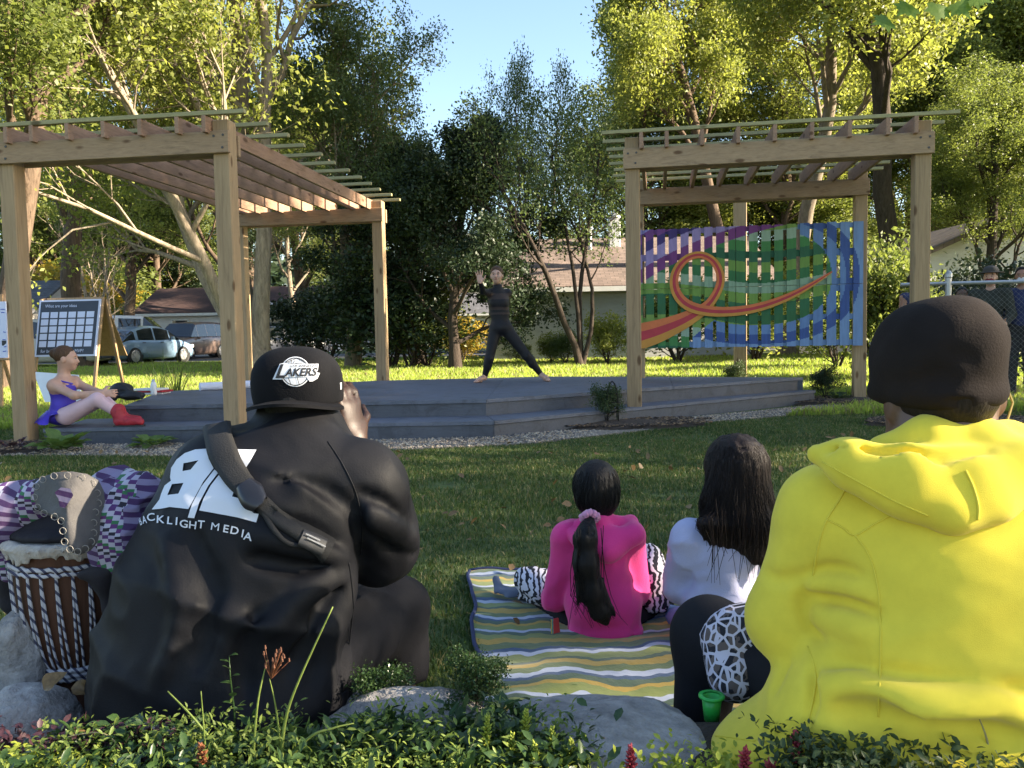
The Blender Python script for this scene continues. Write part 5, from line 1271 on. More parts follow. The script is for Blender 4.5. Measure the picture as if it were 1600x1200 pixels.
for q, sx in ((l1[2], -1), (l2[2], 1)): skin('shoe', [El((q.x+sx*.03, q.y, .05), (.08,.034,.034), .02), Cut((0,0,.014), (0,0,-1))], .01, M_SHOE, lp_)
hl = [El(np.array(lhc)+np.array((0,-.005,.022)), (.095,.108,.098), .03), El(P(1152,790,2.445), (.108,.075,.10), .05), El(P(1155,835,2.415), (.102,.045,.075), .04), Cut(lhc+V(.02,.06,0), (.25,1,0), .03)]
hl += [Cn(P(x, 820, 2.385), P(x+dx, y, 2.375+.0), .022, .004, .025) for x, dx, y in ((1100,2,842),(1118,-6,850),(1112,14,852),(1138,6,848),(1150,10,862),(1172,4,872),(1185,6,890),(1195,5,905),(1165,12,880))]
hh = skin('hair', hl, .0055, HAIR_DKB, lp_, disp=strand(.0045, 90))
strands('hair_strands', hh, HAIR_DKB, hh, 420, lhc.z+.09, P(1150,850,2.4).z, P(1150,800,2.46), 6, .010, (-3.3, .2))
for i in range(30):
    x0 = rs.uniform(1095, 1200); p0 = P(x0, rs.uniform(780, 830), 2.35); p1 = P(x0+rs.uniform(-6, 10), 850, 2.35); p2 = P(x0+rs.uniform(-14, 10), rs.uniform(860, 915), 2.357)
    MB().tube([p0, p1, p2], [.0012,.0011,.0005], 4, False).build('loose_strand', HAIR_DKB, hh)

# ---- dancer on the stage
M_SUIT = plain('black_leotard', (.0095,.0095,.012), .6, .15, 8, .1, 200, spec=.3); M_SHEER = plain('sheer_panel', (.035,.022,.019), .7, .1, 8, .1, 200)
D0 = 10.9
dz = thing('person', 'dancer in black catsuit posing on the stage with one palm raised', 'person', (0, D0, STZ))
def Q(x, y, d=D0): return P(x, y, d)
dsr, der, dwr = Q(764.5,458,10.86), Q(754,455,10.62), Q(750.5,442,10.42); dsl, del_, dwl = Q(793,458,10.94), Q(792,474,11.12), Q(783,487,11.16)
dh = Q(776,430,10.88); hp, L, ax = head_prims(dh, (-.12, -1, .02), s=1.02, neck_to=Q(778,455,10.92))
rh, rk, ra_ = Q(774,517,10.9), Q(764.5,560,10.84), Q(757,590,10.9); lh, lk, la = Q(793,517,10.9), Q(823,556,10.86), Q(846,586,10.92)
rt = V(Q(744,598,10.75).x, 10.76, STZ+.022); lt = V(Q(856,598,10.75).x, 10.74, STZ+.022)
hand = hand_prims(dwr, (-.1, .1, 1), (0,-1,.1), (1,0,.1), .98, .05, .26, .005)
legs = chain([rh, rk, ra_], [.088,.058,.036], .03)+chain([lh, lk, la], [.088,.058,.036], .03)+[El(rk+(ra_-rk)*.3, (.05,.055,.08), .04), El(lk+(la-lk)*.3, (.05,.055,.08), .04)]
torso = [El(Q(779,470), (.14,.10,.12), .1), El(Q(781,491), (.125,.09,.11), .12), El(Q(783,512), (.15,.115,.10), .1), Cn(dsr, dsl, .055, .055, .05), El(Q(773,473,10.83), (.045,.04,.045), .06), El(Q(786,473,10.84), (.045,.04,.045), .06)]
arms = chain([dsr, der, dwr], [.05,.04,.029], .03)+chain([dsl, del_, dwl], [.05,.04,.029], .03)
feet = [Cn(ra_, rt+V(.05,.03,.03), .034, .033, .02), Cn(rt+V(.05,.06,.012), rt, .034, .022, .02), Cn(la, lt+V(-.02,.06,.03), .034, .033, .02), Cn(lt+V(-.03,.11,.012), lt+V(.01,0,0), .034, .024, .02)]
feet += [Cn(rt+V(-.005+.012*i,-.01-.004*i,0), rt+V(-.03+.012*i,-.035,-.006), .012, .009, .006) for i in range(4)] + [Cn(lt+V(-.015+.012*i,0,0), lt+V(-.01+.013*i,-.04,-.006), .012, .009, .006) for i in range(4)]
thin = lambda ps, q: [dict(p, **({'ra': p['ra']-q, 'rb': p['rb']-q} if p['t'] == 'cone' else {'r': p['r']-q})) for p in ps]
skin('body', hp+hand+feet+thin(torso+legs+arms, .007)+hand_prims(dwl, (0,.3,-1), (0,1,.2), (1,0,0), 1), .0075, SK_LIGHT, dz)
face_parts(dz, L, ax, 1.02)
cutz = Cut(ra_-V(0,0,.0), (0,0,-1), .004); suit = torso+legs+arms+[Cn(Q(778.5,463,10.9), Q(777.5,449,10.89), .082, .062, .04)]
suit.append(Cut(Q(757,589,10.9), (0,0,-1), .004)); suit.append(Cut(dwr+V(0,0,.02), (0,-.75,.65), .004))
z1 = lambda y: P(778, y, D0).z
def stripes(c):
    z = c[:, 2]; x = c[:, 0]; t = z + .12*(x-Q(780,480).x)*0
    m_ = ((z < z1(459)) & (z > z1(468))) | ((z < z1(480)) & (z > z1(484))) | ((z < z1(488)) & (z > z1(492)))
    return (m_ & (np.abs(x-Q(780,480).x) < .16)).astype(int)
skin('catsuit', suit, .0085, [M_SUIT, M_SHEER], dz, disp=folds(30, .002, 99), matfn=stripes)
skin('hair', [El(L(0,-.014,.036), (.085,.100,.090), .02, ax), El(L(.0,-.12,.05), (.035,.03,.035), .02, ax), Cut(L(0,.070,.05), Vector(ax[1])*1.0-Vector(ax[2])*.5, .01)], .0075, HAIR_BRN, dz, disp=strand(.002, 93))

# ---- seated ballet dancer
M_LEO = plain('violet_leotard', (.06,.035,.42), .55, .12, 8, .15, 120); M_TIGHT = plain('pink_tights', (.62,.42,.45), .6, .08, 8, .08, 200); M_BOOT = plain('red_bootie', (.36,.018,.03), .6, .2, 12, .5, 26, bdist=.01)
sw = thing('person', 'seated ballet dancer in violet leotard and red booties on the step', 'person', (P(98,655,7.75).x, 7.75, STEPZ))
ssn, sen, shn = P(84,602,7.67), P(116,618,7.60), P(158,614,7.66); ssf, sef, shf = P(116,596,7.95), P(138,608,7.90), P(160,613,7.74)
shc = P(103,560,7.80); hp, L, ax = head_prims(shc, (1, .22, -.05), s=1.0, neck_to=P(100,592,7.81))
hn, kn, an_ = P(104,650,7.68), P(152,624,7.63), P(188,648,7.64); hf, kf, af = P(104,650,7.90), P(160,624,7.88), P(190,646,7.84)
tn = V(P(216,657,7.64).x, 7.64, STEPZ+.035); tf = V(P(214,655,7.84).x, 7.84, STEPZ+.035)
tors = [El(P(98,608,7.80), (.105,.155,.12), .06), El(P(99,632,7.79), (.10,.135,.09), .06), El(P(96,650,7.79), (.13,.16,.085), .06)]
swl = chain([hn, kn, an_], [.085,.06,.04], .03)+chain([hf, kf, af], [.085,.06,.04], .03)
body = hp + [Cn(ssn, ssf, .055, .055, .05)] + thin(tors, .006) + thin(swl, .008) + chain([ssn, sen, shn], [.046,.036,.025]) + chain([ssf, sef, shf], [.046,.036,.025]) + hand_prims(shn, (1,.25,-.05), (0,1,-.2), (.2,.3,1), .9, .4) + hand_prims(shf, (1,-.2,-.05), (0,-1,-.2), (.2,-.3,1), .9, .4)
skin('body', body, .0075, SK_LIGHT, sw); face_parts(sw, L, ax, 1.0)
skin('leotard', tors+[Cut(P(100,589,7.8), (-.35,0,1), .01), Cut((0,0,STEPZ+.004), (0,0,-1))], .009, M_LEO, sw, disp=folds(22, .003, 102, (0,0,1), 2))
for q, a in ((ssn, P(88,606,7.70)), (ssf, P(112,601,7.92))):
    MB().tube([a, q+V(.0,.02 if q is ssn else -.02,.052), P(100,600,7.7 if q is ssn else 7.9)+V(.08,0,0)], .008, 6).build('shoulder_strap', M_LEO, sw, True)
rows = []
for i in range(7):
    t = i/6; row = []
    for j in range(41):
        a = 2*math.pi*j/40; rad = .125+.13*t+.02*math.sin(a*9)*t; c = P(97,640,7.79); zz_ = c.z-.0-.11*t-.012*math.sin(a*7+1)*t
        p_ = V(c.x-.02+math.cos(a)*rad*.85, c.y+math.sin(a)*rad*.9, max(zz_, STEPZ+.006+.004*t+.004*math.sin(a*9)*t))
        if math.cos(a) > .15: p_.z = max(p_.z, c.z-.02-.02*t+.05*math.cos(a)*(1-t*.4)); p_.x -= .06*t*math.cos(a)
        row.append(p_)
    rows.append(row)
MB().grid(rows).build('skirt', M_LEO, sw, True)
skin('tights', swl+[El(P(96,650,7.79), (.10,.14,.07), .05), Cut((0,0,STEPZ+.003), (0,0,-1)), Cut(P(97,640,7.79), (-1,0,.3))], .009, M_TIGHT, sw)
for a, t_ in ((an_, tn), (af, tf)):
    b = skin('bootie', [Cn(a+V(-.03,0,.035), V(a.x+.0,a.y,STEPZ+.07), .062, .06, .03), Cn(V(a.x,a.y,STEPZ+.052), t_+V(.015,0,.006), .055, .04, .03), Cut((0,0,STEPZ+.012), (0,0,-1))], .008, M_BOOT, sw, disp=folds(30, .006, 105, (0,1,.2), 2))
    MB().prism([(a.x-.05+.0, a.y-.045), (a.x+.05, a.y-.05), (t_.x+.05, a.y-.035), (t_.x+.06, a.y), (t_.x+.05, a.y+.035), (a.x+.05, a.y+.05), (a.x-.05, a.y+.045), (a.x-.062, a.y)], STEPZ+.001, STEPZ+.015).build('sole', M_SHOE, b)
skin('hair', [El(L(0,-.02,.036), (.080,.097,.088), .02, ax), El(L(0,-.11,.045), (.038,.035,.042), .02, ax), Cut(L(0,.07,.05), Vector(ax[1])*1.0-Vector(ax[2])*.5, .01)], .0075, HAIR_BRN, sw, disp=strand(.002, 107))

# ---- people standing behind the fence
def stander(label, x, y, h, face, shirt, pants, skinm, hairm, sleeves=True, hatm=None, hatbrim=False, mask=None, seed=0, inner=None):
    r_, f_, u_ = frame(face); k = h/1.72; b = V(x, y, 0)
    g = lambda a, c, z: b+r_*(a*k)+f_*(c*k)+V(0,0,z*k)
    root = thing('person', label, 'person', (x, y, 0))
    hp, L, ax = head_prims(g(0,.02,1.60), tuple(f_), s=k, neck_to=g(0,0,1.42))
    leg = chain([g(-.09,0,.92), g(-.1,.02,.48), g(-.1,0,.09)], [.09*k,.06*k,.042*k])+chain([g(.09,0,.92), g(.1,.02,.48), g(.1,0,.09)], [.09*k,.06*k,.042*k])
    arm = chain([g(-.19,0,1.38), g(-.25,.02,1.1), g(-.2,.2,.98)], [.052*k,.042*k,.03*k])+chain([g(.19,0,1.38), g(.25,.02,1.1), g(.2,.2,.98)], [.052*k,.042*k,.03*k])
    tor = [El(g(0,0,1.25), (.165*k,.11*k,.17*k), .06, (r_, f_, u_)), El(g(0,0,1.02), (.155*k,.11*k,.14*k), .06, (r_, f_, u_)), Cn(g(-.17,0,1.38), g(.17,0,1.38), .06*k, .06*k, .04)]
    skin('body', hp+thin(leg+tor, .006)+arm+hand_prims(g(-.2,.2,.98), f_, (1,0,0), (0,0,1), k, .3)+hand_prims(g(.2,.2,.98), f_, (-1,0,0), (0,0,1), k, .3)+[Cn(g(-.1,-.03,.05), g(-.11,.14,.04), .04*k, .03*k), Cn(g(.1,-.03,.05), g(.11,.14,.04), .04*k, .03*k)], .011, skinm, root)
    face_parts(root, L, ax, k)
    big = lambda ps, q: thin(ps, -q)
    skin('shirt', big(tor, .012)+(big(arm, .014) if sleeves else [])+[Cut(g(0,0,.9), (0,0,-1)), Cut(g(0,.21,1.0), tuple(f_))], .012, shirt, root, disp=folds(14, .006, seed))
    skin('trousers', big(leg, .014)+[El(g(0,0,.95), (.16*k,.11*k,.1*k), .05, (r_, f_, u_)), Cut(g(0,0,.06), (0,0,-1))], .014, pants, root)
    for s in (-1, 1): skin('shoe', [El(g(.1*s,.06,.04), (.05*k,.13*k,.042*k), .02, (r_, f_, u_)), Cut(g(0,0,.004), (0,0,-1))], .013, M_SHOE, root)
    skin('hair', [El(L(0,-.018,.038), (.083*k,.098*k,.088*k), .02, ax), Cut(L(0,.045,.04), Vector(ax[1])-Vector(ax[2])*.5)], .01, hairm, root)
    if hatm:
        ho = skin('hat', [El(L(0,-.01,.075), (.092*k,.108*k,.075*k), .02, ax, p=2.4), Cut(L(0,0,.055), -Vector(ax[2]), .004)], .009, hatm, root)
        if hatbrim: MB().lathe([(.09,.0),(.16,-.01),(.16,-.004),(.09,.008)], L(0,0,.06), 24, ax).build('brim', hatm, ho, True)
    if mask: skin('face_mask', [El(L(0,.055,-.05), (.058*k,.062*k,.048*k), .02, ax), Cut(L(0,.03,0), -Vector(ax[1])), Cut(L(0,.0,-.015), Vector(ax[2])-Vector(ax[1])*.0)], .007, mask, root)
    return root
M_NAVY = plain('navy_cotton', (.02,.03,.10), .85, .15); M_DKG = plain('dark_cotton', (.022,.022,.024), .85, .2); M_OLIV = plain('dark_green_coat', (.025,.03,.022), .85, .2); M_MASKR = plain('maroon_mask', (.16,.02,.025), .8, .1)
stander('person in sleeveless navy top half hidden behind the right pergola post', P(1428,450,11.2).x, 11.2, 1.66, (.4,-1,0), M_NAVY, M_DKG, SK_TAN, HAIR_BLK, sleeves=False, seed=201)
stander('short person in dark clothes behind the fence post', P(1503,470,10.9).x, 10.9, 1.45, (-.5,-1,0), plain('brown_coat', (.05,.03,.025), .85, .2), M_DKG, SK_DEEP, HAIR_BLK, seed=202)
stander('person in brimmed hat maroon mask and dark coat behind the fence rail', P(1548,440,10.7).x, 10.7, 1.68, (-.8,-1,0), M_OLIV, M_DKG, SK_LIGHT, HAIR_BRN, hatm=plain('hat_grey', (.06,.055,.05), .85, .2), hatbrim=True, mask=M_MASKR, seed=203)
stander('person in navy shirt and white mask at the right edge behind the fence', P(1597,440,10.6).x, 10.6, 1.68, (-.7,-1,0), M_NAVY, M_DKG, SK_TAN, HAIR_DKB, mask=plain('white_mask', (.6,.6,.6), .8, .05), seed=204)
# ================================================================== things on the lawn
Zup = V(0,0,1)
# ---- striped picnic blanket
m, nt, b = new_mat('striped_blanket')
tc = N(nt, 'TexCoord'); sx = N(nt, 'SeparateXYZ'); nt.links.new(tc.outputs['Object'], sx.inputs[0])
nz = noise(nt, coords(nt, (2.6, .9, 1)), 1.9, 3, .55)
mu = N(nt, 'Math', operation='MULTIPLY_ADD'); nt.links.new(nz, mu.inputs[0]); mu.inputs[1].default_value = .2; nt.links.new(sx.outputs['Y'], mu.inputs[2])
sc2 = N(nt, 'Math', operation='MULTIPLY'); nt.links.new(mu.outputs[0], sc2.inputs[0]); sc2.inputs[1].default_value = 2.05
fr = N(nt, 'Math', operation='FRACT'); nt.links.new(sc2.outputs[0], fr.inputs[0])
OLV, GRN, YLW, WHT, NVY, DGR = s2l((118,128,62)), s2l((86,104,60)), s2l((168,138,50)), s2l((164,172,188)), s2l((40,70,104)), s2l((60,84,62))
col = ramp(nt, fr.outputs[0], [(0,OLV),(.09,WHT),(.14,NVY),(.18,GRN),(.27,YLW),(.35,OLV),(.42,DGR),(.47,WHT),(.51,OLV),(.6,YLW),(.64,DGR),(.70,NVY),(.735,WHT),(.79,GRN),(.87,YLW),(.95,DGR)], 'CONSTANT')
nt.links.new(col, b.inputs['Base Color']); b.inputs['Roughness'].default_value = .9; b.inputs['Sheen Weight'].default_value = .2
nt.links.new(bump(nt, noise(nt, coords(nt), 24, 4), .5, .008), b.inputs['Normal']); M_BLKT = m
bl = thing('picnic_blanket', 'green yellow and white wavy striped blanket on the grass', 'blanket', (.45, 2.6, 0))
def blc(u, v):
    a = V(-.185, 3.27, 0).lerp(V(-.075, 1.93, 0), v); c_ = V(1.25, 3.22, 0).lerp(V(1.2, 1.86, 0), v)
    return a.lerp(c_, u)
NU, NV = 60, 60; rows = []
for j in range(NV+1):
    row = []
    for i in range(NU+1):
        p_ = blc(i/NU, j/NV); z_ = float(groundz(p_.x, p_.y))+.022+.012*float(fbm(p_.x*5, p_.y*5, 0, 77, 3))
        p_.x += .012*float(vnoise(p_.y*6, 0, 0, 4))*(1-i/NU); row.append(V(p_.x, p_.y, z_))
    rows.append(row)
MB().grid(rows).build('cloth', M_BLKT, bl, True)
edge = [r[0] for r in rows]; MB().tube([p+V(0,0,.001) for p in edge], .007, 6).build('binding', plain('navy_binding', (.02,.03,.09), .8, .1), bl, True)
edge = rows[0]; MB().tube([p+V(0,0,.001) for p in edge], .007, 6).build('binding', MATS['navy_binding'], bl, True)
edge = rows[-1]; MB().tube([p+V(0,0,.001) for p in edge], .007, 6).build('binding', MATS['navy_binding'], bl, True)
# ---- zebra fleece
def patternmat(name, scale, stretch, cols, dist=2.5, rough=.9):
    m, nt, b = new_mat(name)
    w = N(nt, 'TexWave'); w.inputs['Scale'].default_value = scale; w.inputs['Distortion'].default_value = dist; w.inputs['Detail'].default_value = 2; w.inputs['Detail Scale'].default_value = 1.6
    nt.links.new(coords(nt, stretch), w.inputs['Vector']); nt.links.new(ramp(nt, w.outputs['Fac'], cols, 'CONSTANT'), b.inputs['Base Color'])
    b.inputs['Roughness'].default_value = rough; nt.links.new(bump(nt, noise(nt, coords(nt), 120, 3), .4, .003), b.inputs['Normal']); return m
M_ZEB = patternmat('zebra_fleece', 16, (1, .6, 1.3), [(0, (.012,.012,.02)), (.48, (.6,.58,.66))], 9)
zb = skin('zebra_throw', chain([P(822,905,2.86), P(852,922,2.76)], [.045,.05], .03)+chain([P(812,940,2.88), P(850,955,2.80)], [.03,.035], .03)+chain([P(850,915,2.82), P(930,905,2.95), P(1015,880,2.84)], [.05,.06,.05], .04)+chain([P(1012,868,2.80), P(1024,905,2.74), P(1022,985,2.70)], [.045,.055,.05], .03)+[Cut((0,0,.03), (0,0,-1))], .008, M_ZEB, None, disp=folds(26, .009, 301, (.5,.2,.9), 2))
tag(zb, 'black and white zebra print throw across the children\'s laps', 'throw')
M_DEN = plain('grey_denim', (.10,.12,.17), .9, .2, 12, .4, 260)
dj = skin('denim_jacket', [El(P(805,935,2.92), (.085,.06,.04), .03), El(P(795,955,2.86), (.06,.05,.03), .03), Cn(P(775,905,3.0), P(790,960,2.84), .02, .022, .03), Cn(P(820,960,2.86), P(850,975,2.80), .028, .02, .03), Cut((0,0,.03), (0,0,-1))], .0075, M_DEN, None, disp=folds(22, .009, 305, (.3,.8,.4), 2.5))
tag(dj, 'grey denim jacket crumpled at the left edge of the blanket', 'jacket')
pt_ = P(867,978,2.53); MB().box(pt_, (.032,.006,.045), frame((.6,-1,.2)), .002).build('striped_patch', patternmat('patch_stripes', 5, (1,1,30), [(0,(.5,.05,.05)),(.3,(.1,.35,.3)),(.5,(.5,.4,.1)),(.7,(.03,.03,.05))], .2), gp)
# ---- patterned bag and green pouch by the yellow person
m, nt, b = new_mat('patterned_cotton'); vo = N(nt, 'TexVoronoi'); vo.feature = 'DISTANCE_TO_EDGE'; vo.inputs['Scale'].default_value = 46
nt.links.new(coords(nt, (1, 1, .8)), vo.inputs['Vector']); f = noise(nt, coords(nt), 40, 2)
base = ramp(nt, f, [(0, (.012,.012,.02)), (.5, (.11,.085,.08))], 'CONSTANT'); ln = ramp(nt, vo.outputs['Distance'], [(0, (1,1,1)), (.09, (0,0,0))], 'CONSTANT')
nt.links.new(mixc(nt, base, (.55,.52,.62), ln), b.inputs['Base Color']); b.inputs['Roughness'].default_value = .85; M_PATT = m
pb_ = skin('patterned_bag', [El(P(1150,1005,1.735), (.078,.06,.085), .03), El(P(1150,1055,1.70), (.06,.06,.06), .03), El(P(1185,985,1.72), (.05,.05,.06), .03)], .008, M_PATT, None, disp=folds(20, .007, 311))
tag(pb_, 'soft bag in black white and brown print on the lap by the yellow sleeve', 'bag')
gpch = thing('green_pail', 'bright green plastic pail beside the yellow hoodie', 'pail', P(1118,1110,1.63)); M_GRNP = plain('green_plastic', (.03,.42,.06), .35, .06, bstr=.03)
c_ = P(1112,1102,1.62); MB().lathe([(.0,-.03),(.015,-.03),(.02,.018),(.018,.018),(.013,-.026),(0,-.026)], c_, 18).build('cup', M_GRNP, gpch, True)
MB().lathe([(.018,.017),(.026,.017),(.026,.021),(.018,.021)], c_, 18).build('rim', M_GRNP, gpch, True)

# ---- djembe drum with its cloth
DC = P(122,1060,2.0); DC = V(DC.x, 2.02, .0)
dj_ = thing('djembe_drum', 'carved djembe drum laced with white rope beside the person in black', 'drum', (DC.x, DC.y, .06))
M_DWOOD = wood('drum_wood', (.10,.042,.022), 2); M_ROPE = None
m, nt, b = new_mat('drum_rope'); w = N(nt, 'TexWave'); w.inputs['Scale'].default_value = 26; w.inputs['Distortion'].default_value = 1.0; w.wave_type = 'BANDS'; w.bands_direction = 'DIAGONAL'
nt.links.new(coords(nt), w.inputs['Vector']); nt.links.new(ramp(nt, w.outputs['Fac'], [(0, (.05,.05,.09)), (.3, (.48,.46,.47))], 'CONSTANT'), b.inputs['Base Color']); b.inputs['Roughness'].default_value = .9; M_ROPE = m
zt = P(128,838,2.02).z; zr = P(128,1030,2.02).z; zb_ = .02
prof = [(.0, zb_), (.10, zb_), (.098, zb_+.03), (.075, zr-.035), (.078, zr-.02), (.110, zr+.03), (.128, zr+.12), (.135, zr+.2), (.136, zt-.02), (.136, zt), (.0, zt)]
MB().lathe(prof, (DC.x, DC.y, 0), 36).build('shell', M_DWOOD, dj_, True)
def rad_at(z):
    for (r0, z0), (r1, z1_) in zip(prof[1:-1], prof[2:-1]):
        if z0 <= z <= z1_: return r0+(r1-r0)*(z-z0)/(z1_-z0)
    return .15
sk = skin('goat_skin', [El((DC.x, DC.y, zt+.003), (.143,.143,.010), .01, p=2.6), *[Cn((DC.x+.142*math.cos(a), DC.y+.142*math.sin(a), zt+.002), (DC.x+.149*math.cos(a+.1), DC.y+.149*math.sin(a+.1), zt-.022-.010*math.sin(a*5)), .009, .005, .015) for a in np.linspace(0, 2*math.pi, 40)]], .007, plain('goat_hair', (.42,.37,.31), .95, .25, 30, .8, 140, sheen=.3, bdist=.006), dj_, disp=strand(.004, 320))
def ringm(z, r, t, wob=0.0, n=60): return [V(DC.x+(r+wob*math.sin(i*2.6))*math.cos(2*math.pi*i/n), DC.y+(r+wob*math.sin(i*2.6))*math.sin(2*math.pi*i/n), z+wob*math.cos(i*2.6)) for i in range(n+1)]
for z, r, t in ((zt-.045, .141, .006), (zt-.058, .142, .005), (zr+.0, .105, .007), (zr-.012, .098, .007), (zr+.014, .112, .006)):
    MB().tube(ringm(z, r, t, .0025), t, 6, False).build('rope_ring', M_ROPE, dj_, True)
nrope = 26
for i in range(nrope):
    for sgn in (0, 1):
        a0 = 2*math.pi*(i+.25)/nrope; a1 = 2*math.pi*(i+.25+(.5 if sgn else -.0))/nrope; pts = []
        for k in range(7):
            t = k/6; z = (zt-.05)*(1-t)+(zr+.01)*t; a = a0+(a1-a0)*t; r = rad_at(z)+.007; pts.append(V(DC.x+r*math.cos(a), DC.y+r*math.sin(a), z))
        MB().tube(pts, .0029, 5, False).build('lacing_rope', M_ROPE, dj_, True)
# purple strip-woven cloth over the drum
m, nt, b = new_mat('kente_cloth'); tcv = coords(nt, (1, 1, 1)); sx = N(nt, 'SeparateXYZ'); nz2 = noise(nt, tcv, 5, 2)
wp = N(nt, 'VectorMath', operation='SCALE'); wp.inputs['Scale'].default_value = 1.0; nt.links.new(tcv, wp.inputs[0]); nt.links.new(wp.outputs[0], sx.inputs[0])
q1 = N(nt, 'Math', operation='MULTIPLY_ADD'); nt.links.new(sx.outputs['X'], q1.inputs[0]); q1.inputs[1].default_value = 9.0; nt.links.new(nz2, q1.inputs[2])
q2 = N(nt, 'Math', operation='MULTIPLY_ADD'); nt.links.new(sx.outputs['Z'], q2.inputs[0]); q2.inputs[1].default_value = 17.0; nt.links.new(nz2, q2.inputs[2])
stp = N(nt, 'Math', operation='FLOOR'); q2b = N(nt, 'Math', operation='MULTIPLY'); nt.links.new(sx.outputs['X'], q2b.inputs[0]); q2b.inputs[1].default_value = 75; nt.links.new(q2b.outputs[0], stp.inputs[0])
q3 = N(nt, 'Math', operation='MULTIPLY_ADD'); nt.links.new(stp.outputs[0], q3.inputs[0]); q3.inputs[1].default_value = .16; nt.links.new(q2.outputs[0], q3.inputs[2])
fr2 = N(nt, 'Math', operation='FRACT'); nt.links.new(q3.outputs[0], fr2.inputs[0])
cA = ramp(nt, fr2.outputs[0], [(0,(.42,.40,.47)),(.2,(.085,.03,.13)),(.36,(.36,.33,.42)),(.5,(.018,.016,.025)),(.62,(.42,.40,.46)),(.74,(.11,.03,.135)),(.88,(.035,.15,.06))], 'CONSTANT')
q4 = N(nt, 'Math', operation='MULTIPLY_ADD'); nt.links.new(sx.outputs['Z'], q4.inputs[0]); q4.inputs[1].default_value = 42.0; nt.links.new(q1.outputs[0], q4.inputs[2]); fr3 = N(nt, 'Math', operation='FRACT'); nt.links.new(q4.outputs[0], fr3.inputs[0])
cB = ramp(nt, fr3.outputs[0], [(0,(.055,.022,.085)),(.5,(.22,.18,.28))], 'CONSTANT')
frx = N(nt, 'Math', operation='FRACT'); nt.links.new(q1.outputs[0], frx.inputs[0]); gt = N(nt, 'Math', operation='GREATER_THAN'); gt.inputs[1].default_value = .52; nt.links.new(frx.outputs[0], gt.inputs[0])
nt.links.new(mixc(nt, cA, cB, gt.outputs[0]), b.inputs['Base Color']); b.inputs['Roughness'].default_value = .85
nt.links.new(bump(nt, noise(nt, coords(nt), 160, 3), .3, .003), b.inputs['Normal']); M_KENTE = m
kc = chain([P(-25,830,2.0), P(20,800,1.99), P(62,778,1.98)], [.06,.06,.045], .04)+chain([P(145,775,2.03), P(185,772,2.02), P(222,778,2.0)], [.035,.052,.055], .04)+chain([P(178,800,1.93), P(190,845,1.90), P(188,880,1.895)], [.05,.05,.028], .05)+[Cn(P(60,790,2.06), P(160,785,2.08), .045, .045, .04), Cn(P(-10,840,1.97), P(15,890,1.98), .05, .02, .04)]
kcl = skin('patterned_cloth', kc, .0065, M_KENTE, None, disp=creases(15, .018, 330, (.7,.2,.6), 2.5, 2)); tag(kcl, 'purple white and green strip-woven cloth bundled over the drum', 'cloth')
M_BLKC = plain('black_lining', (.012,.010,.014), .85, .2, 10, .3, 150)
bs = skin('drum_bag', chain([P(5,850,2.02), P(20,930,2.05), P(50,1010,2.04), P(62,1050,2.0)], [.035,.03,.022,.018], .03)+chain([P(168,850,1.92), P(165,900,1.88), P(172,950,1.88)], [.022,.03,.02], .03)+[Cn(P(128,898,1.855), P(176,890,1.855), .012, .012, .02), El((DC.x, DC.y, zt+.022), (.135,.135,.022), .03), Cn((DC.x-.12, DC.y-.04, zt+.03), (DC.x+.12, DC.y-.03, zt+.04), .03, .035, .04)], .0075, M_BLKC, None, disp=folds(22, .006, 335)); tag(bs, 'black drum bag hanging open round the djembe', 'bag')
# leather flap
M_LTH = plain('grey_leather', (.075,.07,.068), .8, .25, 9, .5, 60, bdist=.006)
ol = [(52,775),(55,757),(66,745),(85,739),(108,738),(132,742),(150,752),(158,768),(160,785),(155,800),(152,818),(152,835),(148,850),(138,862),(125,867),(112,863),(103,850),(100,832),(97,815),(86,808),(68,802),(57,792)]
lf = thing('leather_flap', 'dark grey leather drum ornament with stitched scalloped edge', 'leather ornament', P(105,860,1.80))
olp = [P(x, y, 1.83-.0006*(y-740)+.00002*(x-105)**2) for x, y in ol]; cen = P(107,790,1.795)
mb = MB(); n = len(olp); rings = [[cen.lerp(p, t)+V(0,-.006*(1-t*t),0) for p in olp] for t in (.04,.3,.55,.8,1.0)]
for r_ in rings: mb.v += r_
for i in range(len(rings)-1):
    for k in range(n): a = i*n+k; b2 = i*n+(k+1)%n; mb.f.append((a, b2, b2+n, a+n))
mb.f.append(tuple(range(n))[::-1]); bk = len(mb.v); mb.v += [p+V(0,.012,0) for p in olp]; mb.f.append(tuple(range(bk, bk+n))[::-1])
for k in range(n): mb.f.append((4*n+k, 4*n+(k+1)%n, bk+(k+1)%n, bk+k))
mb.build('leather', M_LTH, lf, True)
M_THR = plain('pale_thread', (.25,.23,.2), .8, .1, bstr=0)
for k in range(0, n):
    p_ = cen.lerp(olp[k], .92)+V(0,-.004,0); r0 = .0075
    MB().tube([p_+V(math.cos(a)*r0, -.002, math.sin(a)*r0) for a in np.linspace(0, 6.28, 9)], .0009, 4, False).build('stitch', M_THR, lf)
win = [P(x, y, 1.795) for x, y in ((90,768),(100,760),(114,762),(119,772),(113,782),(106,792),(98,790),(96,778))]
mb = MB(); mb.v = [p+V(0,-.012,0) for p in win]; mb.f = [tuple(range(len(win)))]; mb.build('cloth_inset', M_KENTE, lf)

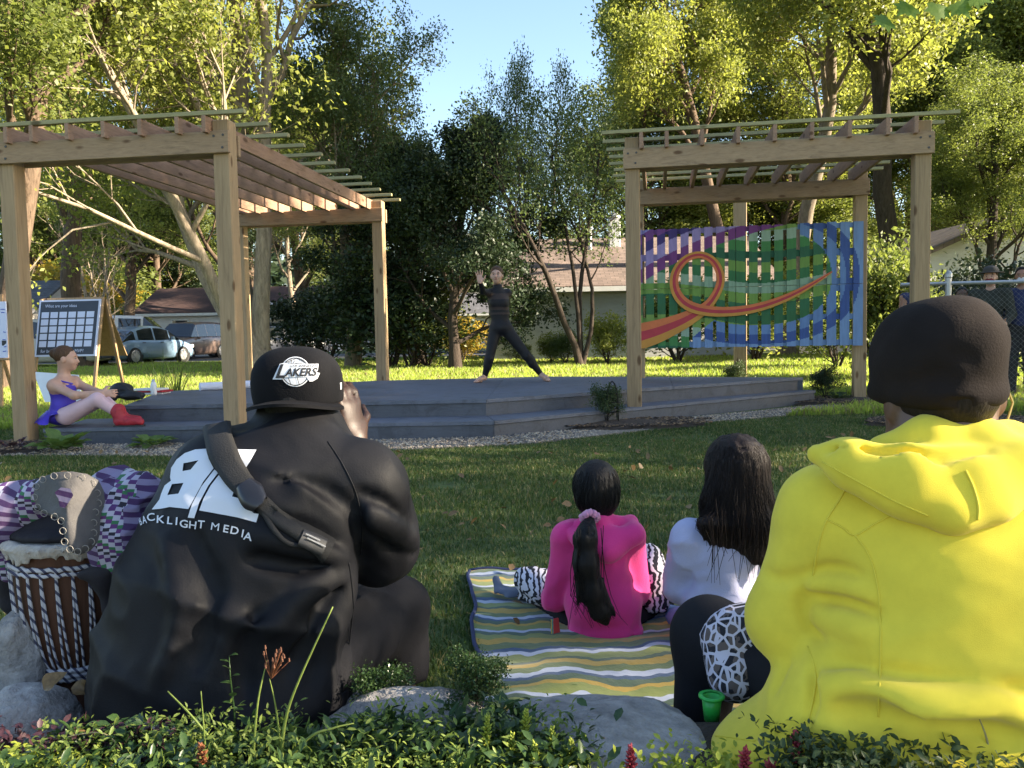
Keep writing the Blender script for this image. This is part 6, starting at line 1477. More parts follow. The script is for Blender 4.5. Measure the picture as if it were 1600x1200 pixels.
# ---- stones
M_STONE = plain('limestone', (.30,.28,.26), .95, .45, 16, 1.0, 55, bdist=.012)
def stone(label, c, r, seed, name='stone', rz=0.0, amp=.16, group='bed edging stones'):
    bm = bmesh.new(); bmesh.ops.create_icosphere(bm, subdivisions=5, radius=1.0)
    co = np.array([v.co[:] for v in bm.verts]); d = 1+amp*fbm(co[:,0]*1.3+seed, co[:,1]*1.3, co[:,2]*1.3, seed, 3)+.02*fbm(co[:,0]*9, co[:,1]*9, co[:,2]*9, seed+4, 2)
    co = np.sign(co)*np.abs(co)**.8*d[:, None]*np.array(r); ca, sa = math.cos(rz), math.sin(rz)
    for v, q in zip(bm.verts, co): v.co = (q[0]*ca-q[1]*sa+c[0], q[0]*sa+q[1]*ca+c[1], q[2]+c[2])
    me = bpy.data.meshes.new(name); bm.to_mesh(me); bm.free(); me.materials.append(M_STONE); me.polygons.foreach_set('use_smooth', np.ones(len(me.polygons), dtype=bool))
    o = bpy.data.objects.new(name, me); COL.objects.link(o); tag(o, label, 'stone', group); return o
def on(px, d): return ((px-800)/FPX*d, d)
stone('broad flat pale stone between the blanket and the yellow hoodie', (*on(935,1.50), .115), (.23,.30,.105), 3)
stone('long pale stone right of the black jacket at the bed edge', (*on(630,1.73), .10), (.20,.085,.105), 5)
stone('small pale stone half hidden by dark foliage left of the black jacket', (*on(245,1.66), .15), (.10,.08,.07), 7)
stone('upright pale boulder beside the drum at the left edge', (*on(6,1.93), .13), (.075,.08,.20), 9, amp=.1)
stone('low pale boulder under the drum at the left edge', (*on(22,1.76), .10), (.10,.09,.115), 10, amp=.12)
stone('low stone that the person in black sits on', (*on(370,1.86), .06), (.36,.2,.11), 11)
stone('wide stone that the person in yellow sits on', (*on(1480,1.46), .12), (.42,.20,.12), 13)
stone('grey stone showing below the yellow hem', (*on(1335,1.36), .18), (.13,.08,.075), 15)

# ---- information boards
bp_ = [P(54,557.5,12.0), P(149,556,11.75), P(157.5,467,12.0), P(62,469.5,12.25)]
def bp(u, v, off=0.0): 
    p = bp_[0].lerp(bp_[1], u).lerp(bp_[3].lerp(bp_[2], u), v); nn = (bp_[1]-bp_[0]).cross(bp_[3]-bp_[0]).normalized(); return p+nn*off
bd = thing('idea_board', 'folding wooden sandwich board with a dark grid poster of blank cards', 'board', (bp_[0].x, 12.2, 0))
M_PW = wood('board_pine', (.42,.27,.14), 2)
def quadbox(u0, v0, u1, v1, off, th):
    mb = MB(); f_ = [bp(u0,v0,off), bp(u1,v0,off), bp(u1,v1,off), bp(u0,v1,off)]; k_ = [bp(u0,v0,off-th), bp(u1,v0,off-th), bp(u1,v1,off-th), bp(u0,v1,off-th)]
    return mb.add(f_+k_, [(0,1,2,3),(7,6,5,4),(0,4,5,1),(1,5,6,2),(2,6,7,3),(3,7,4,0)])
M_CARD = plain('card_white', (.62,.63,.74), .6, .04, bstr=0); M_PBLK = plain('poster_black', (.022,.024,.032), .45, .1, bstr=0)
quadbox(0, 0, 1, 1, 0, .02).build('panel', M_CARD, bd)
pp = quadbox(.03, .03, .97, .97, .004, .004).build('poster', M_PBLK, bd)
for i in range(6):
    for j in range(5):
        u0 = .06+i*.148; v0 = .165+j*.128; quadbox(u0, v0, u0+.12, v0+.105, .006, .002).build('card', M_CARD, pp)
def btext(s, u, v, h, name='lettering', stretch=1.0):
    pt, tt = text2d(s, 1.0, 0, 0, 'LEFT'); W_ = (bp_[1]-bp_[0]).length; H_ = (bp_[3]-bp_[0]).length
    vs = [bp(u+x*h*stretch*H_/W_, v+y*h, .008) for x, y in pt]; mesh_obj(name, vs, tt, M_CARD, pp)
btext('What are your ideas', .11, .865, .052); btext('for bu', .10, .065, .055); btext('MVP?', .66, .065, .055)
nn = (bp_[1]-bp_[0]).cross(bp_[3]-bp_[0]).normalized(); uu_ = (bp_[1]-bp_[0]).normalized(); top_r, top_l = bp(1,1), bp(0,1)
for u in (.0, 1.0):
    t0 = bp(u, 1.03, -.035); dn = bp(u, 0, -.035)-bp(u, 1, -.035); t1 = t0+dn*(t0.z/-dn.z); MB().bar(t0, t1, .045, .035, nn, .003).build('leg', M_PW, bd)
    t2 = V(t1.x-nn.x*.75, t1.y-nn.y*.75, 0)+V(.0,0,0); MB().bar(t0-nn*.05, t2, .045, .035, nn, .003).build('leg', M_PW, bd)
bk_ = [bp(.02,1.0,-.075), bp(.98,1.0,-.075)]; MB().bar(bp(0,1.02,-.06), bp(1,1.02,-.06), .06, .03, nn, .003).build('top_rail', M_PW, bd)
a_, b_ = bp(0,1,-.09), bp(1,1,-.09); mb = MB(); lowv = [V(p.x-nn.x*.42, p.y-nn.y*.42, p.z-.8) for p in (a_, b_)]; mb.add([a_, b_, lowv[1], lowv[0]]+[q-nn*.012 for q in (a_, b_, lowv[1], lowv[0])], [(0,1,2,3),(7,6,5,4),(0,4,5,1),(1,5,6,2),(2,6,7,3),(3,7,4,0)]); mb.build('back_panel', M_PW, bd)
es = thing('easel', 'wooden easel holding a white poster at the left edge', 'easel', (P(-30,640,11.5).x, 11.6, 0))
E0 = P(12,559,11.5); E1 = P(9,471,11.65); wv = V(-.75, .12, 0)
mb = MB(); th = V(0.03,.02,0); mb.add([E0+wv, E0, E1, E1+wv]+[p+V(0,.02,0) for p in (E0+wv, E0, E1, E1+wv)], [(0,1,2,3),(7,6,5,4),(0,4,5,1),(1,5,6,2),(2,6,7,3),(3,7,4,0)]); po_ = mb.build('poster', M_CARD, es)
for k, (u, v_, w_) in enumerate(((.02,.86,.09),(.03,.80,.07),(.02,.45,.05),(.03,.32,.06),(.015,.2,.05),(.02,.12,.07))):
    a_ = E0.lerp(E1, v_)+wv*u+V(0,-.004,0); MB().bar(a_, a_+wv*w_+V(0,0,.008*math.sin(k)), .004, .012, Zup).build('blue_mark', plain('blue_ink', (.12,.16,.5), .6, .05, bstr=0), po_)
mb = MB(); a_ = E0.lerp(E1,.26)+wv*.06+V(0,-.004,0); mb.box(a_, (.06,.003,.07)); mb.build('dark_mark', M_PBLK, po_)
for a_, b_ in ((E1+wv*.12+V(0,.04,.1), V(E0.x-.08, 11.42, 0)), (E1+wv*.88+V(0,.04,.1), V(E0.x+wv.x+.05, 11.5, 0)), (E1+wv*.5+V(0,.05,.1), V(E0.x+wv.x*.5, 12.3, 0))): MB().bar(a_, b_, .045, .03, V(0,1,0), .003).build('leg', M_PW, es)
MB().bar(E0+wv*1.02+V(0,-.01,-.02), E0-wv*.02+V(0,-.01,-.02), .05, .03, Zup, .003).build('ledge', M_PW, es)
# foam board behind the seated dancer
fbq = [P(70,628,8.6), P(128,628,8.35), P(122,586,8.5), P(52,581,8.8)]; mb = MB(); mb.add(fbq+[p+V(.004,.012,0) for p in fbq], [(0,1,2,3),(7,6,5,4),(0,4,5,1),(1,5,6,2),(2,6,7,3),(3,7,4,0)])
tag(mb.build('foam_board', M_WHITE), 'plain white board propped behind the seated ballet dancer', 'board')
# ---- clutter on the stage
M_BAGK = plain('black_bag_nylon', (.012,.012,.014), .6, .2, 10, .4, 80)
bg_ = skin('black_bag', [El(P(190,610,8.75), (.12,.12,.085), .05), El(P(207,618,8.65), (.13,.1,.05), .04), El(P(176,622,8.6), (.05,.05,.04), .03), Cn(P(185,603,8.7), P(222,622,8.55), .03, .012, .03), Cut((0,0,STZ+.003), (0,0,-1))], .009, M_BAGK, None, disp=folds(20, .009, 340)); tag(bg_, 'limp black bag lying on the stage behind the booties', 'bag')
fo = thing('paper_folders', 'white and red folders stacked at the back left of the stage', 'folders', (P(235,612,9.7).x, 9.7, STZ))
for i, (dx, dz_, mt) in enumerate(((0,.012,M_WHITE), (.03,.036,plain('red_card', (.4,.02,.03), .6, .1)), (-.02,.058,M_WHITE))): MB().box((P(236,612,9.7).x+dx, 9.72, STZ+dz_), (.34,.24,.02), frame((.15*i,1,0)), .003).build('folder', mt, fo)
pbt = thing('water_bottle', 'small white bottle standing by the folders on the stage', 'bottle', (P(243,606,9.6).x, 9.6, STZ))
c_ = (P(243,606,9.6).x, 9.55, STZ); MB().lathe([(0,.001),(.032,.001),(.034,.02),(.034,.12),(.02,.15),(.0,.15)], c_, 14).build('flask', M_WHITE, pbt, True); MB().lathe([(.018,.149),(.018,.18),(0,.182)], c_, 12).build('lid', MATS['galvanised'], pbt, True)
r0, r1 = P(312,600,10.15), P(404,598,10.55); r0.z = r1.z = STZ+.05; mb = MB(); mb.tube([r0, r1], .05, 20); mb.tube([r0-(r1-r0)*.002, r1+(r1-r0)*.002], .03, 12)
tag(mb.build('paper_roll', plain('roll_white', (.62,.64,.74), .6, .05, bstr=0)), 'long white paper roll lying along the back of the stage', 'paper roll')

# ---- small plants
def bladeplant(name, label, c, n, hmin, hmax, w, spread, m, seed, group=None):
    rr = random.Random(seed); root = thing(name, label, 'plant', c, group)
    for i in range(n):
        a = rr.uniform(0, 6.28); l = rr.uniform(hmin, hmax); s = rr.uniform(.2, 1)*spread; b0 = Vector(c)+V(rr.gauss(0,.03), rr.gauss(0,.03), 0); mb = MB(); rows = []
        for k in range(6):
            t = k/5; p = b0+V(math.cos(a)*s*t*t*l, math.sin(a)*s*t*t*l, l*(t-.25*s*t*t)); sd = V(-math.sin(a), math.cos(a), 0)*(w*(1-t)**.6*.5+.0004); rows.append([p-sd, p+sd])
        mb.grid(rows).build('blade', m, root)
    return root
bladeplant('tall_grass', 'tall feathery grass clump behind the left end of the stage', (P(275,612,10.9).x, 10.9, 0), 60, .4, .85, .012, .6, GR[1], 3)
bladeplant('tall_grass', 'sparse tall grass stalks left of the tall feathery clump', (P(252,612,11.2).x, 11.2, 0), 20, .5, .95, .01, .4, GR[0], 4)
def leafshape(c, d, up, L_, W_, cup=.15, wavy=0.0, seed=0):
    d = Vector(d).normalized(); s = d.cross(Vector(up)).normalized(); u = s.cross(d); rows = []; rr = random.Random(seed)
    for k in range(7):
        t = k/6; wd = W_*.5*math.sin(math.pi*min(1, t**.75*.98+.02))**.8
        ctr = Vector(c)+d*(L_*t)-u*(L_*.25*t*t); rows.append([ctr+s*(wd*q)+u*(abs(q)*wd*cup*2+wavy*wd*math.sin(t*9+q*3)) for q in (-1,-.5,0,.5,1)])
    return rows
LF_HOS = leafmat('broad_leaf', (.07,.13,.03), (.16,.24,.06), .3, 6); LF_VIN = leafmat('vinca_leaf', (.02,.05,.016), (.06,.105,.03), .22, 9, .32); LF_SED = leafmat('sedum_leaf', (.22,.28,.03), (.38,.42,.06), .3, 20)
LF_PUR = leafmat('purple_leaf', (.035,.014,.022), (.08,.035,.045), .2, 9); LF_RED = leafmat('red_sedum', (.35,.03,.05), (.5,.1,.12), .25, 20); LF_FIN = leafmat('fine_leaf', (.025,.05,.018), (.07,.10,.035), .25, 9)
def broadplant(name, label, c, n, L0, L1, m, seed, tilt=(.2, .9), asp=.75):
    rr = random.Random(seed); root = thing(name, label, 'plant', c)
    for i in range(n):
        a = i*2.4+rr.uniform(-.3,.3); el = rr.uniform(*tilt); l = rr.uniform(L0, L1); st = rr.uniform(.02, .10)
        d = V(math.cos(a)*math.cos(el), math.sin(a)*math.cos(el), math.sin(el)); b0 = Vector(c)+V(math.cos(a)*.03, math.sin(a)*.03, .01); b1 = b0+d*st
        lfm = MB().grid(leafshape(b1, d, Zup, l, l*asp, .12, .12, i)).build('leaf', m, root, True)
        MB().tube([b0, b1], .004, 4, False).build('stalk', m, lfm)
    return root
broadplant('broad_leaved_plant', 'large broad-leaved green plant at the foot of the leftmost post', (P(98,706,7.1).x, 7.1, .03), 30, .10, .2, LF_HOS, 5)
broadplant('broad_leaved_plant', 'low leafy green plant against the stage step', (P(240,700,7.35).x, 7.35, .02), 26, .08, .15, LF_HOS, 6, (.1,.6))
broadplant('broad_leaved_plant', 'small leafy weeds at the foot of the right rear post', (P(1310,605,10.6).x, 10.6, .03), 18, .06, .12, LF_FIN, 7)
pf = broadplant('purple_flowering_plant', 'small purple flowering plant left of the leftmost post', (P(22,700,7.2).x, 7.2, .03), 14, .05, .09, LF_PUR, 8)
# wire trellis
tl = thing('wire_trellis', 'small black wire garden trellis beside the left front mural post', 'trellis', (P(957,655,8.35).x, 8.35, .05)); M_WIRE = plain('black_wire', (.015,.015,.015), .5, .1, metal=.5, bstr=0)
tc_ = V(P(957,655,8.35).x, 8.35, .05)
for i in range(4):
    a = math.pi/4+i*math.pi/2; s = V(math.cos(a), math.sin(a), 0); MB().tube([tc_+s*.075, tc_+s*.07+V(0,0,.3), tc_+s*.035+V(0,0,.38), tc_+V(0,0,.41)], .006, 5).build('upright', M_WIRE, tl, True)
for z, r in ((.1,.072),(.2,.071),(.29,.07)): MB().tube([tc_+V(math.cos(a)*r, math.sin(a)*r, z) for a in np.linspace(0, 6.29, 17)], .005, 5, False).build('hoop', M_WIRE, tl, True)
put_tree('shrub', 'climbing_plant', 'thin leafy plant growing through the wire trellis', (tc_.x-.05, 8.36, .04), 1.0, .2, LF_FIN, BK_DRK, cat='plant', crown='foliage', trunk='stem')
put_tree('shrub', 'small_shrub', 'thin dark leafy shrub left of the right rear post', (P(1290,605,10.9).x, 10.9, .03), 2.0, .22, LF_DRK, BK_DRK, cat='plant', crown='foliage', trunk='stem')
put_tree('shrub', 'small_shrub', 'small weed at the foot of the lone timber post', (P(1150,590,13.6).x, 13.6, .0), 2.6, .22, LF_FIN, BK_DRK, cat='plant', crown='foliage', trunk='stem')

# ---- foreground bed
def cover(name, label, n, xr, yr, hr, size, m, seed, asp=.5, cat='ground cover', dens=None, droop=-.2, clump=None):
    rng = np.random.default_rng(seed)
    if clump:
        cx = rng.uniform(*xr, clump); cy = rng.uniform(*yr, clump); ch = rng.uniform(hr[0], hr[1], clump); k = rng.integers(0, clump, n)
        t = rng.uniform(.1, 1, n); x = cx[k]+rng.normal(size=n)*.028*t; y = cy[k]+rng.normal(size=n)*.028*t; z = ch[k]*t
    else: x = rng.uniform(*xr, n); y = rng.uniform(*yr, n); z = rng.uniform(*hr, n)
    if dens is not None:
        kk = dens(x, y); x, y, z = x[kk], y[kk], z[kk]
    n = len(x); pts = np.stack([x, y, groundz(x, y)+z], -1)
    s = size*rng.uniform(.6, 1.3, n); d = rng.normal(size=(n, 3)); d[:, 2] = np.abs(d[:, 2])*.6+.15; d /= np.linalg.norm(d, axis=1)[:, None]
    up = rng.normal(size=(n, 3))*.5; up[:, 2] += 1; sd = np.cross(d, up); sd /= np.linalg.norm(sd, axis=1)[:, None]; nn_ = np.cross(sd, d)
    w = (s*asp*.5)[:, None]; S = s[:, None]
    v = np.stack([pts, pts+d*S*.3-sd*w*.8+nn_*S*.07, pts+d*S*.65-sd*w*.85+nn_*S*.06, pts+d*S-nn_*S*.05, pts+d*S*.65+sd*w*.85+nn_*S*.06, pts+d*S*.3+sd*w*.8+nn_*S*.07, pts+d*S*.5], 1).reshape(-1, 3)
    f = np.array([[0,6,1],[1,6,2],[2,6,3],[3,6,4],[4,6,5],[5,6,0]]); f = (f[None]+7*np.arange(n)[:, None, None]).reshape(-1, 3)
    o = mesh_obj(name, v, f[:, ::-1], m, smooth=True); tag(o, label, cat, kind='stuff'); return o
cover('vine_ground_cover', 'glossy dark green trailing leaves filling the bed at the lower left', 5600, (-.85, .02), (1.22, 1.60), (.01, .085), .026, LF_VIN, 401, .45, clump=360)
cover('mixed_ground_cover', 'small bright green sprigs mixed through the vine leaves', 5200, (-.85, .1), (1.24, 1.52), (.03, .11), .014, leafmat('sprig_leaf', (.13,.19,.035), (.24,.30,.07), .4, 12), 411, .4, clump=170)
cover('vine_ground_cover_right', 'leafy ground cover at the foot of the broad flat stone', 900, (-.1, .12), (1.2, 1.48), (.01, .085), .03, LF_VIN, 402, .48, clump=60)
cover('purple_ground_cover', 'dark purple creeping foliage below the drum', 6500, (-1.15, -.62), (1.42, 1.74), (.01, .085), .016, LF_PUR, 403, .6, clump=220)
cover('pale_sedum_mat', 'pale yellow-green creeping sedum in the lower left corner', 3500, (-.95, -.70), (1.28, 1.42), (.01, .06), .012, LF_SED, 404, .6, clump=120)
cover('fine_ground_cover', 'fine dark green foliage under the yellow hem', 36000, (.42, 1.15), (1.18, 1.37), (.04, .125), .016, LF_FIN, 405, .5, clump=520)
cover('sedum_mat', 'mixed green and orange creeping sedum at the lower right', 5200, (.05, .72), (1.18, 1.36), (.02, .085), .013, LF_SED, 406, .6, clump=150)
cover('leaf_litter', 'scattered dry brown leaves on the lawn', 420, (-4.5, 4.5), (2.2, 7.2), (.015, .045), .05, leafmat('dry_leaf', (.10,.06,.025), (.22,.14,.06), .1, 9), 407, .7)
def spike(label, px, py, d, h, m, seed, r=.012, n=70, nm='sedum_plant', ls=.014):
    top = P(px, py, d); base = V(top.x+R.uniform(-.01,.01), d+.0, float(groundz(top.x, d))); rr = random.Random(seed); root = thing(nm, label, 'plant', base)
    MB().tube([base-V(0,0,.01), base.lerp(top, .5)+V(.004,0,0), top], [.003,.0028,.002], 5).build('stem', m, root, True)
    mb = MB(); L0 = (top-base).length; n0 = max(0.0, 1-h/L0)
    for i in range(n):
        t = n0+(1-n0)*i/n; a = i*2.4; p = base.lerp(top, t); el = .1+1.1*(i/n)**2; dd = V(math.cos(a)*math.cos(el), math.sin(a)*math.cos(el), math.sin(el)); l = ls*rr.uniform(.7,1.2)*(1 if i < n*.8 else .7)
        mb.tube([p, p+dd*l*.6, p+dd*l], [.0012,.0024,.0006], 5)
    mb.build('leaves', m, root, True); return root
for i, (lab, px, py, d) in enumerate((('tallest yellow-green sedum spike left of the broad stone', 822,1112,1.42), ('leftmost yellow-green sedum spike in front of the broad stone', 762,1122,1.40), ('short yellow-green sedum spike right of the tallest one', 862,1140,1.38), ('rightmost low yellow-green sedum spike before the broad stone', 893,1160,1.36), ('low sedum spike between the leftmost and the tallest spike', 800,1150,1.37), ('low sedum spike at the bottom edge below the tallest one', 835,1165,1.34))): spike(lab, px, py, d, .09, LF_SED, i)
for i, (lab, px, py, d, s) in enumerate((('tall red sedum flower in front of the yellow hoodie', 1243,1146,1.30,.05), ('shorter red sedum flower left of the tall red one', 1165,1172,1.29,.04), ('low red sedum flower at the bottom edge by the yellow hoodie', 1205,1190,1.28,.03), ('pink sedum flower beside the broad flat stone', 985,1168,1.33,.05), ('orange brown dried flower head low in the left bed', 313,1165,1.36,.05))): spike(lab, px, py, d, s, LF_RED if i < 4 else leafmat('rust_flower', (.25,.08,.03), (.4,.16,.07), .2, 20), 20+i, n=60, nm='red_sedum_plant', ls=.012)
def stalk(label, pts, w, m, nm='grass_blade'):
    P3 = [P(*p) for p in pts]; P3[0].z = float(groundz(P3[0].x, P3[0].y)); mb = MB(); cr_ = catmull([tuple(p) for p in P3], 6)
    nn_ = len(cr_); mb.tube([V(*p) for p in cr_], [w*(1-.75*i/nn_) for i in range(nn_)], 5); o = mb.build(nm, m, None, True); tag(o, label, 'grass'); return o
LF_GRS = leafmat('garden_grass', (.14,.2,.04), (.26,.32,.08), .3, 8)
stalk('long bright grass blade leaning right across the black jacket', [(440,1190,1.38), (442,1150,1.38), (460,1080,1.38), (520,948,1.39)], .0042, LF_GRS)
stalk('grass blade left of the dried flower against the black jacket', [(395,1200,1.38), (397,1160,1.38), (404,1090,1.38), (418,1030,1.39)], .0032, LF_GRS)
stalk('grass blade slanting down right in the left bed', [(355,1210,1.38), (345,1180,1.38), (305,1125,1.38), (262,1080,1.39)], .0038, LF_GRS)
stalk('short upright grass blade beside the slanting one', [(322,1200,1.37), (320,1160,1.37), (314,1080,1.37)], .0026, LF_GRS)
stalk('nearly level pale grass blade over the vine leaves', [(420,1190,1.38), (480,1155,1.38), (520,1138,1.38), (553,1130,1.39)], .0036, LF_GRS)
stalk('thin arching dry grass blade in the left bed', [(210,1170,1.42), (170,1150,1.42), (120,1148,1.42), (90,1160,1.42)], .002, leafmat('straw', (.3,.26,.12), (.42,.36,.18), .2, 8))
stalk('grass blade in the lower right corner leaning left', [(1556,1200,1.24), (1545,1170,1.24), (1530,1122,1.24)], .003, MATS['straw'])
stalk('upright grass blade in the lower right corner', [(1578,1200,1.24), (1582,1150,1.24), (1588,1100,1.24)], .0028, MATS['straw'])
stalk('short slanting blade below the yellow hem', [(1420,1200,1.25), (1390,1182,1.25), (1352,1172,1.25)], .0028, LF_GRS)
dfl = stalk('dried brown flower head on a green stem before the black jacket', [(438,1195,1.385), (436,1150,1.385), (430,1100,1.385), (421,1060,1.385)], .0026, LF_GRS, 'dried_flower')
mb = MB(); c_ = P(424,1060,1.385); rr = random.Random(9)
for i in range(26):
    e = c_+V(rr.uniform(-.014,.028), rr.uniform(-.012,.012), rr.uniform(.02,.055)); mb.tube([c_, e], [.0012,.0006], 4, False); mb.tube([e, e+V(0,0,.006)], [.0022,.001], 5)
mb.build('flower_head', leafmat('dried_petal', (.10,.035,.02), (.2,.08,.04), .1, 30), dfl)
for lab, px, py, d, L_, an, mt in (('large curled brown dead leaf in the left bed', 118,1162,1.50,.06,.3,'dry_leaf'), ('small orange dead leaf below the drum', 128,1075,1.72,.045,-.5,'dry_leaf'), ('brown crumpled leaf left of the small orange leaf', 88,1078,1.70,.05,1.2,'dry_leaf')):
    c_ = P(px, py, d); o = MB().grid(leafshape(c_-V(L_/2,0,0), V(math.cos(an), .2, math.sin(an)*.4), V(0,-.7,.7), L_, L_*.75, .35, .2, 3)).build('dead_leaf', MATS[mt], None, True); tag(o, lab, 'leaf')
sp = thing('leafy_sprig', 'thin leafy sprig standing against the black jacket', 'plant', V(P(362,1110,1.5).x, 1.5, .2)); s0 = P(366,1110,1.5); s1 = P(360,1060,1.5); s2 = P(358,1025,1.5)
MB().tube([s0-V(0,0,.06), s0, s1, s2], [.002,.0018,.0014,.0008], 5).build('stem', LF_VIN, sp, True)
for i in range(9):
    t = i/8; c_ = s0.lerp(s2, t); a = i*2.4; MB().grid(leafshape(c_, V(math.cos(a), -.3, .5), Zup, .02, .014, .1)).build('leaf', LF_VIN, sp, True)
put_tree('shrub', 'weed', 'bushy green weed on the stone beside the blanket corner', (P(745,1080,1.74).x, 1.74, .14), .5, .075, LF_VIN, BK_DRK, cat='plant', crown='foliage', trunk='stem')
put_tree('shrub', 'weed', 'low green weed in front of the black trousers', (P(600,1065,1.78).x, 1.78, .08), 1.5, .085, LF_VIN, BK_DRK, cat='plant', crown='foliage', trunk='stem')

# ---- maple twig hanging into the top right corner
tw = thing('maple_branch', 'near maple twig with large backlit leaves hanging in at the top right', 'branch', P(1500,-60,2.6)); LF_BIG = leafmat('maple_leaf', (.11,.2,.03), (.2,.3,.05), .55, 6)
b0, b1, b2 = P(1640,-180,2.5), P(1520,-60,2.55), P(1440,-20,2.6); MB().tube([b0, b1, b2, P(1400,-8,2.62)], [.008,.006,.004,.002], 6).build('twig', BK_BRN, tw, True)
def maple_leaf(c, d, up, s):
    d = Vector(d).normalized(); sd = d.cross(Vector(up)).normalized(); u = sd.cross(d); prof_ = [(0,0),(.12,.05),(.3,.0),(.55,.12),(.42,.25),(.62,.5),(.35,.48),(.3,.62),(.14,.6),(.0,1.0)]
    pts = [(x, y) for x, y in prof_]+[(-x, y) for x, y in prof_[-2:0:-1]]; vs = [Vector(c)+sd*(x*s)+d*(y*s)+u*(-.12*s*(x*x+.4*y*y)) for x, y in pts]; ctr = Vector(c)+d*(.35*s); n_ = len(vs)
    return MB().add(vs+[ctr], [(i, (i+1) % n_, n_) for i in range(n_)])
for i, (px, py, dx, dz_) in enumerate(((1425,8,-.6,-.4),(1468,6,-.2,-.8),(1495,2,.3,-.6),(1515,-5,.8,-.3),(1445,-15,-.8,.2),(1392,32,-.9,-.2),(1480,-25,.4,.3))):
    c_ = P(px, py, 2.58); maple_leaf(c_, V(dx, -.25, dz_), V(.2*math.sin(i*2), -.8, .5), .075).build('leaf', LF_BIG, tw)

# ---- stop sign, hoop
ss = thing('stop_sign', 'red stop sign with green street sign on its post by the street', 'sign', (P(574,480,47).x, 47, 0)); sp_ = P(574,480,47)
MB().tube([V(sp_.x,47,0), V(sp_.x,47,3.25)], .035, 8).build('post', M_GALV, ss); oc = [V(sp_.x+.38*math.cos(math.pi/8+i*math.pi/4), 46.95, sp_.z+.38*math.sin(math.pi/8+i*math.pi/4)) for i in range(8)]
mb = MB(); mb.add(oc+[p+V(0,.012,0) for p in oc], [tuple(range(8)), tuple(range(8,16))[::-1]]+[(i,(i+1)%8,(i+1)%8+8,i+8) for i in range(8)]); pl = mb.build('sign_plate', plain('sign_red', (.33,.03,.03), .4, .05, bstr=0), ss)
pt, tt = text2d('STOP', .24); mesh_obj('lettering', [V(sp_.x+x, 46.94, sp_.z-.12+y) for x, y in pt], tt, M_WHITE, pl)
MB().box((sp_.x,47,3.3), (.75,.02,.18)).build('street_name_plate', plain('sign_green', (.02,.22,.12), .4, .05, bstr=0), ss)
hp_ = V(P(683,535,31).x, 31, 0); o = MB().tube([hp_+V(.62*math.cos(a), 0, .0+1.0*math.sin(a)) for a in np.linspace(0, math.pi, 20)], .04, 8).build('red_hoop', plain('red_pipe', (.45,.03,.04), .4, .08), None, True); tag(o, 'red arched pipe hoop in the yard beyond the trees', 'hoop')

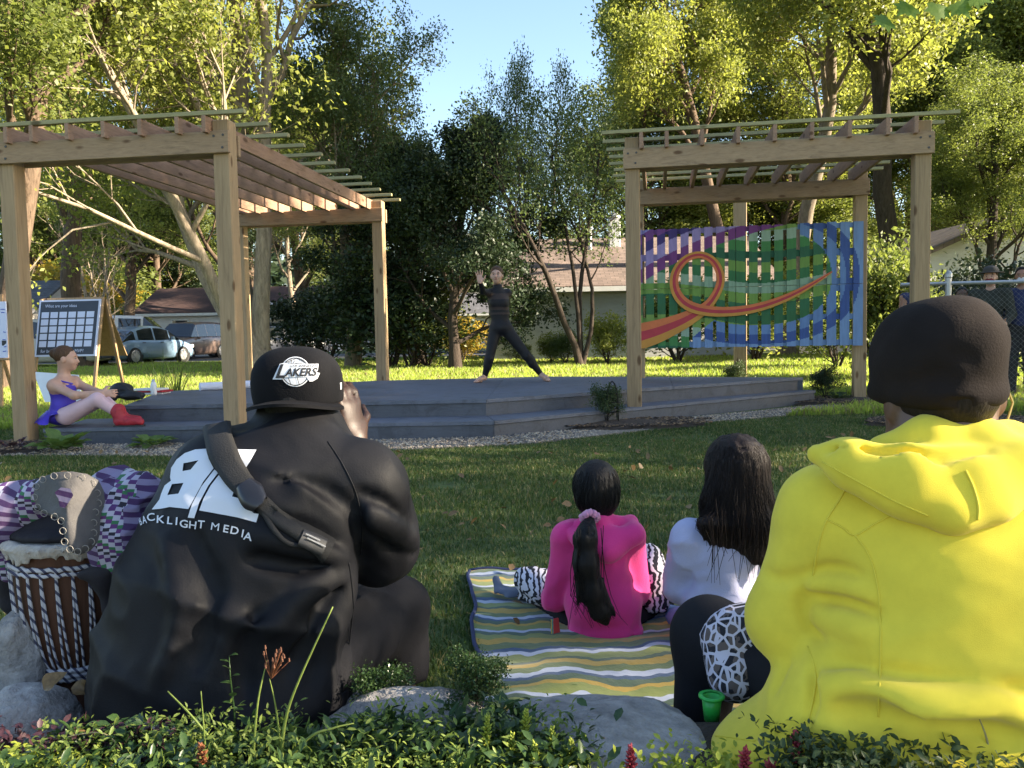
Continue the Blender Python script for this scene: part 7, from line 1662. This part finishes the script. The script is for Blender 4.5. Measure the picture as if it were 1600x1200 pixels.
# ================================================================== cars
M_TYRE = plain('tyre', (.018,.018,.018), .85, .2); M_RIM = plain('alloy', (.45,.45,.46), .35, .1, metal=.8); M_CGLS = plain('car_glass', (.02,.024,.028), .05, .1, bstr=0, spec=.9); M_TAIL = plain('tail_lamp', (.42,.02,.03), .25, .05, bstr=0); M_HEAD = plain('head_lamp', (.6,.6,.6), .15, .05, bstr=0); M_BUMP = plain('dark_plastic', (.03,.03,.032), .6, .1)
def paint(name, c): return plain(name, c, .3, .03, 3, 0, coat=.6)
def car(label, loc, head, m, L_, W_, low, top, gh, wheels, wr=.32, m2=None):
    "low: (x, height of body side top); gh: greenhouse stations (x, roof z, kind of next span)"
    root = thing('parked_car', label, 'car', loc); root.rotation_euler = (0, 0, math.atan2(head[1], head[0])); hw = W_/2
    xs_ = np.linspace(-L_/2, L_/2, 25); tz = np.interp(xs_, [a for a, _ in low], [b for _, b in low]); rows = []
    for x, t in zip(xs_, tz):
        e = 1-max(0, (abs(x)-(L_/2-.45))/.45)**2*.22; w = hw*e; zb0 = .2+.1*max(0, (abs(x)-(L_/2-.35))/.35)**2
        half = [(0, zb0), (w*.82, zb0), (w*.95, zb0+.08), (w, zb0+.25), (w*1.0, (zb0+t)/2+.05), (w*.985, t-.14), (w*.94, t-.035), (w*.8, t+.01), (0, t+.03)]
        rows.append([V(x, -y, z) for y, z in half]+[V(x, y, z) for y, z in half[::-1][1:]])
    mb = MB(); mb.grid(rows); nr = len(rows[0])
    for i0, rev in ((0, True), (len(rows)-1, False)):
        idx_ = [i0*nr+k for k in range(nr-1)]; mb.f.append(tuple(idx_[::-1] if rev else idx_))
    mb.f = [f[::-1] for f in mb.f]; body_ = mb.build('body', m, root, True, True)
    g_rows = []; kinds = []
    for x, rz_, kind in gh:
        bz = float(np.interp(x, [a for a, _ in low], [b for _, b in low]))-.02; k = max(0.0, (rz_-bz)/(top-bz)); rw = hw*(.93-.17*k); g_rows.append([V(x,-hw*.93,bz), V(x,-rw-.01,bz+(rz_-bz)*.86), V(x,-rw*.86,rz_), V(x,0,rz_+.02), V(x,rw*.86,rz_), V(x,rw+.01,bz+(rz_-bz)*.86), V(x,hw*.93,bz)]); kinds.append(kind)
    gm = MB(); gm.grid(g_rows); mi_ = []
    for i in range(len(gh)-1):
        for j in range(6):
            kd = kinds[i]; mi_.append(1 if (kd == 'glass' or (kd == 'side' and j in (0, 5))) else 0)
    gm.f = [f[::-1] for f in gm.f]; gm.build('cabin', [m2 or m, M_CGLS], root, False, True, mi_)
    for wx in wheels:
        for s in (-1, 1):
            y = s*(hw-.10); A_ = (V(1,0,0), V(0,0,1), V(0,s,0))
            MB().lathe([(0,.085),(wr*1.16,.085),(wr*1.16,.104)], V(wx, y, wr), 22, A_).build('wheel_arch', M_BUMP, root, False, True)
            wo = MB().lathe([(wr*.6,-.09),(wr*.93,-.09),(wr,-.05),(wr,.08),(wr*.95,.112),(wr*.66,.118)], V(wx, y, wr), 24, A_).build('wheel', M_TYRE, root, True, True)
            rm = MB(); rm.lathe([(wr*.66,.110),(wr*.6,.118),(wr*.56,.10),(wr*.2,.10),(wr*.16,.122),(0,.122)], V(wx, y, wr), 20, A_)
            for q in range(5):
                a = q*2*math.pi/5; rm.box(V(wx+math.cos(a)*wr*.36, y+s*.112, wr+math.sin(a)*wr*.36), (wr*.5, .012, .05), (V(math.cos(a),0,math.sin(a)), V(0,1,0), V(-math.sin(a),0,math.cos(a))))
            rm.build('rim', M_RIM, wo, False, True)
    for s in (-1, 1):
        MB().box((L_/2-.10, s*hw*.70, .66), (.14,.3,.15), None, .04).build('headlight', M_HEAD, root, False, True)
        MB().box((-L_/2+.10, s*hw*.72, .80), (.16,.34,.17), None, .04).build('taillight', M_TAIL, root, False, True)
        MB().box((L_*.16, s*(hw+.06), 1.0), (.1,.16,.12), None, .03).build('mirror', m, root, False, True)
        for dx in (-.1, .12): MB().box((L_*dx-.35, s*(hw+.004), .85), (.16,.03,.03), None, .008).build('door_handle', M_BUMP, root, False, True)
    MB().box((L_/2-.02, 0, .38), (.1, W_*.8, .16), None, .03).build('bumper', M_BUMP, root, False, True); MB().box((-L_/2+.02, 0, .38), (.1, W_*.8, .16), None, .03).build('bumper', M_BUMP, root, False, True)
    MB().box((-L_/2-.03, 0, .62), (.02, .3, .14)).build('number_plate', M_WHITE, root, False, True)
    return root
SED = dict(L_=4.6, W_=1.8, low=[(-2.3,.86),(-1.7,.98),(0,.94),(.9,.93),(1.8,.82),(2.3,.62)], top=1.45, gh=[(-1.75,.98,'glass'),(-1.05,1.36,'pillar'),(-.95,1.39,'side'),(-.12,1.45,'pillar'),(-.04,1.45,'side'),(.48,1.40,'pillar'),(.54,1.38,'glass'),(1.2,.94,'end')], wheels=(-1.35,1.4))
BEE = dict(L_=4.28, W_=1.82, low=[(-2.14,.62),(-1.9,.86),(-1.4,.98),(0,.96),(.8,.97),(1.3,.93),(1.8,.78),(2.14,.55)], top=1.49, gh=[(-1.8,.90,'glass'),(-1.5,1.10,'glass'),(-1.15,1.30,'pillar'),(-1.0,1.36,'side'),(-.6,1.46,'side'),(-.2,1.49,'pillar'),(-.12,1.49,'side'),(.3,1.46,'side'),(.62,1.38,'pillar'),(.68,1.35,'glass'),(.92,1.17,'glass'),(1.15,.97,'end')], wheels=(-1.25,1.3), wr=.34)
SUV = dict(L_=4.35, W_=1.85, low=[(-2.17,1.0),(-1.5,1.1),(.7,1.08),(1.3,1.02),(1.9,.95),(2.17,.7)], top=1.76, gh=[(-2.1,1.08,'glass'),(-1.95,1.66,'pillar'),(-1.85,1.72,'side'),(-1.1,1.76,'pillar'),(-1.02,1.76,'side'),(-.3,1.76,'pillar'),(-.22,1.76,'side'),(.5,1.70,'pillar'),(.58,1.68,'glass'),(1.15,1.06,'end')], wheels=(-1.3,1.35), wr=.35)
VAN = dict(L_=5.2, W_=2.0, low=[(-2.6,1.1),(-2.2,1.15),(1.2,1.15),(2.0,1.08),(2.6,.8)], top=2.08, gh=[(-2.55,1.12,'glass'),(-2.4,1.98,'pillar'),(-2.28,2.05,'side'),(-1.5,2.08,'pillar'),(-1.35,2.08,'side'),(-.3,2.08,'pillar'),(-.15,2.08,'side'),(.8,2.04,'pillar'),(.9,2.0,'glass'),(1.8,1.12,'end')], wheels=(-1.6,1.6), wr=.36)
car('light blue rounded two-door car parked on the grass edge', (P(222,573,33).x, 33, .01), (.34,.94), paint('paint_blue', (.16,.25,.36)), **BEE)
car('boxy bronze and grey car facing the street behind the blue car', (P(296,556,40).x, 40, .01), (-.20,-.98), paint('paint_bronze', (.17,.12,.10)), **SUV)
car('white van behind the blue car', (P(200,560,38.5).x, 38.5, .01), (1,.2), paint('paint_white', (.6,.58,.56)), **VAN)
car('pale beige car behind the idea board', (P(78,572,30.5).x, 30.5, .01), (1,.03), paint('paint_beige', (.5,.46,.38)), **SUV)
car('dark sedan with red tail lamp right of the leaning trunk', (P(436,548,38).x, 38, .01), (.75,.66), paint('paint_dark', (.035,.04,.055)), **SED)
car('dark red car half hidden behind the timber post', (P(352,545,48).x, 43.5, .01), (-1,.05), paint('paint_red', (.15,.03,.03)), **SED)
car('white car glimpsed between the dark tree trunks', (P(690,530,43).x, 43.5, .01), (1,.05), paint('paint_white2', (.62,.64,.68)), **SED)
car('blue car glimpsed right of the dark trunks behind the dancer', (P(757,530,44).x, 44.0, .01), (-1,.05), paint('paint_blue2', (.06,.12,.3)), **SED)
car('pale car far off behind the forked tree', (P(574,520,58).x, 58, .01), (1,-.1), paint('paint_silver', (.5,.45,.45)), **SED)
